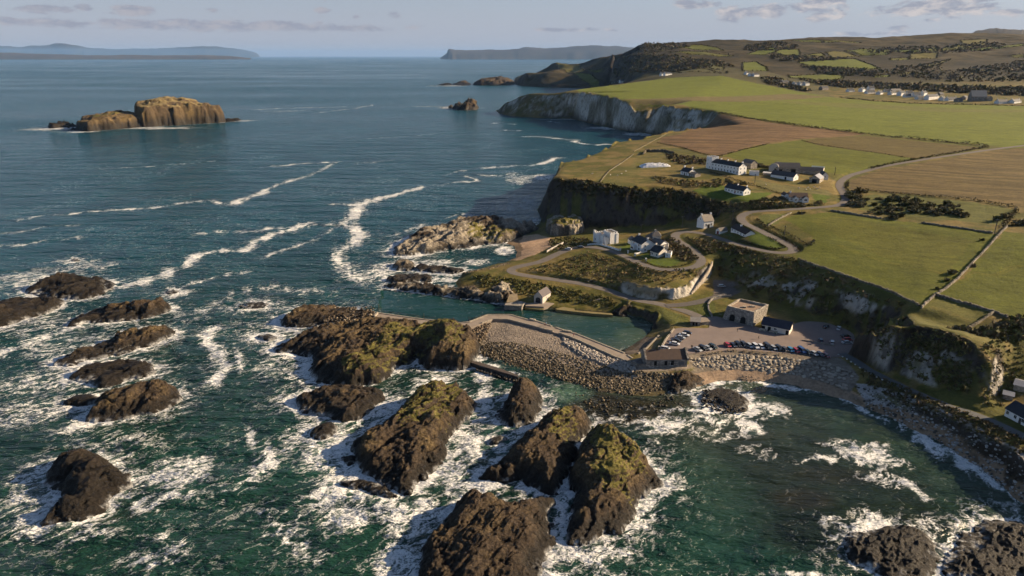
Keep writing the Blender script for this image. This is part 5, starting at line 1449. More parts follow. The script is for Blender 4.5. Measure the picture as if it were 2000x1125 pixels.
house('lean_to_shed', 'grey stone shed against the cottage with two chimneys', (1345, 344.5), (1357, 347), 6, 2.4, 1.0, STONE, GSLATE, cat='shed', wins=[(.3, 1.2, .8, .9), (.7, 1.2, .8, .9)])
house('cottage', 'white cottage with navy slate roof alone on the bright lawn', (1415, 372.8), (1451.5, 382.2), 7, 2.9, 2.5, chim=[(.5, .8), (.96, .9)], wins=[(.08, 1.5, 1, 1.1), (.24, 1.5, 1, 1.1), (.40, 1.5, .9, 1.1), (.72, 1.5, .9, 1.1), (.88, 1.5, 1.4, 1.3)], doors=[(.56, 1.0, 2.1, REDD)], gwins=[('r', .3, 1.5, .9, 1.1), ('r', .7, 1.5, .9, 1.1)])
_b = house('bungalow', 'white bungalow with brown roof and gabled bays beside the upper road', (1541, 392.4), (1577, 394.6), 8, 2.8, 2.3, roof=BTILE, chim=[(.1, 1.0)], wins=[(.12, 1.5, 1.4, 1.2), (.45, 1.5, 1.0, 1.2), (.62, 1.5, 1.4, 1.2)], doors=[(.36, .9, 2.0)])
for (_t, _w) in ((.32, 2.6), (.86, 3.8)):
    _L = _b.children[0].dimensions.x if False else 16
    _x = (_t - .5) * float(np.hypot(G(1577, 394.6)[0] - G(1541, 392.4)[0], G(1577, 394.6)[1] - G(1541, 392.4)[1]))
    _v = [(_x - _w / 2, -1.6, -2), (_x + _w / 2, -1.6, -2), (_x + _w / 2, .3, -2), (_x - _w / 2, .3, -2), (_x - _w / 2, -1.6, 2.5), (_x + _w / 2, -1.6, 2.5), (_x + _w / 2, .3, 2.5), (_x - _w / 2, .3, 2.5), (_x, -1.6, 3.8), (_x, .3, 3.8)]
    part('bay', mesh_from('bay', _v, [(0, 1, 5, 8, 4), (1, 2, 6, 5), (3, 0, 4, 7)], WHITE, smooth=False), _b)
    part('bay_roof', mesh_from('bay_roof', [(_x - _w / 2 - .25, -1.9, 2.35), (_x, -1.9, 3.95), (_x, 2.5, 3.95), (_x - _w / 2 - .25, 2.5, 2.35), (_x + _w / 2 + .25, -1.9, 2.35), (_x + _w / 2 + .25, 2.5, 2.35)], [(0, 1, 2, 3), (1, 4, 5, 2)], BTILE, smooth=False), _b)
    add_window(_b, _x, -1.64, 1.4, _w * .5, 1.2, 'f')
house('garage', 'narrow white garage at the left end of the bungalow with bays', (1531.5, 388.4), (1539.5, 389), 6, 2.6, 1.4, roof=BTILE, ridge='y', cat='garage', doors=[(.5, 1.6, 2.0, FRAME)])


def arch_barn(name, label, A, B, depth, h, wallm, roofm, ang=None):
    """round roofed barn, arched gable on the A-B side, running back"""
    a, b = np.array(G(*A)), np.array(G(*B))
    L = float(np.hypot(*(b - a)[:2]))
    e = tag(empty(name, tuple((a + b) / 2), math.atan2(b[1] - a[1], b[0] - a[0])), label, 'barn')
    n = 12
    arc = [(-L / 2 * math.cos(math.pi * i / n), h * .45 + h * .55 * math.sin(math.pi * i / n)) for i in range(n + 1)]
    v = [(-L / 2, 0, -2), (L / 2, 0, -2)] + [(x, 0, z) for x, z in arc][::-1]
    part('gable_wall', mesh_from('gable_wall', v, [tuple(range(len(v)))], wallm, smooth=False), e)
    part('side_wall', boxes_mesh('side_wall', [(-L / 2 + .1, depth / 2, h * .225 - 1, .2, depth - .4, h * .45 + 2), (L / 2 - .1, depth / 2, h * .225 - 1, .2, depth - .4, h * .45 + 2)], wallm), e)
    r = [(x * 1.02, -.3, z + .05) for x, z in arc] + [(x * 1.02, depth, z + .05) for x, z in arc]
    part('curved_roof', mesh_from('curved_roof', r, [(i, i + 1, n + 2 + i, n + 1 + i) for i in range(n)], roofm), e)
    part('doorway', boxes_mesh('doorway', [(L * .22, -.04, 1.3, L * .3, .1, 2.6)], DARKIN), e)
    return e


house('long_barn', 'long farm barn with curved looking dark iron roof and open doorways', (1515, 336), (1562, 339.5), 11, 4.0, 3.2, STONE, RUSTY, cat='barn', doors=[(.2, 2.4, 2.6, DARKIN), (.72, 3.4, 3.0, DARKIN)])
arch_barn('round_barn', 'round topped grey barn at the left of the farmyard', (1501, 334), (1520, 336.5), 13, 6.2, mat_simple('iron_cladding', (.30, .31, .33), .6, .2, .5), RUSTY)
house('low_shed', 'low white roofed shed in front of the round topped barn', (1490, 341.5), (1513, 344), 5, 1.7, .6, PSTONE, mat_simple('white_sheet_roof', (.68, .67, .64), .6, .1, .6), cat='shed')
house('farm_shed', 'black roofed farm shed with a bright white gable', (1505, 345.5), (1549, 354), 7.5, 2.6, 2.6, WHITE, RUSTY, cat='shed', doors=[(.66, 1.4, 2.0, DARKIN)], gwins=[('r', .5, 1.4, .9, 1.0)])
house('farm_shed', 'wide dark roofed shed at the back of the farmyard', (1561, 338), (1606, 343), 8, 2.8, 2.2, PSTONE, RUSTY, cat='shed')
house('stone_barn', 'pale stone barn with shiny tin roof and a cart door', (1580, 356), (1600, 358.5), 12, 3.2, 2.3, PSTONE, TIN_, ridge='y', cat='barn', doors=[(.5, 3.2, 2.8, DARKIN)])
house('farm_cottage', 'white gabled farm building nearest the bend in the road', (1604, 350), (1617, 351.5), 9, 3.0, 2.4, WHITE, SLATE, ridge='y', wins=[(.5, 2.0, .9, 1.0)])
house('low_shed', 'long pale low building along the back of the farm', (1585, 331), (1608, 334.5), 4, 2.2, .8, CREAM, mat_simple('green_sheet', (.30, .36, .34), .7, .15, .5), cat='shed')
# --- the bend below the cliff
house('steep_roofed_house', 'white gabled house with grey roof and skylights at the bend', (1374, 447), (1393, 443), 7.5, 4.6, 3.6, roof=mat_simple('tan_slate_roof', (.24, .21, .175), .8, .25, .9, .3), chim=[(.05, .8), (.98, .9)], wins=[(.25, 2.2, 1, 1.4), (.8, 2.2, 1, 1.4)], doors=[(.5, 1.6, 2.4, DARKIN)], gwins=[('l', .5, 5.4, .8, 1.0)])
house('garage', 'small white garage with grey roof between the two bend houses', (1397.5, 456.5), (1406, 457.5), 6, 2.3, 1.5, roof=GSLATE, ridge='y', cat='garage', doors=[(.5, 1.7, 1.9, REDD)])
house('bungalow', 'long low white bungalow with dark brown roof inside the hairpin', (1427, 453.8), (1455.5, 463), 6.5, 2.5, 2.0, roof=mat_simple('dark_brown_roof', (.050, .036, .032), .75, .25, .9, .2), chim=[(.35, .9)], wins=row(5, 1.4, 1.0, 1.1, .1, .9))
# --- houses by the loop of the lower road
ch, _L = blk('castellated_house', 'white castellated house with battlements beside the beach road', (1160, 472.5), (1183, 478), 8.0, 5.4, WHITE, par=.7, cren=True, wins=[(.12, 1.5, .8, 1.3), (.62, 1.4, .9, 1.6), (.86, 1.4, .7, 1.4), (.3, 3.9, .6, 1.2), (.7, 3.9, .7, 1.2)], gwins=[('r', .3, 1.4, .8, 1.4), ('r', .7, 1.4, .8, 1.4), ('r', .5, 3.9, .8, 1.2)])
crenel(ch, _L * .28, 2.6, _L * .55, 5.6, 8.2, WHITE, .7, True, 0, nm='tower')
crenel(ch, -_L * .1, -.5, _L * .16, 1.6, 6.4, WHITE, .6, True, 3, nm='turret')
crenel(ch, _L * .25, -.5, _L * .14, 1.6, 6.2, WHITE, .6, True, 3, nm='turret')
crenel(ch, -_L * .5, -.3, 1.4, 1.4, 6.6, WHITE, .6, True, 3, nm='turret')
crenel(ch, _L * .5 + .2, 7.0, 1.8, 1.8, 7.2, WHITE, .6, True, 3, nm='turret')
hA = house('gabled_house', 'white two storey house with navy roof behind the white gate posts', (1233, 484.5), (1252, 492), 9, 5.0, 2.8, wins=[(.25, 3.8, 1.2, 1.3), (.75, 3.8, 1.2, 1.3), (.78, 1.4, 1.4, 1.7)], chim=[(.08, 1.0), (.95, .9)], gwins=[('r', .3, 1.4, .9, 1.3), ('r', .3, 3.8, .9, 1.3)])
part('bay', boxes_mesh('bay', [(-1.8, -1.0, .6, 3.6, 2.0, 5.2)], WHITE), hA)
add_window(hA, -1.8, -2.04, 1.4, 2.8, 1.5, 'f')
house('porch_wing', 'narrow white wing at the left end of the navy roofed house', (1226, 475), (1232, 478), 5, 3.0, 1.4, roof=GSLATE, cat='house')
house('gabled_house', 'white house with dark roof and chimneys nearest the round lawn', (1269.5, 499), (1286, 503.3), 8, 3.0, 2.9, wall=CREAM, chim=[(.04, .9), (.96, .9)], wins=[(.25, 1.5, 1.1, 1.3), (.78, 1.5, 1.1, 1.3)], doors=[(.02, .8, 2.0)], gwins=[('r', .5, 1.5, .9, 1.2)])
blk('flat_roofed_annexe', 'small white flat roofed annexe beside the round lawn', (1299, 502.8), (1310, 503.2), 6, 2.4, WHITE, par=.25, wins=[(.3, 1.4, .8, 1.0)], cat='annexe')
house('link_house', 'grey roofed white house squeezed between the two lane houses', (1270, 484.5), (1289, 489), 7, 3.6, 2.0, roof=GSLATE)
blk('flat_roofed_annexe', 'grey flat roofed extension behind the lane houses', (1291, 490), (1305, 489.5), 6, 2.9, CREAM, par=.2, cat='annexe')
house('cottage', 'low cream cottage with hipped grey roof under the dark cliff', (1273, 469.5), (1291, 466), 7, 2.4, 2.4, wall=CREAM, roof=GSLATE, chim=[(.4, .8)], hip=2.5)
house('cottage', 'little grey roofed shed left of the hipped cottage', (1260, 469), (1272, 470), 6, 2.2, 1.6, wall=STONE, roof=GSLATE, hip=1.5)


# --- harbour buildings
bh = house('boathouse', 'stone boathouse with a big arched door above the slipway', (1042.8, 589.6), (1059.6, 593), 9, 3.7, 2.6, mat_simple('boathouse_stone', (.50, .46, .41), .9, .25, 1.2, .5), mat_simple('boathouse_slate', (.115, .10, .105), .8, .25, .9, .3), ridge='y', z=1.9, cat='boathouse', over=.25, gwins=[('r', .5, 2.2, .7, .9)])
_ar = [(-1.5, -.06, 0), (1.5, -.06, 0), (1.5, -.06, 1.9)] + [(1.5 * math.cos(q), -.06, 1.9 + 1.1 * math.sin(q)) for q in np.linspace(.3, math.pi - .3, 7)] + [(-1.5, -.06, 1.9)]
part('arched_door', mesh_from('arched_door', _ar + [(x, .1, zz) for x, y, zz in _ar], [tuple(range(len(_ar)))], mat_simple('blue_black_door', (.022, .024, .032), .6, .2, 1), smooth=False), bh)
hh = house('harbour_house', 'long stone harbour house with brown roof at the root of the pier', (1261, 719.5), (1341.5, 717.8), 8.5, 3.6, 2.9, STONE, BTILE, z=3.6, over=.05, cat='house', wins=[(.62, 1.9, 1.0, 1.6)], doors=[], plinth=3.2)
_Lh = float(np.hypot(P(1341.5, 717.8, 3.6)[0] - P(1261, 719.5, 3.6)[0], P(1341.5, 717.8, 3.6)[1] - P(1261, 719.5, 3.6)[1]))
for _x, _w in ((-.27, 1.1), (-.02, 1.1), (.14, 1.1)):
    part('doorway', boxes_mesh('doorway', [(_x * _Lh, -.05, 2.2, _w, .16, 2.0)], DARKIN), hh)
part('shutter', boxes_mesh('shutter', [(.36 * _Lh, -.05, 1.9, 2.4, .16, 1.3)], mat_simple('grey_shutter', (.12, .13, .14), .7, .2, 1)), hh)
for _s in (-1, 1):
    part('gable_parapet', mesh_from('gable_parapet', [(_s * (_Lh / 2 + .1) + q, y, zz) for q in (-.35, .35) for y, zz in ((-.25, 3.2), (-.25, 4.2), (4.25, 7.3), (8.75, 4.2), (8.75, 3.2))],
                                    [(0, 1, 2, 3, 4), (9, 8, 7, 6, 5), (0, 5, 6, 1), (1, 6, 7, 2), (2, 7, 8, 3), (3, 8, 9, 4)], STONE, smooth=False), hh)
part('chimney', boxes_mesh('chimney', [(-.14 * _Lh, 4.25, 7.0, .8, .9, 1.8)], STONE), hh)


def lime_kiln():
    A, B = np.array(P(1410, 622, 5.2)), np.array(P(1471, 637, 5.2))
    L = float(np.hypot(*(B - A)[:2]))
    e = tag(empty('lime_kiln', tuple((A + B) / 2), math.atan2(B[1] - A[1], B[0] - A[0])), 'old stone lime kiln with battered walls and twin arches by the car park', 'lime kiln')
    h, d, t = 6.2, 14.0, 1.2
    lo = [(-L / 2, 0, -1), (L / 2, 0, -1), (L / 2 + .6, d, -1), (-L / 2, d, -1)]
    up = [(-L / 2 + 1.4, t, h), (L / 2 - .7, t, h), (L / 2 + 1.2, d, h + .6), (-L / 2 + 2.2, d, h + .4)]
    part('wall', mesh_from('wall', lo + up, [(0, 1, 5, 4), (1, 2, 6, 5), (2, 3, 7, 6), (3, 0, 4, 7)], STONE, smooth=False), e)
    inn = [(-L / 2 + 2.2, t + .7, h - .5), (L / 2 - 1.4, t + .7, h - .5), (L / 2 + .4, d - .5, h), (-L / 2 + 3, d - .5, h - .1)]
    part('top_floor', mesh_from('top_floor', inn, [(0, 1, 2, 3)], mat_simple('kiln_earth', (.30, .215, .155), .95, .3, .5, .5), smooth=False), e)
    part('parapet', mesh_from('parapet', up + [(x, y, z) for x, y, z in inn] + [(x, y, z + .35) for x, y, z in up] + [(x, y, z + .85) for x, y, z in inn],
                              [(8 + i, 8 + (i + 1) % 4, 12 + (i + 1) % 4, 12 + i) for i in range(4)] + [(i, (i + 1) % 4, 8 + (i + 1) % 4, 8 + i) for i in range(4)] + [(12 + i, 12 + (i + 1) % 4, 4 + (i + 1) % 4, 4 + i) for i in range(4)], PSTONE, smooth=False), e)
    for x in (-L * .18, L * .16):
        w = 1.25
        a = [(x - w, 0), (x + w, 0), (x + w, 1.9)] + [(x + w * math.cos(q), 1.9 + 1.2 * math.sin(q)) for q in np.linspace(.4, math.pi - .4, 6)] + [(x - w, 1.9)]
        part('arch_opening', mesh_from('arch_opening', [(q[0], q[1] * t / h - .05, q[1]) for q in a], [tuple(range(len(a)))], DARKIN, smooth=False), e)
    part('draw_hole', boxes_mesh('draw_hole', [(L * .02, 6, h - .2, 1.6, 1.6, .9, .3)], STONE), e)
    part('draw_hole', boxes_mesh('draw_hole', [(L * .2, 9, h - .1, 2.2, 1.4, .8, .5)], STONE), e)
    return e


lime_kiln()
tb = house('harbour_cafe', 'white walled harbour cafe with navy roof beside the lime kiln', (1487, 643.5), (1540.5, 654.5), 7, 2.9, 2.3, CREAM, mat_simple('navy_slate', (.035, .036, .055), .65, .25, .9, .3), z=5.0, cat='cafe', doors=[(.28, 1.4, 2.1, DARKIN), (.93, 1.2, 2.0, DARKIN), (.06, 1.6, 2.0, DARKIN)], over=.5, wins=[(.5, 1.6, 1.2, .8)])
part('bench_wall', boxes_mesh('bench_wall', [(-5.2, -1.3, .4, 3.0, .5, 1.4), (-.5, -.9, .35, 3.5, .5, 1.0)], PSTONE), tb)
house('stone_hut', 'tiny stone hut with pale slab roof above the harbour beach', (1349, 635), (1367, 636.5), 5, 2.0, 1.2, STONE, mat_simple('pale_slab_roof', (.36, .33, .29), .9, .3, 1, .4), z=5.2, cat='hut', doors=[(.3, .9, 1.7, DARKIN), (.62, .9, 1.6, DARKIN)])
house('lean_to_shed', 'roofless stone pen beside the tiny stone hut', (1368, 636), (1385, 634), 5, 1.7, .5, STONE, mat_simple('mossy_slab', (.26, .22, .18), .95, .35, 1, .4), z=5.0, cat='shed')
# --- lower right corner
house('shore_cottage', 'long white cottage cut by the right edge above the far beach', (1961, 812), (2050, 858), 7, 2.7, 2.3, wins=row(6, 1.5, 1.0, 1.2, .06, .94), doors=[(.35, .9, 2.0)])
house('garden_shed', 'grey tin roofed shed in the garden under the bluff, upper one', (1978, 762), (2006, 768), 6, 2.2, .9, PSTONE, TIN_, cat='shed')
house('garden_shed', 'smaller grey roofed shed in the garden under the bluff', (1958, 778), (1977, 784), 4, 1.8, .5, STONE, TIN_, cat='shed')

# --- the village under the hill and scattered farms
VIL = [  # zoom x, base y, length px, wall colour, roof, storeys, label
    (130, 108, 70, 'w', 'cottage furthest left in the village row'), (262, 108, 60, 'w2', 'two storey white house with chimneys, tallest at the left end of the village'), (350, 90, 60, 'w2', 'white house just behind the tallest left village house'),
    (345, 126, 100, 'w', 'long dark roofed terrace in front at the left of the village'), (455, 135, 60, 'w', 'small white house before the long dark terrace'), (520, 112, 50, 'c', 'cream gabled house left of the grey roofed village hall'), (620, 110, 130, 'g', 'wide grey roofed village hall'),
    (590, 138, 90, 'w', 'pale house below the grey roofed village hall'), (690, 150, 90, 'w2', 'broad white gabled house at the middle of the village'), (765, 135, 60, 'w', 'dark roofed house right of the broad white gable'), (745, 168, 60, 'w', 'low cottage at the front of the village centre'), (840, 165, 70, 'w2', 'tall white house with dark roof right of centre'),
    (930, 150, 80, 'w2', 'white gabled house behind the long white terrace'), (880, 190, 60, 'w', 'white cottage left of the long white terrace'), (1020, 190, 190, 'w2', 'long white terrace with many windows in the village'), (1140, 200, 60, 'w', 'white gable end at the right of the long terrace'),
    (1230, 205, 120, 'w', 'dark roofed row with blue white gable'), (1310, 218, 60, 's', 'grey stone shed at the right of the village row'), (1380, 190, 70, 's', 'stone gabled building left of the church'), (1110, 150, 60, 's', 'brownish house up behind the long terrace'),
    (1780, 235, 120, 'w', 'low pale building right of the church'), (1930, 230, 150, 'w', 'long dark roofed house at the right edge of the village')]
for (x, y, l, k, lab) in VIL:
    u, v = 1640 + x / 5.556, 160 + y / 5.556
    g = G(u, v)
    if not g:
        continue
    mpp = g[1] / CP / FPX
    Lw = l / 5.556 * mpp * 1.02
    two = k.endswith('2')
    wl = {'w': WHITE, 'c': CREAM, 'g': PSTONE, 's': STONE}[k[0]]
    ph = R(random.uniform(8, 42))
    a_, b_ = (g[0] - Lw / 2 * math.cos(ph), g[1] - Lw / 2 * math.sin(ph), g[2]), (g[0] + Lw / 2 * math.cos(ph), g[1] + Lw / 2 * math.sin(ph), g[2])
    nw = max(2, int(Lw / 5))
    house('village_house', lab, a_, b_, 8.5, 5.2 if two else 3.0, 3.2, wl, GSLATE if k[0] == 'g' else SLATE, wins=row(nw, 1.6, 1.1, 1.4, .12, .88) + (row(nw, 4.2, 1.1, 1.3, .12, .88) if two else []), chim=[(.04, 1.2), (.96, 1.2)] if k[0] in 'wc' else [], world=True, group='white houses of the village')
_g = G(1911, 198)
_c = house('church', 'stone church with a broad pale roof right of the village', (_g[0] - 12, _g[1], _g[2]), (_g[0] + 12, _g[1] - 1, _g[2]), 11, 8, 9, STONE, mat_simple('pale_church_roof', (.46, .39, .33), .8, .15, .4), world=True, cat='church', wins=row(4, 4.5, 1.2, 3.4, .15, .85))
house('church_porch', 'small pale gabled chancel at the right of the church', (_g[0] + 14, _g[1] - 1, _g[2]), (_g[0] + 22, _g[1] - 1, _g[2]), 8, 5, 3.5, PSTONE, PSTONE, world=True, ridge='y', cat='chancel')
for (u, v, Lw, lab) in [(1306, 147, 24, 'lone white house with outbuilding below the scrubby scarp'), (1296, 147.5, 14, 'little white shed left of the lone scarp house'), (1478, 149.5, 17, 'white gabled house on the hill road, right of the pair'), (1470, 149, 14, 'white house on the hill road, left of the pair'),
                        (1460, 146, 8, 'tiny white hut on the hill road left of the pair'), (1568, 167, 17, 'white gabled farmhouse left above the village'), (1577, 167, 13, 'second white gable beside the farmhouse above the village'), (1556, 167, 12, 'white low farm cottage above the village'), (1612, 176, 20, 'dark roofed stone house among trees above the village'),
                        (1218, 160.5, 26, 'white building at the clifftop car park far off'), (1535, 164, 22, 'grey low farm shed above the village')]:
    g = G(u, v)
    if g:
        gable = 'gable' in lab
        house('farmhouse', lab, (g[0] - Lw * .43, g[1] - Lw * .25, g[2]), (g[0] + Lw * .43, g[1] + Lw * .25, g[2]), 9, 4.5, 3.5, STONE if 'stone' in lab or 'grey' in lab else WHITE, SLATE, world=True, wins=row(3, 2.0, 1.2, 1.5, .2, .8), ridge='x', chim=[(.05, 1.2)])
# ------------------------------------------------------------ harbour works
def extrude_poly(name, pts, z0, z1, mat, parent=None, smooth=False):
    bm = bmesh.new()
    top = [bm.verts.new((p[0], p[1], z1 if len(p) < 3 else p[2])) for p in pts]
    bot = [bm.verts.new((p[0], p[1], z0)) for p in pts]
    f = bm.faces.new(top)
    f.normal_update()
    n = len(pts)
    for i in range(n):
        bm.faces.new((top[i], bot[i], bot[(i + 1) % n], top[(i + 1) % n]))
    bmesh.ops.triangulate(bm, faces=[f])
    bmesh.ops.recalc_face_normals(bm, faces=bm.faces)
    me = bpy.data.meshes.new(name)
    bm.to_mesh(me)
    me.materials.append(mat)
    return link(name, me, parent) if parent is None else part(name, me, parent)


def kerb(name, pts, w, h, mat, parent, seg=2.0, gaps=(), jit=.06):
    """a run of coping stones along a line"""
    ub = cached(('kb', name, mat.name), lambda: boxes_mesh(name, [(0, 0, 0, 1, 1, 1)], mat))
    for a, b in zip(pts[:-1], pts[1:]):
        a, b = np.array(a), np.array(b)
        ln = float(np.hypot(*(b - a)[:2]))
        n = max(1, int(ln / seg))
        for i in range(n):
            if random.random() < .06:
                continue
            q = a + (b - a) * (i + .5) / n
            o = part(name, ub, parent, (q[0], q[1], q[2] + h / 2), math.atan2(b[1] - a[1], b[0] - a[0]))
            o.scale = (ln / n * .95, w * random.uniform(.85, 1.1), h * random.uniform(.75, 1.2))


pier = tag(empty('harbour_pier', P(1100, 650, 3.5)), 'long cranked stone pier walling the harbour', 'pier')
PZ = 3.6
N_ = [(735, 611), (828, 624), (900, 631), (916, 629), (952, 615), (997, 615), (1036, 626), (1050, 628), (1107, 647), (1125, 652), (1220, 690), (1243, 705)]
S_ = [(1241, 714), (1195, 696), (1120, 662), (1092, 652), (992, 625), (962, 625), (909, 643), (857, 640), (788, 634), (728, 622)]
loc0 = np.array(P(1100, 650, 3.5))
rel = lambda u, v, z: tuple(np.array(P(u, v, z)) - loc0)
extrude_poly('deck', [rel(u, v, PZ) for u, v in N_ + S_], -4.5 - 3.5, PZ, CONC, pier)
kerb('coping_stone', [rel(u, v, PZ) for u, v in N_], .8, .30, PSTONE, pier)
kerb('parapet_stone', [rel(u, v, PZ) for u, v in [(1241, 713), (1195, 695), (1120, 661), (1092, 651), (992, 624.5), (962, 624.5), (908, 642)]], .6, .55, PSTONE, pier, 3.0)
kerb('edge_wall', [rel(u, v, PZ) for u, v in [(731, 621), (738, 613)]], .6, 1.3, PSTONE, pier)
for u, v in [(740, 606), (828, 624), (916, 630)]:
    part('mooring_post', boxes_mesh('mooring_post', [(0, 0, 1.6, .22, .22, 3.2)], WOOD), pier, rel(u, v, PZ))
part('steps', boxes_mesh('steps', [(*rel(1040, 627, PZ - .4)[:2], .35, 3, 1.2, .9, -.4), (*rel(1108, 648, PZ)[:2], .35, 4, 1.1, .9, -.4)], PSTONE), pier)
sp = tag(empty('stone_jetty', P(1005, 600, 2)), 'square stone jetty left of the boathouse', 'jetty')
l1 = np.array(P(1005, 600, 2))
r1 = lambda u, v, z: tuple(np.array(P(u, v, z)) - l1)
extrude_poly('head', [r1(*q, 2.4) for q in [(988, 592), (1018, 588), (1026, 591), (1019, 598), (985, 596)]], -5, 2.4, STONE, sp)
extrude_poly('ramp', [r1(*q) for q in [(989, 590.5, 2.38), (995, 575, 4.0), (1010, 573, 4.0), (1013, 588, 2.38)]], -5, 3, mat_simple('mossy_concrete', (.24, .19, .12), .95, .3, .5, .5), sp)
kerb('coping_stone', [r1(*q, 2.4) for q in [(985, 596), (1019, 598), (1026, 591)]], .7, .25, PSTONE, sp, 1.5)
sl = tag(empty('slipway', P(1060, 600, 1)), 'low concrete slipway and ledge before the boathouse', 'slipway')
l2 = np.array(P(1060, 600, 1))
r2 = lambda u, v, z: tuple(np.array(P(u, v, z)) - l2)
extrude_poly('apron', [r2(*q, 1.85) for q in [(1026, 592), (1075, 590), (1083, 593), (1062, 599), (1026, 597)]], -5, 1.85, CONC, sl)
extrude_poly('lower_step', [r2(*q, .9) for q in [(1026, 599), (1062, 601.5), (1062, 605), (1026, 601.5)]], -5, .9, mat_simple('weedy_concrete', (.20, .17, .07), .95, .3, .5, .5), sl)
qw = tag(empty('landing_stage', P(1140, 607, 1)), 'weedy stone landing stage along the north side of the harbour', 'landing stage')
l3 = np.array(P(1140, 607, 1))
r3 = lambda u, v, z: tuple(np.array(P(u, v, z)) - l3)
extrude_poly('quay', [r3(*q, 1.2) for q in [(1085, 603), (1100, 599), (1122, 603), (1123, 606), (1160, 609), (1195, 612), (1197, 615), (1160, 612.5), (1122, 608.5), (1088, 604.5)]], -5, 1.2, mat_simple('weedy_stone', (.21, .17, .075), .95, .35, .6, .5), qw)
extrude_poly('ramp', [r3(*q) for q in [(1135, 593, 2.0), (1165, 584, 3.6), (1214, 577, 4.8), (1216, 579.5, 4.8), (1172, 591, 2.6), (1140, 596, 1.8)]], -5, 3, CONC, qw)
jt = tag(empty('low_jetty', P(975, 720, 1)), 'low dark concrete wall holding a pool of foam beside the shingle', 'jetty')
l4 = np.array(P(975, 720, 1))
r4 = lambda u, v, z: tuple(np.array(P(u, v, z)) - l4)
extrude_poly('wall', [r4(*q, 1.6) for q in [(922, 704), (940, 708), (975, 719), (1012, 732), (1012, 736), (972, 724), (935, 713), (920, 708)]], -4, 1.6, mat_simple('wet_concrete', (.085, .068, .058), .7, .3, .6, .5), jt)
# ramp wall and slip at the head of the harbour
sw = tag(empty('slip_wall', P(1272, 670, 3)), 'stone slip wall between harbour beach and parked cars', 'wall')
l5 = np.array(P(1272, 670, 3))
r5 = lambda u, v, z: tuple(np.array(P(u, v, z)) - l5)
extrude_poly('ramp', [r5(*q) for q in [(1250, 690, 3.9), (1262, 683, 3.2), (1288, 655, 2.9), (1297, 645, 3.6), (1312, 640, 4.4), (1301, 658, 4.2), (1288, 678, 4.2)]], -4, 3, mat_simple('grassy_rubble', (.16, .125, .06), .95, .4, .5, .8), sw)
kerb('lower_wall', [r5(*q) for q in [(1246, 692, 3.6), (1262, 682, 3.1), (1287, 656, 2.8)]], .7, .5, PSTONE, sw, 1.2)
kerb('upper_wall', [r5(*q) for q in [(1288, 686, 5.0), (1300, 664, 5.0), (1316, 643, 5.0)]], .6, .6, PSTONE, sw, 2.4)
yw = tag(empty('yard_wall', P(1250, 712, 4)), 'stone wall linking the pier to the long harbour house', 'wall')
l6 = np.array(P(1250, 712, 4))
kerb('wall', [tuple(np.array(P(u, v, 3.4)) - l6) for u, v in [(1232, 712), (1246, 719), (1262, 720)]], .6, 2.0, STONE, yw, 4)

# ------------------------------------------------------------ stones
def stone_mesh(name, seed, flat=.62, sub=2, mat=None):
    bm = bmesh.new()
    bmesh.ops.create_icosphere(bm, subdivisions=sub, radius=.5)
    rg = np.random.default_rng(seed)
    pl = [(rg.normal(size=3), rg.uniform(.26, .44)) for _ in range(9)]
    for v in bm.verts:
        p = np.array(v.co)
        for n, d in pl:
            n = n / np.linalg.norm(n)
            e = p @ n - d
            if e > 0:
                p = p - n * e * .9
        v.co = (p[0] * 1.15, p[1], p[2] * flat)
    me = bpy.data.meshes.new(name)
    bm.to_mesh(me)
    bm.free()
    me.materials.append(mat or STONE)
    return me


M_ARM = [mat_simple('armour_stone_%d' % i, c, .9, .25, .9, .7) for i, c in enumerate([(.34, .30, .245), (.28, .245, .20), (.39, .35, .29), (.24, .21, .175)])]
ST_ = [stone_mesh('armour_stone', 30 + i, .7, 1, M_ARM[i % 4]) for i in range(8)]
arm = tag(empty('rock_armour', P(1500, 712, 3)), 'bank of fitted pale boulders below the row of parked cars', 'sea defence')
_al = np.array(P(1500, 712, 3))
_top = [np.array(P(*q)) for q in [(1346, 700, 4.75), (1400, 695, 4.75), (1450, 693, 4.75), (1500, 696, 4.75), (1560, 701, 4.75), (1620, 708, 4.7), (1668, 728, 4.6)]]
_bot = [np.array(P(*q)) for q in [(1346, 724, 2.2), (1395, 722, 2.1), (1440, 721, 2.0), (1500, 727, 2.0), (1560, 734, 2.0), (1612, 748, 2.2), (1652, 762, 2.5)]]
_n = 0
rows_ = 7
for j in range(rows_):
    t = (j + .5) / rows_
    L = [a * (1 - t) + b * t for a, b in zip(_top, _bot)]
    s = 0.0
    acc = [0.0]
    for a, b in zip(L[:-1], L[1:]):
        acc.append(acc[-1] + float(np.hypot(*(b - a)[:2])))
    while s < acc[-1] and _n < 290:
        w = random.uniform(1.1, 2.6)
        k = min(max(np.searchsorted(acc, s + w / 2) - 1, 0), len(L) - 2)
        q = L[k] + (L[k + 1] - L[k]) * min(1, (s + w / 2 - acc[k]) / (acc[k + 1] - acc[k]))
        q = q + np.array([0, random.uniform(-.7, .7), random.uniform(-.15, .18)])
        o = part('armour_stone', random.choice(ST_), arm, tuple(q - _al), 0)
        o.rotation_euler = (random.uniform(.1, .35), random.uniform(-.2, .2), random.uniform(-.8, .8))
        o.scale = (w * 1.1, random.uniform(1.4, 2.4), random.uniform(1.1, 1.9))
        s += w
        _n += 1


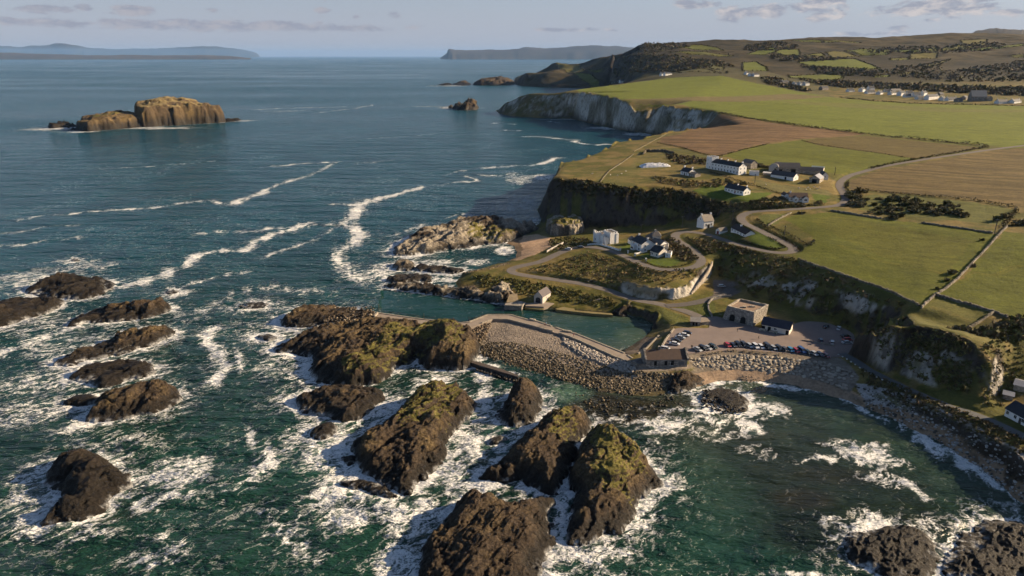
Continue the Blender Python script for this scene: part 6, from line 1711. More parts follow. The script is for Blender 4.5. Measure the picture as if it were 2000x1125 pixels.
def scatter_stones(name, label, pts, sizes, cols, n_shapes=5, sub=1, kind='stuff', parent=None):
    """many loose stones joined in one mesh"""
    shp = []
    for i in range(n_shapes):
        me = stone_mesh('tmp', 90 + i, .7, sub)
        v = np.array([tuple(q.co) for q in me.vertices], np.float32)
        f = np.array([tuple(p.vertices) for p in me.polygons])
        shp.append((v, f))
        bpy.data.meshes.remove(me)
    V, F, C, k = [], [], [], 0
    for p, s, c in zip(pts, sizes, cols):
        v, f = random.choice(shp)
        a = random.uniform(0, 6.28)
        ca, sa = math.cos(a), math.sin(a)
        q = v * (s * random.uniform(.85, 1.15))
        V.append(np.stack([q[:, 0] * ca - q[:, 1] * sa + p[0], q[:, 0] * sa + q[:, 1] * ca + p[1], q[:, 2] + p[2]], -1))
        F.append(f + k)
        C.append(np.repeat(np.array(c, np.float32)[None], len(v), 0))
        k += len(v)
    me = mesh_from(name, np.concatenate(V), np.concatenate(F), M_STONES, smooth=False, col=np.concatenate(C))
    return tag(link(name, me), label, kind=kind)


M_STONES = bpy.data.materials.new('loose_stones')
M_STONES.use_nodes = True
_t = NT(M_STONES.node_tree)
_b = _t.n['Principled BSDF']
_pos = _t.node('ShaderNodeNewGeometry').outputs['Position']
_t.set(_b, 'Base Color', _t.node('ShaderNodeVectorMath', {0: _t.attr('Col'), 3: _t.ramp(_t.noise(_pos, 2.0, 4), .3, .7, .75, 1.2, False)}, operation='SCALE').outputs[0])
_b.inputs['Roughness'].default_value = .85


def pts_in(poly_px, n, z=None):
    """random ground points inside a photo polygon on the land"""
    out = []
    w = [p[:2] for p in (GP(poly_px) if z is None else [P(u, v, z) for u, v in poly_px])]
    a = np.array(w)
    x0, y0 = a.min(0)
    x1, y1 = a.max(0)
    while len(out) < n:
        X = RNG.uniform(x0, x1, n * 3)
        Y = RNG.uniform(y0, y1, n * 3)
        m = inpoly(X, Y, w)
        for x, y in zip(X[m], Y[m]):
            out.append((float(x), float(y), hgt(x, y)))
            if len(out) >= n:
                break
    return out


def shade(base, var, n):
    return [tuple(np.clip(np.array(base) * RNG.uniform(1 - var, 1 + var), .01, .7)) for _ in range(n)]


_p = pts_in([(912, 645), (958, 626), (995, 626), (1090, 655), (1122, 668), (1200, 705), (1150, 712), (1080, 690), (1000, 672), (930, 665)], 2600, 2.6)
scatter_stones('shingle_cobbles', 'pale cobbles strewn below the pier', _p, RNG.uniform(.3, .75, len(_p)), shade((.30, .25, .20), .45, len(_p)), sub=1)
_p = pts_in([(925, 665), (1000, 672), (1080, 690), (1160, 715), (1240, 735), (1330, 738), (1345, 752), (1240, 768), (1180, 762), (1120, 744), (1060, 728), (1000, 712), (940, 695)], 3400, 1.0)
scatter_stones('weedy_boulders', 'dark weedy boulders at the edge of the tide', _p, RNG.uniform(.45, 1.15, len(_p)) ** 1.8 * 1.2, [c if RNG.random() < .82 else (.21, .165, .11) for c in shade((.075, .058, .034), .5, len(_p))], sub=1)
_p = [(p[0], p[1], RNG.uniform(-.25, .22)) for p in [P(u, v, 0) for u, v in zip(RNG.uniform(1060, 1345, 2600), RNG.uniform(748, 826, 2600))] if inpoly(np.array([p[0]]), np.array([p[1]]), [P(*q)[:2] for q in [(1135, 748), (1240, 766), (1345, 764), (1335, 798), (1240, 822), (1150, 800), (1120, 775)]])[0]]
_p = [p for p in _p if RNG.random() < 1.05 - np.clip((288 - p[1]) / 45, 0, 1) * .95 - .25 * float(vnoise(np.array([p[0] / 5]), np.array([p[1] / 5]), seed=5)[0])]
scatter_stones('foreshore_rubble', 'dark weedy rubble awash in front of the shingle', _p, RNG.uniform(.35, 1.0, len(_p)) ** 1.6 * 1.5, [c if RNG.random() < .9 else (.16, .12, .07) for c in shade((.040, .031, .018), .5, len(_p))])
_p = pts_in([(1098, 656), (1125, 668), (1200, 700), (1243, 716), (1240, 728), (1190, 714), (1130, 690), (1100, 668)], 480, 3.2)
scatter_stones('pier_rubble', 'heap of grey boulders against the pier', [(x, y, z + .25) for x, y, z in _p], RNG.uniform(.9, 1.9, len(_p)), shade((.33, .29, .25), .35, len(_p)))
_p = [(x, y, 1.0 + 2.2 * RNG.random()) for x, y, z in pts_in([(910, 645), (960, 628), (955, 645), (935, 668), (925, 665)], 240, 2.4)]
scatter_stones('pier_rubble', 'rubble in the angle of pier and promontory', _p, RNG.uniform(.8, 1.6, len(_p)), shade((.13, .095, .06), .45, len(_p)))
_p = [(p[0], p[1], .4 + 2.6 * RNG.random()) for p in [P(u, v, 1.5) for u, v in zip(RNG.uniform(632, 732, 420), RNG.uniform(604, 633, 420))]]
_p = [p for p in _p]
scatter_stones('quay_rubble', 'dark rubble mound at the seaward end of the quay', _p, RNG.uniform(.9, 1.9, len(_p)), [c if RNG.random() < .9 else (.3, .25, .18) for c in shade((.085, .062, .040), .45, len(_p))])
_p = [P(u, v, .4) for u, v in zip(RNG.uniform(925, 1015, 160), RNG.uniform(0, 1, 160))]
_p = [tuple(np.array(P(930 + 80 * t, 716 + 24 * t + RNG.uniform(-3, 7), .3))) for t in RNG.uniform(0, 1, 200)]
scatter_stones('jetty_rubble', 'wet boulders along the low jetty', _p, RNG.uniform(.7, 1.5, len(_p)), shade((.055, .042, .030), .5, len(_p)))
_p = [(p[0], p[1], .3 + 1.6 * RNG.random()) for p in [P(u, v, 1) for u, v in zip(RNG.uniform(1372, 1456, 420), RNG.uniform(760, 804, 420)) if abs((u - 1372) * .36 + 766 - v + 6) < 17]]
scatter_stones('reef_boulders', 'black weedy boulders heaped on the reef off the little beach', [(x, y, z * .55) for x, y, z in _p], RNG.uniform(.5, 1.5, len(_p)) * RNG.uniform(.6, 1, len(_p)), shade((.036, .028, .019), .5, len(_p)))
_p = pts_in([(1420, 740), (1450, 735), (1500, 740), (1520, 748), (1450, 748), (1400, 750)], 160, .6)
scatter_stones('beach_stones', 'dark stones at the edge of the little sandy beach', _p, RNG.uniform(.3, .8, len(_p)), shade((.16, .13, .10), .6, len(_p)))
_p = pts_in([(1668, 757), (1720, 770), (1800, 806), (1900, 860), (2000, 930), (2060, 990), (2000, 965), (1900, 890), (1800, 830), (1700, 790)], 900, 2.6)
scatter_stones('shore_boulders', 'pale and dark boulders strewn along the shore below the path', _p, RNG.uniform(.4, 1.5, len(_p)) * RNG.uniform(.5, 1, len(_p)), [c if RNG.random() < .6 else (.05, .042, .033) for c in shade((.33, .32, .31), .4, len(_p))])
_p = [p for p in pts_in([(905, 527), (960, 520), (985, 512), (1000, 520), (960, 530), (915, 535)], 140, 2)]
scatter_stones('inlet_stones', 'brown stones at the head of the foamy inlet', _p, RNG.uniform(.5, 1.5, len(_p)), shade((.16, .12, .08), .5, len(_p)))

# ------------------------------------------------------------ vegetation
def leaf_cloud(n, rx, ry, rz, size, rg, lob=5):
    """leaf faces spread through lumpy lobes; returns verts, tris"""
    c = np.stack([rg.uniform(-.55, .55, lob) * rx, rg.uniform(-.55, .55, lob) * ry, rg.uniform(.25, .75, lob) * rz], -1)
    rad = rg.uniform(.4, .62, lob)
    k = rg.integers(0, lob, n)
    d = rg.normal(size=(n, 3))
    d /= np.linalg.norm(d, axis=1)[:, None]
    p = c[k] + d * (rad[k] * rg.uniform(.55, 1.05, n))[:, None] * np.array([rx, ry, rz * .75])
    p[:, 2] = np.maximum(p[:, 2], 0.02)
    a, b = rg.normal(size=(n, 3)), rg.normal(size=(n, 3))
    s = (size * rg.uniform(.6, 1.4, n))[:, None]
    v = np.stack([p - a * s * .5, p + a * s * .5, p + b * s * .7], 1).reshape(-1, 3)
    f = np.arange(3 * n).reshape(-1, 3)
    return v, f


def leaf_material(name):
    m = bpy.data.materials.new(name)
    m.use_nodes = True
    t = NT(m.node_tree)
    b = t.n['Principled BSDF']
    pos = t.node('ShaderNodeNewGeometry').outputs['Position']
    c = t.node('ShaderNodeVectorMath', {0: t.attr('Col'), 3: t.ramp(t.noise(pos, .5, 4, .7), .3, .7, .6, 1.4, False)}, operation='SCALE').outputs[0]
    t.set(b, 'Base Color', c)
    b.inputs['Roughness'].default_value = .8
    b.inputs['Specular IOR Level'].default_value = .15
    return m


M_LEAF = leaf_material('foliage')


def plant_cols(n, base, var=.35):
    c = np.array(base, np.float32)[None] * RNG.uniform(1 - var, 1 + var, (n, 1)).astype(np.float32)
    c = c * (1 + RNG.uniform(-.12, .12, (n, 3))).astype(np.float32)
    return np.repeat(c, 3, 0)


def stuff_clumps(name, label, pts, rad, nleaf, base, size=.55, flatz=.8):
    V, F, C, k = [], [], [], 0
    for p, r in zip(pts, rad):
        v, f = leaf_cloud(nleaf, r, r, r * flatz, r * size, RNG, 3)
        V.append(v + np.array(p))
        F.append(f + k)
        b = np.array(base) if np.ndim(base) == 1 else np.array(base[RNG.integers(len(base))])
        C.append(plant_cols(nleaf, b * RNG.uniform(.75, 1.25)))
        k += len(v)
    if not V:
        return None
    me = mesh_from(name, np.concatenate(V), np.concatenate(F), M_LEAF, smooth=False, col=np.concatenate(C))
    return tag(link(name, me), label, kind='stuff')


BROWNG, OLIVE, STRW = (.105, .082, .042), (.115, .112, .038), (.22, .165, .080)
def scat(poly, n, base, rmin, rmax, nl=12, name='scrub', label=None, size=.6):
    p = [q for q in pts_in(poly, n) if q[2] > 1.0]
    return stuff_clumps(name, label, p, RNG.uniform(rmin, rmax, len(p)), nl, base, size)


scat([(1400, 500), (1440, 492), (1510, 503), (1560, 509), (1640, 540), (1770, 594), (1760, 640), (1690, 640), (1600, 622), (1540, 600), (1470, 580), (1440, 545), (1400, 540)], 430, [BROWNG, OLIVE], .6, 1.6, 14, label='brown scrub on the cliff above the car park')
scat([(1030, 528), (1110, 505), (1150, 492), (1230, 512), (1290, 532), (1370, 526), (1385, 515), (1360, 540), (1300, 556), (1230, 550), (1180, 555), (1100, 540)], 900, [OLIVE, STRW, STRW, OLIVE, BROWNG], .4, 1.0, 12, label='tussocky grass on the bank between the arms of the road')
scat([(925, 537), (1000, 545), (1090, 560), (1180, 580), (1205, 590), (1200, 602), (1130, 592), (1060, 585), (1000, 568), (940, 560)], 620, [OLIVE, OLIVE, (.10, .09, .03)], .5, 1.3, 14, label='grassy scrub on the harbour bank below the road')
scat([(1270, 470), (1315, 466), (1345, 486), (1362, 505), (1350, 512), (1325, 505), (1305, 495)], 260, [BROWNG], .6, 1.5, 14, label='brown bushes inside the loop of the road')
scat([(1340, 462), (1400, 472), (1480, 492), (1470, 498), (1400, 490), (1380, 500), (1365, 488)], 330, [BROWNG, OLIVE, STRW], .5, 1.3, 12, label='rough growth below the hairpin')
scat([(1130, 352), (1200, 365), (1300, 370), (1360, 378), (1420, 402), (1400, 425), (1340, 420), (1250, 400), (1150, 385), (1080, 370)], 900, [BROWNG, (.05, .05, .02)], .8, 2.0, 12, label='dark scrub clinging to the cliff top slope')
scat([(1270, 345), (1330, 352), (1420, 360), (1400, 366), (1340, 366), (1290, 358)], 320, [BROWNG, OLIVE, STRW], .5, 1.4, 12, label='gorse and dead bracken along the cliff edge cottages')
scat([(1410, 400), (1470, 398), (1520, 398), (1600, 400), (1560, 404), (1480, 409), (1430, 416), (1415, 412)], 420, [BROWNG, STRW, OLIVE], .5, 1.5, 12, label='rough growth above the upper road')
scat([(1300, 300), (1340, 305), (1390, 312), (1385, 322), (1330, 322), (1305, 312)], 200, [(.075, .055, .038), BROWNG], .7, 1.8, 12, label='leafless thicket left of the long white house')
scat([(1695, 665), (1760, 660), (1850, 680), (1900, 705), (1895, 770), (1830, 755), (1760, 725), (1705, 695)], 300, [BROWNG, OLIVE], .5, 1.3, 12, label='scrub hanging on the headland face over the shore path')
scat([(1690, 650), (1750, 642), (1830, 645), (1900, 672), (1880, 700), (1800, 690), (1720, 690)], 420, [BROWNG, OLIVE, (.09, .08, .03)], .5, 1.4, 12, label='tussocks on the headland above the shore path')
scat([(1905, 700), (1945, 660), (1995, 650), (2000, 760), (1960, 790), (1925, 800)], 200, [BROWNG, OLIVE, (.13, .115, .04)], .4, 1.0, 12, label='scrub on the bluff at the right edge')
scat([(1680, 720), (1760, 755), (1840, 788), (1920, 820), (2000, 860), (2060, 900), (2060, 930), (1960, 880), (1860, 830), (1760, 790), (1690, 750)], 520, [BROWNG, (.085, .075, .03)], .4, 1.1, 12, label='rough verge seaward of the shore path')
scat([(1850, 640), (1900, 648), (2000, 618), (2060, 640), (2000, 660), (1930, 660)], 260, [BROWNG, OLIVE], .6, 1.8, 14, label='bushes in the dip behind the headland')
scat([(1072, 470), (1110, 462), (1155, 468), (1150, 478), (1100, 488), (1075, 492)], 260, [BROWNG, OLIVE], .5, 1.4, 12, label='dark bushes behind the sandy beach')
# woods on the hillside behind the village
_w = []
for poly, n in (([(1560, 155), (1650, 160), (1750, 165), (1850, 168), (1930, 172), (2000, 172), (2060, 176), (2060, 190), (1900, 184), (1800, 178), (1700, 173), (1650, 172), (1600, 166)], 760), ([(1690, 140), (1780, 128), (1830, 120), (1850, 140), (2000, 118), (2060, 130), (2060, 160), (1850, 160), (1760, 150)], 520),
                ([(1455, 90), (1520, 82), (1560, 90), (1540, 98), (1480, 100), (1452, 98)], 330), ([(1490, 108), (1560, 110), (1660, 115), (1600, 120), (1520, 120)], 170), ([(1210, 118), (1290, 108), (1330, 110), (1400, 118), (1440, 130), (1360, 136), (1280, 140), (1230, 150), (1200, 135)], 620), ([(1200, 105), (1250, 88), (1320, 84), (1350, 92), (1260, 108)], 260),
                ([(1485, 150), (1530, 155), (1560, 170), (1600, 180), (1560, 178), (1500, 165)], 160), ([(1560, 128), (1700, 138), (1720, 150), (1600, 145)], 260), ([(1680, 95), (1830, 90), (1960, 84), (1960, 96), (1850, 104), (1700, 106)], 300)):
    _w += [q for q in pts_in(poly, int(n * 1.5))]
stuff_clumps('hillside_wood', 'dark leafless woods and gorse on the hill behind the village', _w, RNG.uniform(2.2, 5.6, len(_w)), 14, [(.105, .084, .042), (.125, .095, .056), (.085, .080, .034)], .6, .9)

BUSH = []
for i in range(4):
    v, f = leaf_cloud(260, 1.0, 1.0, .95, .22, np.random.default_rng(50 + i), 6)
    BUSH.append(mesh_from('gorse_bush', v, f, M_LEAF, smooth=False, col=plant_cols(260, [(.075, .068, .028), (.060, .064, .025), (.095, .080, .036), (.11, .095, .042)][i], .4)))


def bush(name, label, p, r, group, h=.9, var=None):
    o = link(name, BUSH[var if var is not None else random.randrange(4)], None, (p[0], p[1], hgt(p[0], p[1]) - .15))
    o.scale = (r, r * random.uniform(.8, 1.2), r * h)
    o.rotation_euler = (0, 0, random.uniform(0, 6.28))
    return tag(o, label, 'bush', group)


for poly, n, r0, r1, lab, grp in (([(1690, 382), (1770, 388), (1850, 396), (1900, 412), (1890, 425), (1800, 420), (1740, 432), (1700, 420), (1672, 400)], 74, 1.6, 3.6, 'dark gorse bush in the thicket between brown field and pasture', 'gorse bushes of the thicket'),
                                  ([(1650, 374), (1690, 376), (1695, 400), (1664, 402), (1654, 392)], 14, 2.0, 4.2, 'windswept dark bush crowding the inside of the road bend', 'bushes at the road bend'),
                                  ([(1440, 330), (1480, 322), (1530, 330), (1560, 332), (1500, 328), (1460, 326)], 22, 1.4, 2.6, 'dark shrub in the shelter belt behind the white terrace and barns', 'shelter belt shrubs'),
                                  ([(1500, 388), (1528, 382), (1532, 392), (1480, 398), (1460, 398)], 16, 1.2, 2.4, 'rounded shrub on the slope below the lawn cottage', 'shrubs below the lawn cottage'),
                                  ([(1385, 350), (1420, 350), (1470, 362), (1466, 366), (1420, 360), (1388, 356)], 16, 1.2, 2.4, 'dark garden shrub between the white terrace and lawn cottage', 'garden shrubs above the lawn')):
    for p in pts_in(poly, n):
        bush('gorse_bush', lab, p, random.uniform(r0, r1), grp)
for (u, v, r, lab) in [(1902, 520, 1.6, 'lone bush halfway along the stone wall between the pastures'), (1862, 535, 2.2, 'largest bush leaning on the lower stone wall'), (1848, 548, 1.6, 'bush beside the gap in the lower stone wall'), (1830, 565, 1.2, 'small bush near the corner of the lower stone wall'),
                       (1918, 470, 1.5, 'small bush by the upper stone wall'), (1950, 432, 3.2, 'dark bush at the top corner of the pasture'), (1965, 425, 3.4, 'dark bush under the brown field corner'), (1992, 440, 4.0, 'bushy mass at the right edge below the brown field'), (1560, 417, 1.6, 'clipped bush beside the road, left of two'), (1568, 417, 1.6, 'clipped bush beside the road, right of two'),
                       (1420, 143, 6, 'round tree standing alone on the far field edge'), (1220, 480, .9, 'dark garden bush beside the castellated house'), (1600, 396, 2.2, 'bush at the end of the bungalow garden')]:
    bush('round_bush', lab, G(u, v), r, None, 1.0)


def hedge(name, label, px, w, h, base, dens=9, mats=None, cat='hedge', size=.5, world=None):
    L = world or GP(px)
    V, C, k = [], [], 0
    for a, b in zip(L[:-1], L[1:]):
        a, b = np.array(a), np.array(b)
        ln = float(np.hypot(*(b - a)[:2]))
        n = int(ln * dens)
        if n < 1:
            continue
        t = RNG.uniform(0, 1, n)
        p = a[None] + (b - a)[None] * t[:, None]
        tn = (b - a)[:2] / (ln + 1e-6)
        o = RNG.normal(0, w * .38, n)
        p[:, 0] += -tn[1] * o
        p[:, 1] += tn[0] * o
        hh = h * (0.75 + .4 * fbm(p[:, 0] / 6, p[:, 1] / 6, oct=2, seed=9))
        g = np.array([hgt(x, y) for x, y in p[:, :2]])
        p[:, 2] = g + RNG.uniform(0, 1, n) * hh * np.clip(1.15 - np.abs(o) / w, .2, 1)
        da, db = RNG.normal(size=(n, 3)), RNG.normal(size=(n, 3))
        s = size
        V.append(np.stack([p - da * s * .5, p + da * s * .5, p + db * s * .7], 1).reshape(-1, 3))
        C.append(plant_cols(n, base, .4))
    V, C = np.concatenate(V), np.concatenate(C)
    me = mesh_from(name, V, np.arange(len(V)).reshape(-1, 3), M_LEAF, smooth=False, col=C)
    return tag(link(name, me), label, cat)


HD = (.075, .066, .030)
hedge('field_hedge', 'long dark hedge between the bright far pasture and the ploughed field', [(1404, 221), (1440, 228), (1500, 237), (1560, 246), (1630, 255), (1690, 262), (1800, 273), (1860, 279), (1930, 286)], 3.0, 3.0, HD, 6, size=.9)
hedge('field_hedge', 'hedge along the road from the bend up to the right', [(1930, 287), (1860, 300), (1800, 310), (1740, 320), (1695, 331)], 2.4, 2.2, (.06, .05, .022), 6, size=.7)
hedge('field_hedge', 'hedge under the brown stubble field', [(1692, 372), (1760, 379), (1830, 385), (1900, 391), (1985, 406)], 2.2, 2.2, HD, 8, size=.6)
hedge('field_hedge', 'dark hedge at the right corner of the thicket field', [(1986, 407), (1975, 425), (1960, 445)], 2.2, 2.2, HD, 8, size=.6)
hedge('field_hedge', 'thin hedge line across the darker half of the green field', [(1565, 275), (1600, 283), (1700, 297), (1788, 311)], .9, .9, (.06, .055, .022), 4, size=.6)
hedge('field_hedge', 'hedge along the lower edge of the ploughed field', [(1283, 279), (1330, 288), (1370, 300), (1400, 306), (1440, 296), (1500, 281)], 1.2, 1.1, (.10, .080, .035), 6, size=.6)
hedge('field_hedge', 'hedge dividing village and far pasture', [(1640, 190.5), (1700, 197), (1780, 202.5), (1850, 204), (1920, 205.5), (2000, 207)], 3, 2.6, HD, 3, size=1.2)
hedge('roadside_hedge', 'clipped hedge round the outside of the loop lawn', [(1256, 508), (1262, 514), (1280, 520), (1305, 523), (1330, 521), (1350, 514), (1356, 505)], .9, 1.2, (.085, .080, .028), 16, size=.35)
hedge('roadside_hedge', 'hedge on the field side of the upper hairpin', [(1478, 428), (1500, 448), (1530, 465), (1556, 482), (1562, 492)], 1.2, 1.4, HD, 14, size=.45)
hedge('roadside_hedge', 'hedge between the hairpin and the long bungalow lawn', [(1500, 463), (1520, 474), (1534, 484), (1515, 488), (1480, 482), (1440, 471)], .9, 1.1, (.050, .046, .020), 14, size=.4)
hedge('roadside_hedge', 'hedge on the inside of the lower bend', [(1342, 464), (1352, 474), (1366, 484), (1378, 492)], 1.0, 1.3, (.065, .058, .024), 14, size=.45)
hedge('roadside_hedge', 'dark bank hedge along the middle arm of the road', [(1392, 472), (1430, 483), (1470, 494), (1510, 501), (1552, 506)], 1.4, 1.3, HD, 12, size=.5)
hedge('roadside_hedge', 'hedge on the uphill side of the straight upper road', [(1462, 409), (1510, 406), (1560, 403), (1610, 400)], 1.2, 1.3, (.060, .054, .022), 10, size=.5)
hedge('roadside_hedge', 'hedge along the outside of the bend below the farm', [(1656, 356), (1652, 368), (1662, 384), (1664, 396)], 1.4, 1.6, HD, 12, size=.55)
hedge('roadside_hedge', 'dark hedge around the terrace of the pasture corner', [(1500, 440), (1530, 452), (1560, 470), (1586, 480), (1590, 470)], 1.6, 1.2, HD, 10, size=.5)
hedge('roadside_hedge', 'low hedge in front of the long white house', [(1385, 336), (1420, 346), (1450, 356), (1490, 368), (1530, 380)], 1.6, 1.5, HD, 10, size=.5)
for i, q in enumerate(HILL_FIELDS):
    hedge('hill_hedge', ['hedge round the hill field at the far left of the slope'][0] if False else 'hedge bounding hill pasture number', q + q[:1], 3.5, 3.0, HD, 1.1, size=2.0)['label'] = 'dark hedge bounding a small pasture on the far hillside'
_hh = sorted([o for o in COL.objects if o.name.startswith('hill_hedge')], key=lambda o: o.name)
_cen = [(np.mean([p[0] for p in q]), np.mean([p[1] for p in q])) for q in HILL_FIELDS]
_band = [0 if c[1] < 92 else 1 if c[1] < 106 else 2 if c[1] < 122 else 3 for c in _cen]
_ordn = ['first', 'second', 'third', 'fourth', 'fifth', 'sixth', 'seventh', 'eighth', 'ninth', 'tenth', 'eleventh', 'twelfth', 'thirteenth', 'fourteenth']
for bnd, word in enumerate(('topmost', 'upper', 'middle', 'lowest')):
    for k, i in enumerate(sorted([i for i in range(len(_cen)) if _band[i] == bnd], key=lambda i: _cen[i][0])):
        _hh[i]['label'] = 'dark hedge round the %s pasture from left, %s belt of far hillside' % (_ordn[k], word)
        _hh[i]['group'] = 'hedges of the far hill pastures'


# dry stone walls
def stone_wall(name, label, px, w, h, mat_c=(.25, .22, .18), seg=.8, var=.4, world=None, zo=0.0, jz=.35):
    L = world or GP(px)
    v, f, c = [], [], []
    for a, b in zip(L[:-1], L[1:]):
        a, b = np.array(a), np.array(b)
        ln = float(np.hypot(*(b - a)[:2]))
        n = max(1, int(ln / seg))
        rz = math.atan2(b[1] - a[1], b[0] - a[0])
        for i in range(n):
            q = a + (b - a) * (i + .5) / n
            g = (hgt(q[0], q[1]) if world is None else q[2]) + zo
            hh = h * random.uniform(1 - jz, 1 + jz * .6)
            ww = w * random.uniform(.75, 1.25)
            r_ = rz + random.uniform(-.15, .15)
            ca, sa = math.cos(r_), math.sin(r_)
            k = len(v)
            for zz, sc in ((-.6, 1.1), (hh, .72)):
                for dx, dy in ((-.5, -.5), (.5, -.5), (.5, .5), (-.5, .5)):
                    x, y = dx * ln / n * 1.04, dy * ww * sc
                    v.append((q[0] + x * ca - y * sa, q[1] + x * sa + y * ca, g + zz + (random.uniform(-.08, .08) if zz > 0 else 0)))
            cc = np.array(mat_c) * random.uniform(1 - var, 1 + var)
            c += [cc] * 8
            f += [(k + 4, k + 5, k + 6, k + 7)] + [(k + i2, k + (i2 + 1) % 4, k + 4 + (i2 + 1) % 4, k + 4 + i2) for i2 in range(4)]
    me = mesh_from(name, v, f, M_STONES, smooth=False, col=np.array(c, np.float32))
    return tag(link(name, me), label, 'wall')


stone_wall('dry_stone_wall', 'pale dry stone wall running down between the two right hand pastures', [(1968, 442), (1950, 460), (1925, 488), (1892, 522), (1870, 545), (1850, 562), (1825, 578), (1800, 602)], .8, 1.1, (.20, .175, .135))
stone_wall('dry_stone_wall', 'wall along the cliff edge above the car park', [(1560, 507), (1600, 522), (1650, 539), (1700, 556), (1740, 570), (1796, 598)], 1.0, 1.0, (.13, .115, .08))
stone_wall('dry_stone_wall', 'dark wall below the right hand pasture', [(1825, 576), (1870, 590), (1940, 610), (1970, 622)], 1.0, 1.1, (.13, .115, .085))
stone_wall('dry_stone_wall', 'wall between thicket and big pasture, left stretch', [(1622, 412), (1660, 418), (1700, 424), (1722, 428)], 1.0, 1.1, (.17, .15, .11))
stone_wall('dry_stone_wall', 'wall between thicket and big pasture, right stretch', [(1800, 436), (1850, 443), (1900, 450), (1940, 456)], 1.0, 1.0, (.13, .115, .085))
stone_wall('dry_stone_wall', 'broken wall crossing the cliff top turf', [(1236, 302), (1215, 318), (1190, 334), (1178, 348), (1170, 360)], .7, .7, (.15, .13, .08))
stone_wall('dry_stone_wall', 'turf capped wall along the cliff path', [(1300, 263), (1283, 272), (1260, 284), (1238, 296)], .7, .7, (.15, .125, .07))
stone_wall('dry_stone_wall', 'short wall across the corner field by the road', [(1545, 416), (1522, 428), (1500, 442)], .8, 1.0, (.19, .165, .12))
stone_wall('dry_stone_wall', 'little wall at the right of the small lower pasture', [(1940, 612), (1915, 628), (1890, 642)], .9, .9, (.16, .14, .10))
stone_wall('stone_ruin', 'roofless stone enclosure beyond the silage heap', [(1256, 302), (1262, 296), (1300, 296), (1316, 300)], 1.4, 2.0, (.12, .10, .07))
_rw = [P(1350, 577, 6.2), P(1360, 563, 8.0), P(1372, 548, 10.0), P(1384, 530, 12.4), P(1391, 514, 14.6)]
stone_wall('retaining_wall', 'sloping pale retaining wall below the loop road', None, .9, 1.5, (.36, .31, .25), .9, .2, world=_rw, zo=-.2, jz=.1)
stone_wall('curved_wall', 'low curved wall beside the lime kiln green', [(1391, 620), (1384, 606), (1383, 594), (1392, 584), (1410, 580), (1428, 580)], .8, 1.0, (.24, .22, .19), .8, .25)
stone_wall('garden_wall', 'white garden wall of the castellated house', [(1147, 479.5), (1160, 478), (1172, 478.5), (1180, 481), (1195, 485.5), (1209, 490)], .4, 1.1, (.72, .71, .69), 1.2, .06, jz=.12)
stone_wall('garden_wall', 'white wall in front of the dark roofed lane house', [(1240, 497.5), (1252, 494.5), (1264, 492)], .4, 1.0, (.72, .71, .69), 1.2, .06, jz=.12)
stone_wall('beach_wall', 'pale wall above the sandy beach', [(1068, 493), (1080, 486), (1095, 479), (1100, 476)], .6, 1.3, (.48, .45, .41), 1.2, .1, jz=.1)
stone_wall('car_park_wall', 'low stone line across the shaded end of the car park', None, .6, .6, (.22, .19, .16), 1.0, .3, world=[P(1566, 665, 5), P(1600, 670, 5), P(1630, 677, 5)])
for i, (u, v, lab) in enumerate([(1211.5, 490, 'white gate post nearest the castellated house'), (1226.5, 494.5, 'second white gate post along the lane'), (1240.5, 500, 'white gate post in front of the dark roofed lane house'), (1261.5, 510, 'white gate post at the corner of the round lawn')]):
    g = G(u, v)
    e = tag(empty('gate_post', g), lab, 'gate post', 'white gate posts along the lane')
    part('shaft', cached('gps', lambda: boxes_mesh('shaft', [(0, 0, .7, .7, .7, 1.8)], WHITE)), e)
    part('cap', cached('gpc', lambda: boxes_mesh('cap', [(0, 0, 1.66, .9, .9, .14)], WHITE)), e)
# white boundary stones along the shore path
for i, t in enumerate(np.linspace(.03, .36, 14)):
    k = t * (len(ROADW['shore']) - 1)
    i0 = int(k)
    p = ROADW['shore'][i0] + (ROADW['shore'][i0 + 1] - ROADW['shore'][i0]) * (k - i0)
    tg = (ROADW['shore'][i0 + 1] - ROADW['shore'][i0])[:2]
    tg /= np.linalg.norm(tg)
    q = p[:2] + np.array([tg[1], -tg[0]]) * 2.5
    o = link('kerb_stone', cached('kst', lambda: stone_mesh('kerb_stone', 77, .8, 2, mat_simple('white_washed_stone', (.6, .6, .58), .9, .15, 1))), None, (q[0], q[1], p[2] + .15))
    o.scale = (.9, .7, .8)
    o.rotation_euler = (0, 0, i * .9)
    tag(o, 'whitewashed stone lining the seaward edge of the shore path', 'stone', 'whitewashed stones along the path')


def pole(u, v, h, lab):
    g = G(u, v)
    e = tag(empty('utility_pole', g), lab, 'utility pole', 'wooden utility poles')
    part('shaft', cached(('pole', h), lambda: boxes_mesh('shaft', [(0, 0, h / 2 - .5, .30, .30, h + 1), ], WOOD)), e)
    part('crossarm', cached('arm', lambda: boxes_mesh('crossarm', [(0, 0, 0, 1.5, .14, .14)], WOOD)), e, (0, 0, h - .5))
    part('insulator', cached('ins', lambda: boxes_mesh('insulator', [(-.6, 0, .18, .1, .1, .24), (.6, 0, .18, .1, .1, .24)], FRAME)), e, (0, 0, h - .5))


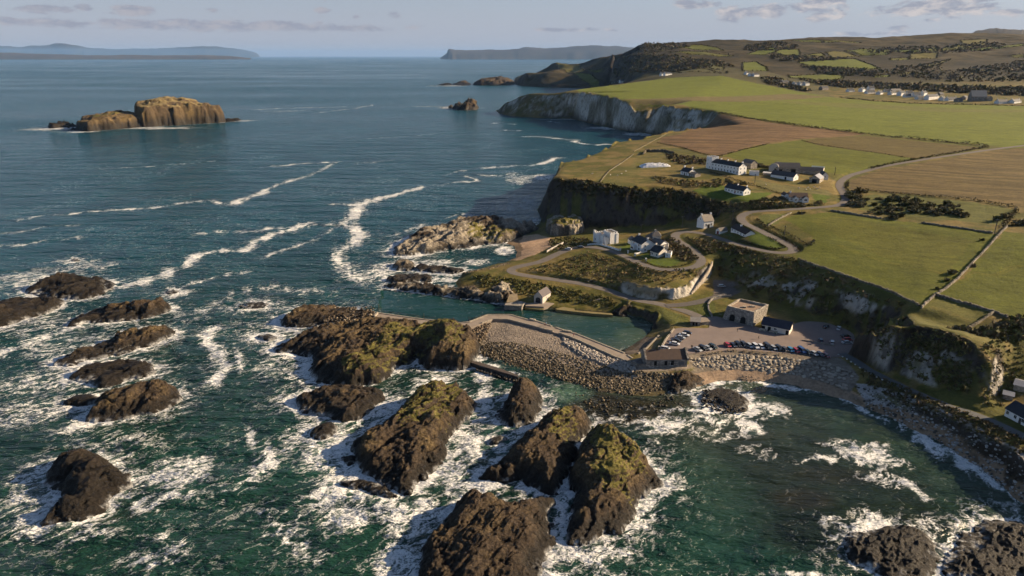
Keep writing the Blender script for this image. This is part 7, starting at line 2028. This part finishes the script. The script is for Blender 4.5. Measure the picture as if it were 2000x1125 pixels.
for q in [(1332, 447, 8.5, 'pole on the knoll left of the bend house'), (1252, 458, 7, 'pole behind the lane houses'), (1430, 434, 7.5, 'pole above the drive of the bend house'), (1425, 412, 7, 'pole on the scrub slope over the hairpin'), (1531, 465, 7.5, 'pole on the outer side of the upper hairpin'), (1530, 404, 6.5, 'pole left of the bungalow with bays'),
          (1559, 404, 6.5, 'pole in front of the bungalow with bays'), (1474, 357, 6.5, 'pole beside the low white yard walls'), (1942, 457, 8.5, 'pole standing at the corner of the big pasture'), (1630, 342, 6, 'pole at the farm bend')]:
    pole(*q)

# silage heap under white sheeting with tyres
def silage():
    g = G(1280, 325)
    n, m = 40, 16
    v = []
    for j in range(m):
        for i in range(n):
            x, y = (i / (n - 1) - .5) * 26, (j / (m - 1) - .5) * 12
            q = max(0, 1 - (abs(x) / 13) ** 3) * max(0, 1 - (abs(y) / 6) ** 2.2)
            v.append((x, y, -.4 + 3.4 * q ** .6 + .35 * float(vnoise(np.array([x * .8]), np.array([y * .8]), seed=4)[0])))
    e = tag(empty('silage_heap', g, .05), 'heap of silage under white sheeting near the cliff top', 'silage heap')
    part('white_sheet', mesh_from('white_sheet', np.array(v), grid_faces(m, n), mat_simple('white_polythene', (.66, .67, .70), .35, .15, .6, .3)), e)
    ty = cached('tyre', lambda: tyre_mesh())
    for k in range(46):
        i, j = random.randrange(4, n - 4), random.randrange(3, m - 3)
        p = v[j * n + i]
        o = part('tyre', ty, e, (p[0], p[1], p[2] + .08))


def tyre_mesh():
    bm = bmesh.new()
    n, k = 10, 5
    vs = [[bm.verts.new(((.34 + .12 * math.cos(b)) * math.cos(a), (.34 + .12 * math.cos(b)) * math.sin(a), .12 * math.sin(b))) for b in np.linspace(0, 2 * math.pi, k, endpoint=False)] for a in np.linspace(0, 2 * math.pi, n, endpoint=False)]
    for i in range(n):
        for j in range(k):
            bm.faces.new((vs[i][j], vs[(i + 1) % n][j], vs[(i + 1) % n][(j + 1) % k], vs[i][(j + 1) % k]))
    me = bpy.data.meshes.new('tyre')
    bm.to_mesh(me)
    me.materials.append(mat_simple('rubber', (.02, .02, .022), .8, .2, 1))
    return me


silage()
# ------------------------------------------------------------ cars, benches, people, sheep
def car_profile_mesh(name, prof, half, inset, mat):
    """prof: list of (x, z) round the side outline; half widths at z via inset()"""
    n = len(prof)
    v = [(x, -half(z), z) for x, z in prof] + [(x, half(z), z) for x, z in prof]
    f = [tuple(range(n - 1, -1, -1)), tuple(range(n, 2 * n))] + [(i, (i + 1) % n, n + (i + 1) % n, n + i) for i in range(n)]
    bm = bmesh.new()
    vs = [bm.verts.new(q) for q in v]
    for q in f:
        bm.faces.new([vs[i] for i in q])
    bmesh.ops.bevel(bm, geom=[e for e in bm.edges], offset=.045, segments=1, affect='EDGES', profile=.6)
    bmesh.ops.recalc_face_normals(bm, faces=bm.faces)
    me = bpy.data.meshes.new(name)
    bm.to_mesh(me)
    bm.free()
    me.materials.append(mat)
    return me


def wheel_mesh(r=.32, w=.22):
    bm = bmesh.new()
    bmesh.ops.create_cone(bm, cap_ends=True, segments=12, radius1=r, radius2=r, depth=w, matrix=Matrix.Rotation(math.pi / 2, 4, 'X'))
    me = bpy.data.meshes.new('wheel')
    bm.to_mesh(me)
    me.materials.append(mat_simple('rubber', (.02, .02, .022), .8, .2, 1))
    return me


def hub_mesh(r=.2, w=.235):
    bm = bmesh.new()
    bmesh.ops.create_cone(bm, cap_ends=True, segments=10, radius1=r, radius2=r, depth=w, matrix=Matrix.Rotation(math.pi / 2, 4, 'X'))
    me = bpy.data.meshes.new('hub')
    bm.to_mesh(me)
    me.materials.append(mat_simple('alloy', (.45, .45, .46), .35, .1, 1, 0, .8))
    return me


def paint_mat(name, c):
    if name in MATS:
        return MATS[name]
    m = mat_simple(name, c, .32, .06, .8, 0, 0.15, .6)
    m.node_tree.nodes['Principled BSDF'].inputs['Coat Weight'].default_value = .6
    m.node_tree.nodes['Principled BSDF'].inputs['Coat Roughness'].default_value = .08
    return m


BODY0 = paint_mat('car_paint', (.5, .5, .5))
CARS = {}
for kind, L, hB, hT, wd, roof in (('hatch', 4.1, .82, 1.46, .87, (-1.55, .95)), ('saloon', 4.6, .80, 1.42, .88, (-1.15, .85)), ('suv', 4.5, .98, 1.72, .93, (-1.95, .95)), ('van', 4.9, 1.05, 1.98, .97, (-2.3, 1.25))):
    h2 = L / 2
    body = [(-h2, .30), (h2, .30), (h2 + .02, .55), (h2 - .12, hB - .12), (roof[1] + .55, hB), (-h2 + .10, hB + .02), (-h2 - .02, .60)]
    bme = car_profile_mesh('body', body, lambda z, w=wd: w - .06 * (z > .7) - .05 * (z < .4), 0, BODY0)
    c0, c1 = max(-h2 + .12, roof[0] - .35), roof[1] + .55
    cab = [(c0, hB - .02), (c1, hB - .02), (roof[1] - .1, hT - .06), (roof[0] + .1, hT - .06)]
    cme = car_profile_mesh('windows', cab, lambda z, w=wd, a=hB, b=hT: w - .07 - .16 * (z - a) / (b - a), 0, GLASS)
    rfm = car_profile_mesh('roof', [(roof[0] - .02, hT - .09), (roof[1] - .02, hT - .09), (roof[1] - .22, hT), (roof[0] + .15, hT)], lambda z, w=wd: w - .20, 0, BODY0)
    CARS[kind] = (L, bme, cme, rfm, hB, wd)
WH, HB = wheel_mesh(), hub_mesh()
HL = boxes_mesh('headlight', [(0, 0, 0, .10, .34, .15)], mat_simple('lamp_glass', (.7, .72, .75), .15, .05, 1))
TL = boxes_mesh('tail_light', [(0, 0, 0, .10, .28, .18)], mat_simple('tail_red', (.30, .012, .012), .25, .05, 1))
PLT = boxes_mesh('number_plate', [(0, 0, 0, .05, .5, .12)], mat_simple('plate', (.65, .62, .45), .5, .05, 1))


def car(kind, colour, x, y, z, rz, label, group):
    L, bme, cme, rfm, hB, wd = CARS[kind]
    e = tag(empty('parked_car', (x, y, z), rz), label, 'car', group)
    pm = paint_mat('paint_' + colour, PAINT[colour])
    for nm, me in (('body', bme), ('roof', rfm)):
        o = part(nm, me, e)
        o.material_slots[0].link = 'OBJECT'
        o.material_slots[0].material = pm
    part('windows', cme, e)
    for sx in (-1, 1):
        for sy in (-1, 1):
            w_ = part('wheel', WH, e, (sx * L * .31, sy * (wd - .10), .32))
            part('hub', HB, w_)
    for sy in (-1, 1):
        part('headlight', HL, e, (L / 2 - .05, sy * (wd - .28), .62))
        part('tail_light', TL, e, (-L / 2 + .03, sy * (wd - .24), .70))
    part('number_plate', PLT, e, (-L / 2 - .02, 0, .55))
    return e


PAINT = {'red': (.45, .015, .02), 'navy': (.012, .018, .045), 'black': (.012, .012, .014), 'charcoal': (.030, .032, .036), 'white': (.72, .73, .74), 'silver': (.42, .44, .46), 'blue': (.02, .07, .22), 'brightblue': (.03, .22, .42), 'darkgreen': (.015, .03, .022), 'grey': (.10, .105, .11), 'darkred': (.16, .012, .02), 'tan': (.055, .045, .035)}


def at(u, v, z=5.02):
    return P(u, v, z)


ROWG = 'cars nosed up to the sea wall in a long row'
ROWC = [(1420.5, 677, 'hatch', 'red', 'bright red car at the left end of the long row'), (1431, 676.5, 'saloon', 'navy', 'navy car next to the red one at the left of the long row'), (1441, 676, 'suv', 'black', 'black car third from the left in the long row'), (1452, 676, 'suv', 'charcoal', 'tall charcoal car left of the first white car in the long row'),
        (1463.5, 678, 'hatch', 'silver', 'first white silver car from the left in the long row'), (1475, 679.5, 'suv', 'white', 'middle one of three pale cars in the long row'), (1486, 680, 'hatch', 'white', 'rightmost of three pale cars in the long row'), (1498, 680, 'van', 'charcoal', 'tall dark people carrier right of the three pale cars'),
        (1510, 682.5, 'hatch', 'silver', 'pale car between two dark tall cars in the long row'), (1520.5, 683, 'suv', 'black', 'dark car right of the single pale one in the long row'), (1532, 685.5, 'hatch', 'tan', 'dark brown car left of the bright blue one'), (1543.5, 686, 'hatch', 'brightblue', 'bright blue car in the long row'), (1554.5, 687.5, 'hatch', 'red', 'red car between two blue ones in the long row'),
        (1565.5, 688, 'van', 'blue', 'tall dark blue van in the shaded part of the row'), (1577, 691, 'hatch', 'darkgreen', 'dark green car right of the tall blue van'), (1589, 693, 'saloon', 'silver', 'only pale car in the shaded end of the long row'), (1601, 695, 'hatch', 'navy', 'dark blue car second from the right end of the row'), (1613, 697.5, 'hatch', 'darkred', 'dark red car at the right end of the row')]
for i, (u, v, k, c, lab) in enumerate(ROWC):
    p = at(u, v - 1)
    car(k, c, p[0], p[1], p[2], R(-78) + random.uniform(-.05, .05), lab, ROWG)
G4 = 'four cars left of the long row'
for (u, v, k, c, lab) in [(1362, 684, 'saloon', 'silver', 'silver car at the left of the group of four'), (1372.5, 682, 'suv', 'black', 'black car in the group of four, left of the middle'), (1381, 681, 'saloon', 'silver', 'silver car in the group of four, right of the middle'), (1392, 679.5, 'suv', 'darkgreen', 'dark green car at the right of the group of four')]:
    p = at(u, v)
    car(k, c, p[0], p[1], p[2], R(-58), lab, G4)
G6 = 'cars parked along the harbour wall'
for (u, v, k, c, lab) in [(1299, 682.5, 'hatch', 'white', 'white car nearest the long harbour house'), (1317, 673, 'saloon', 'white', 'white car with dark car behind it along the harbour wall'), (1321, 667, 'saloon', 'charcoal', 'dark car just behind the second white one at the wall'), (1328, 661, 'saloon', 'silver', 'silver grey car in the middle of the harbour wall row'),
                         (1336, 656, 'saloon', 'white', 'white car second from the far end of the harbour wall row'), (1342, 652, 'hatch', 'navy', 'dark car at the far end of the harbour wall row')]:
    p = at(u, v)
    car(k, c, p[0], p[1], p[2], R(-22), lab, G6)
p = at(1325, 690)
car('hatch', 'black', p[0], p[1], p[2], R(-30), 'black car half hidden behind the long harbour house roof', 'cars near the harbour house')
G7 = 'cars in the shaded back of the car park'
for (u, v, k, c, rz, lab) in [(1638, 643, 'saloon', 'white', 60, 'white car alone at the back of the shaded car park'), (1613, 640, 'hatch', 'black', 40, 'black car under the cliff at the back of the car park'), (1603, 667, 'hatch', 'navy', 75, 'navy car above the low stone line'), (1625, 671, 'hatch', 'silver', 70, 'pale car beside the low stone line'),
                              (1651, 658, 'saloon', 'black', 10, 'black car at the far right corner of the car park'), (1655, 665, 'hatch', 'red', 5, 'red car at the far right corner of the car park'), (1654, 671, 'saloon', 'silver', 0, 'pale car in front of the red one in the far corner')]:
    p = at(u, v)
    car(k, c, p[0], p[1], p[2], R(rz), lab, G7)
for (u, v, k, c, rz, lab) in [(1110, 488, 'hatch', 'white', 150, 'white car parked on the bend above the sandy beach'), (1134, 484, 'saloon', 'grey', 160, 'grey car on the lane near the castellated house'), (1409, 561, 'hatch', 'silver', 0, 'pale car tucked in the dark nook under the cliff')]:
    g = G(u, v)
    car(k, c, g[0], g[1], g[2] + .18, R(rz), lab, 'cars on the lane')
for i, (u, v, lab) in enumerate([(1189, 164, 'left'), (1195, 162.5, 'second from left'), (1201, 161, 'third from left'), (1207, 159.5, 'right')]):
    g = G(u, v)
    if g:
        car('van', 'white', g[0], g[1], g[2] + .1, R(20), 'pale van on the far clifftop car park, %s of four' % lab, 'vans on the clifftop')
# picnic benches along the sea wall
M_BEN = boxes_mesh('bench_top', [(0, 0, .74, 1.7, .75, .07)], mat_simple('bench_timber', (.26, .20, .13), .85, .3, 2))
M_SEAT = boxes_mesh('bench_seat', [(0, 0, 0, 1.7, .28, .06)], mat_simple('bench_timber', (.26, .20, .13), .85, .3, 2))
M_LEG = boxes_mesh('leg', [(0, 0, .36, .10, 1.3, .08), (0, -.32, .36, .09, .09, .74), (0, .32, .36, .09, .09, .74)], WOOD)
for (u, v, lab) in [(1382, 692, 'picnic table nearest the harbour house'), (1394, 690, 'second picnic table from the harbour house'), (1406, 688.5, 'third picnic table from the harbour house'), (1424, 685.5, 'picnic table below the red car'), (1435, 685.5, 'picnic table below the navy car'), (1456, 686.5, 'picnic table below the first pale car of the row'), (1472, 688, 'picnic table below the middle pale car'),
                    (1486, 689.5, 'picnic table below the right pale car'), (1502, 690.5, 'picnic table below the dark people carrier'), (1524, 692.5, 'picnic table at the right of the line of tables')]:
    p = at(u, v, 5.0)
    p = (p[0], p[1], max(5.0, hgt(p[0], p[1])) + .02)
    e = tag(empty('picnic_table', p, R(8)), lab, 'picnic table', 'picnic tables behind the sea wall')
    part('table_top', M_BEN, e)
    for s in (-1, 1):
        part('seat', M_SEAT, e, (0, s * .62, .45))
        part('leg', M_LEG, e, (s * .6, 0, 0))


def person_mesh():
    """a walking adult, one continuous skin grown on a joint skeleton"""
    J = [((0, 0, .95), .135), ((0, 0, 1.15), .14), ((0, 0, 1.38), .15), ((0, 0, 1.50), .06), ((0, .01, 1.62), .095), ((0, .015, 1.74), .075),
         ((.10, .02, .88), .095), ((.11, .16, .50), .065), ((.11, .10, .09), .05), ((.11, .24, .04), .04), ((-.10, -.02, .88), .095), ((-.11, -.08, .50), .065), ((-.11, -.26, .12), .05), ((-.11, -.14, .04), .04),
         ((.20, 0, 1.40), .06), ((.25, -.06, 1.14), .048), ((.25, .06, .92), .035), ((.25, .10, .84), .035), ((-.20, 0, 1.40), .06), ((-.25, .04, 1.14), .048), ((-.24, .16, .94), .035), ((-.24, .20, .87), .035)]
    E = [(0, 1), (1, 2), (2, 3), (3, 4), (4, 5), (0, 6), (6, 7), (7, 8), (8, 9), (0, 10), (10, 11), (11, 12), (12, 13), (2, 14), (14, 15), (15, 16), (16, 17), (2, 18), (18, 19), (19, 20), (20, 21)]
    me = bpy.data.meshes.new('person_skeleton')
    me.from_pydata([j[0] for j in J], E, [])
    o = bpy.data.objects.new('person_tmp', me)
    COL.objects.link(o)
    md = o.modifiers.new('skin', 'SKIN')
    sv = me.skin_vertices[0].data
    for i, j in enumerate(J):
        sv[i].radius = (j[1], j[1])
    sv[0].use_root = True
    o.modifiers.new('sub', 'SUBSURF').levels = 1
    dg = bpy.context.evaluated_depsgraph_get()
    out = bpy.data.meshes.new_from_object(o.evaluated_get(dg))
    bpy.data.objects.remove(o)
    out.name = 'person'
    out.materials.clear()
    skin, hair, shoe = mat_simple('skin', (.42, .25, .18), .6, .1, 3), mat_simple('hair', (.05, .035, .025), .8, .2, 3), mat_simple('shoe', (.03, .03, .03), .7, .2, 3)
    for m in (mat_simple('coat_black', (.02, .02, .024), .9, .2, 3), mat_simple('trousers_dark', (.03, .035, .05), .9, .2, 3), skin, hair, shoe):
        out.materials.append(m)
    for p in out.polygons:
        c = p.center
        if c.z > 1.70 or (c.z > 1.58 and c.y < -.03):
            k = 3
        elif c.z > 1.50 or (c.z < .89 and abs(c.x) > .215):
            k = 2
        elif c.z < .10:
            k = 4
        elif c.z < .93:
            k = 1
        else:
            k = 0
        p.material_index = k
        p.use_smooth = True
    return out


PERS = person_mesh()
for (u, v, z, rz, coat, lab) in [(1440, 648, 5, 40, (.03, .02, .02), 'person in dark red coat walking near the lime kiln'), (1445, 667.5, 5, -80, (.02, .02, .025), 'person in black standing above the long row of cars'), (1481.5, 662, 5, 70, (.018, .02, .03), 'person in black crossing the car park towards the cafe'), (1514, 655, 5, 20, (.02, .12, .12), 'person in teal coat in front of the cafe'),
                                 (1350.5, 680.5, 5, 10, (.015, .015, .018), 'person in black left of the group of four cars, back one'), (1352.5, 681, 5, 30, (.02, .02, .03), 'person in black left of the group of four cars, front one'), (1359, 691.5, 5, 160, (.015, .015, .015), 'person standing by the sea wall near the silver car'), (1435, 684, 5, 180, (.015, .015, .015), 'person beside the picnic tables below the navy car'),
                                 (1066.5, 635.5, 3.64, 60, (.10, .22, .40), 'person in pale blue jacket on the pier'), (1064.5, 637, 3.64, 80, (.25, .04, .04), 'person in red jacket on the pier beside the blue one'), (1074, 638.5, 3.64, 60, (.25, .24, .23), 'person in grey on the pier by the steps'), (1120.5, 657.5, 3.64, 45, (.20, .04, .05), 'person in dark red on the pier slope'),
                                 (734, 676, 8.2, 90, (.02, .02, .03), 'person standing on the grassy promontory, left of two'), (741, 675.5, 8.3, -60, (.02, .02, .02), 'person standing on the grassy promontory, right of two'), (1307, 690, 5, 0, (.12, .03, .03), 'person beside the white car near the harbour house')]:
    p = P(u, v, z)
    zz = z
    if z > 7:
        _dg = bpy.context.evaluated_depsgraph_get()
        h_ = SC.ray_cast(_dg, Vector((p[0], p[1], 60)), Vector((0, 0, -1)))
        zz = h_[1].z if h_[0] else z
    o = link('person', PERS, None, (p[0], p[1], zz + .02))
    o.rotation_euler = (0, 0, R(rz))
    o.material_slots[0].link = 'OBJECT'
    o.material_slots[0].material = mat_simple('coat_%d' % int(u * 10 + v), coat, .9, .15, 3)
    tag(o, lab, 'person', 'walkers round the harbour')

# sheep on the cliff-top paddocks
def sheep_mesh():
    J = [((-.38, 0, .62), .20), ((0, 0, .64), .25), ((.36, 0, .64), .20), ((.52, 0, .80), .09), ((.66, 0, .84), .075), ((.80, 0, .76), .05), ((.32, .13, .42), .06), ((.33, .13, .20), .035), ((.33, .13, .02), .035), ((.32, -.13, .42), .06), ((.31, -.13, .20), .035), ((.31, -.13, .02), .035),
         ((-.34, .13, .44), .08), ((-.42, .13, .22), .04), ((-.38, .13, .02), .035), ((-.34, -.13, .44), .08), ((-.40, -.13, .22), .04), ((-.36, -.13, .02), .035), ((-.58, 0, .58), .05)]
    E = [(0, 1), (1, 2), (2, 3), (3, 4), (4, 5), (2, 6), (6, 7), (7, 8), (2, 9), (9, 10), (10, 11), (0, 12), (12, 13), (13, 14), (0, 15), (15, 16), (16, 17), (0, 18)]
    me = bpy.data.meshes.new('sheep_skeleton')
    me.from_pydata([j[0] for j in J], E, [])
    o = bpy.data.objects.new('sheep_tmp', me)
    COL.objects.link(o)
    o.modifiers.new('skin', 'SKIN')
    for i, j in enumerate(J):
        me.skin_vertices[0].data[i].radius = (j[1], j[1])
    me.skin_vertices[0].data[1].use_root = True
    o.modifiers.new('sub', 'SUBSURF').levels = 1
    out = bpy.data.meshes.new_from_object(o.evaluated_get(bpy.context.evaluated_depsgraph_get()))
    bpy.data.objects.remove(o)
    out.materials.clear()
    out.materials.append(mat_simple('fleece', (.62, .57, .50), .95, .2, 6, .5))
    out.materials.append(mat_simple('sheep_face', (.05, .045, .04), .8, .2, 4))
    for p in out.polygons:
        p.material_index = 1 if (p.center.x > .60 or p.center.z < .34) else 0
        p.use_smooth = True
    return out


SHP = sheep_mesh()
for (u, v) in [(1157, 341), (1192, 343), (1206, 344), (1222, 336), (1214, 341), (1560, 369), (1578, 368), (1582, 371), (1590, 367), (1596, 370), (1600, 368), (1574, 372), (1388, 366), (1496, 362)]:
    g = G(u, v)
    o = link('sheep', SHP, None, (g[0], g[1], hgt(g[0], g[1])))
    o.rotation_euler = (0, 0, random.uniform(0, 6.28))
    o.scale = (1.25,) * 3
    tag(o, 'small white sheep grazing on the cliff top' if u < 1300 else 'small white sheep grazing near the farm and bungalow', 'sheep', 'sheep on the cliff top' if u < 1300 else 'sheep near the farm')
# ------------------------------------------------------------ thin sea air
hz = boxes_mesh('haze', [(0, 20000, 299, 150000, 125000, 602)], None)
hz.materials.clear()
_m = bpy.data.materials.new('haze_air')
_m.use_nodes = True
_t = NT(_m.node_tree)
_t.n.remove(_t.n['Principled BSDF'])
_pv = _t.node('ShaderNodeVolumePrincipled', {'Color': (.30, .55, 1.0), 'Density': 0.000014, 'Anisotropy': .0})
_t.l.new(_pv.outputs[0], [n for n in _t.n if n.type == 'OUTPUT_MATERIAL'][0].inputs['Volume'])
hz.materials.append(_m)
tag(link('haze', hz), kind='stuff')
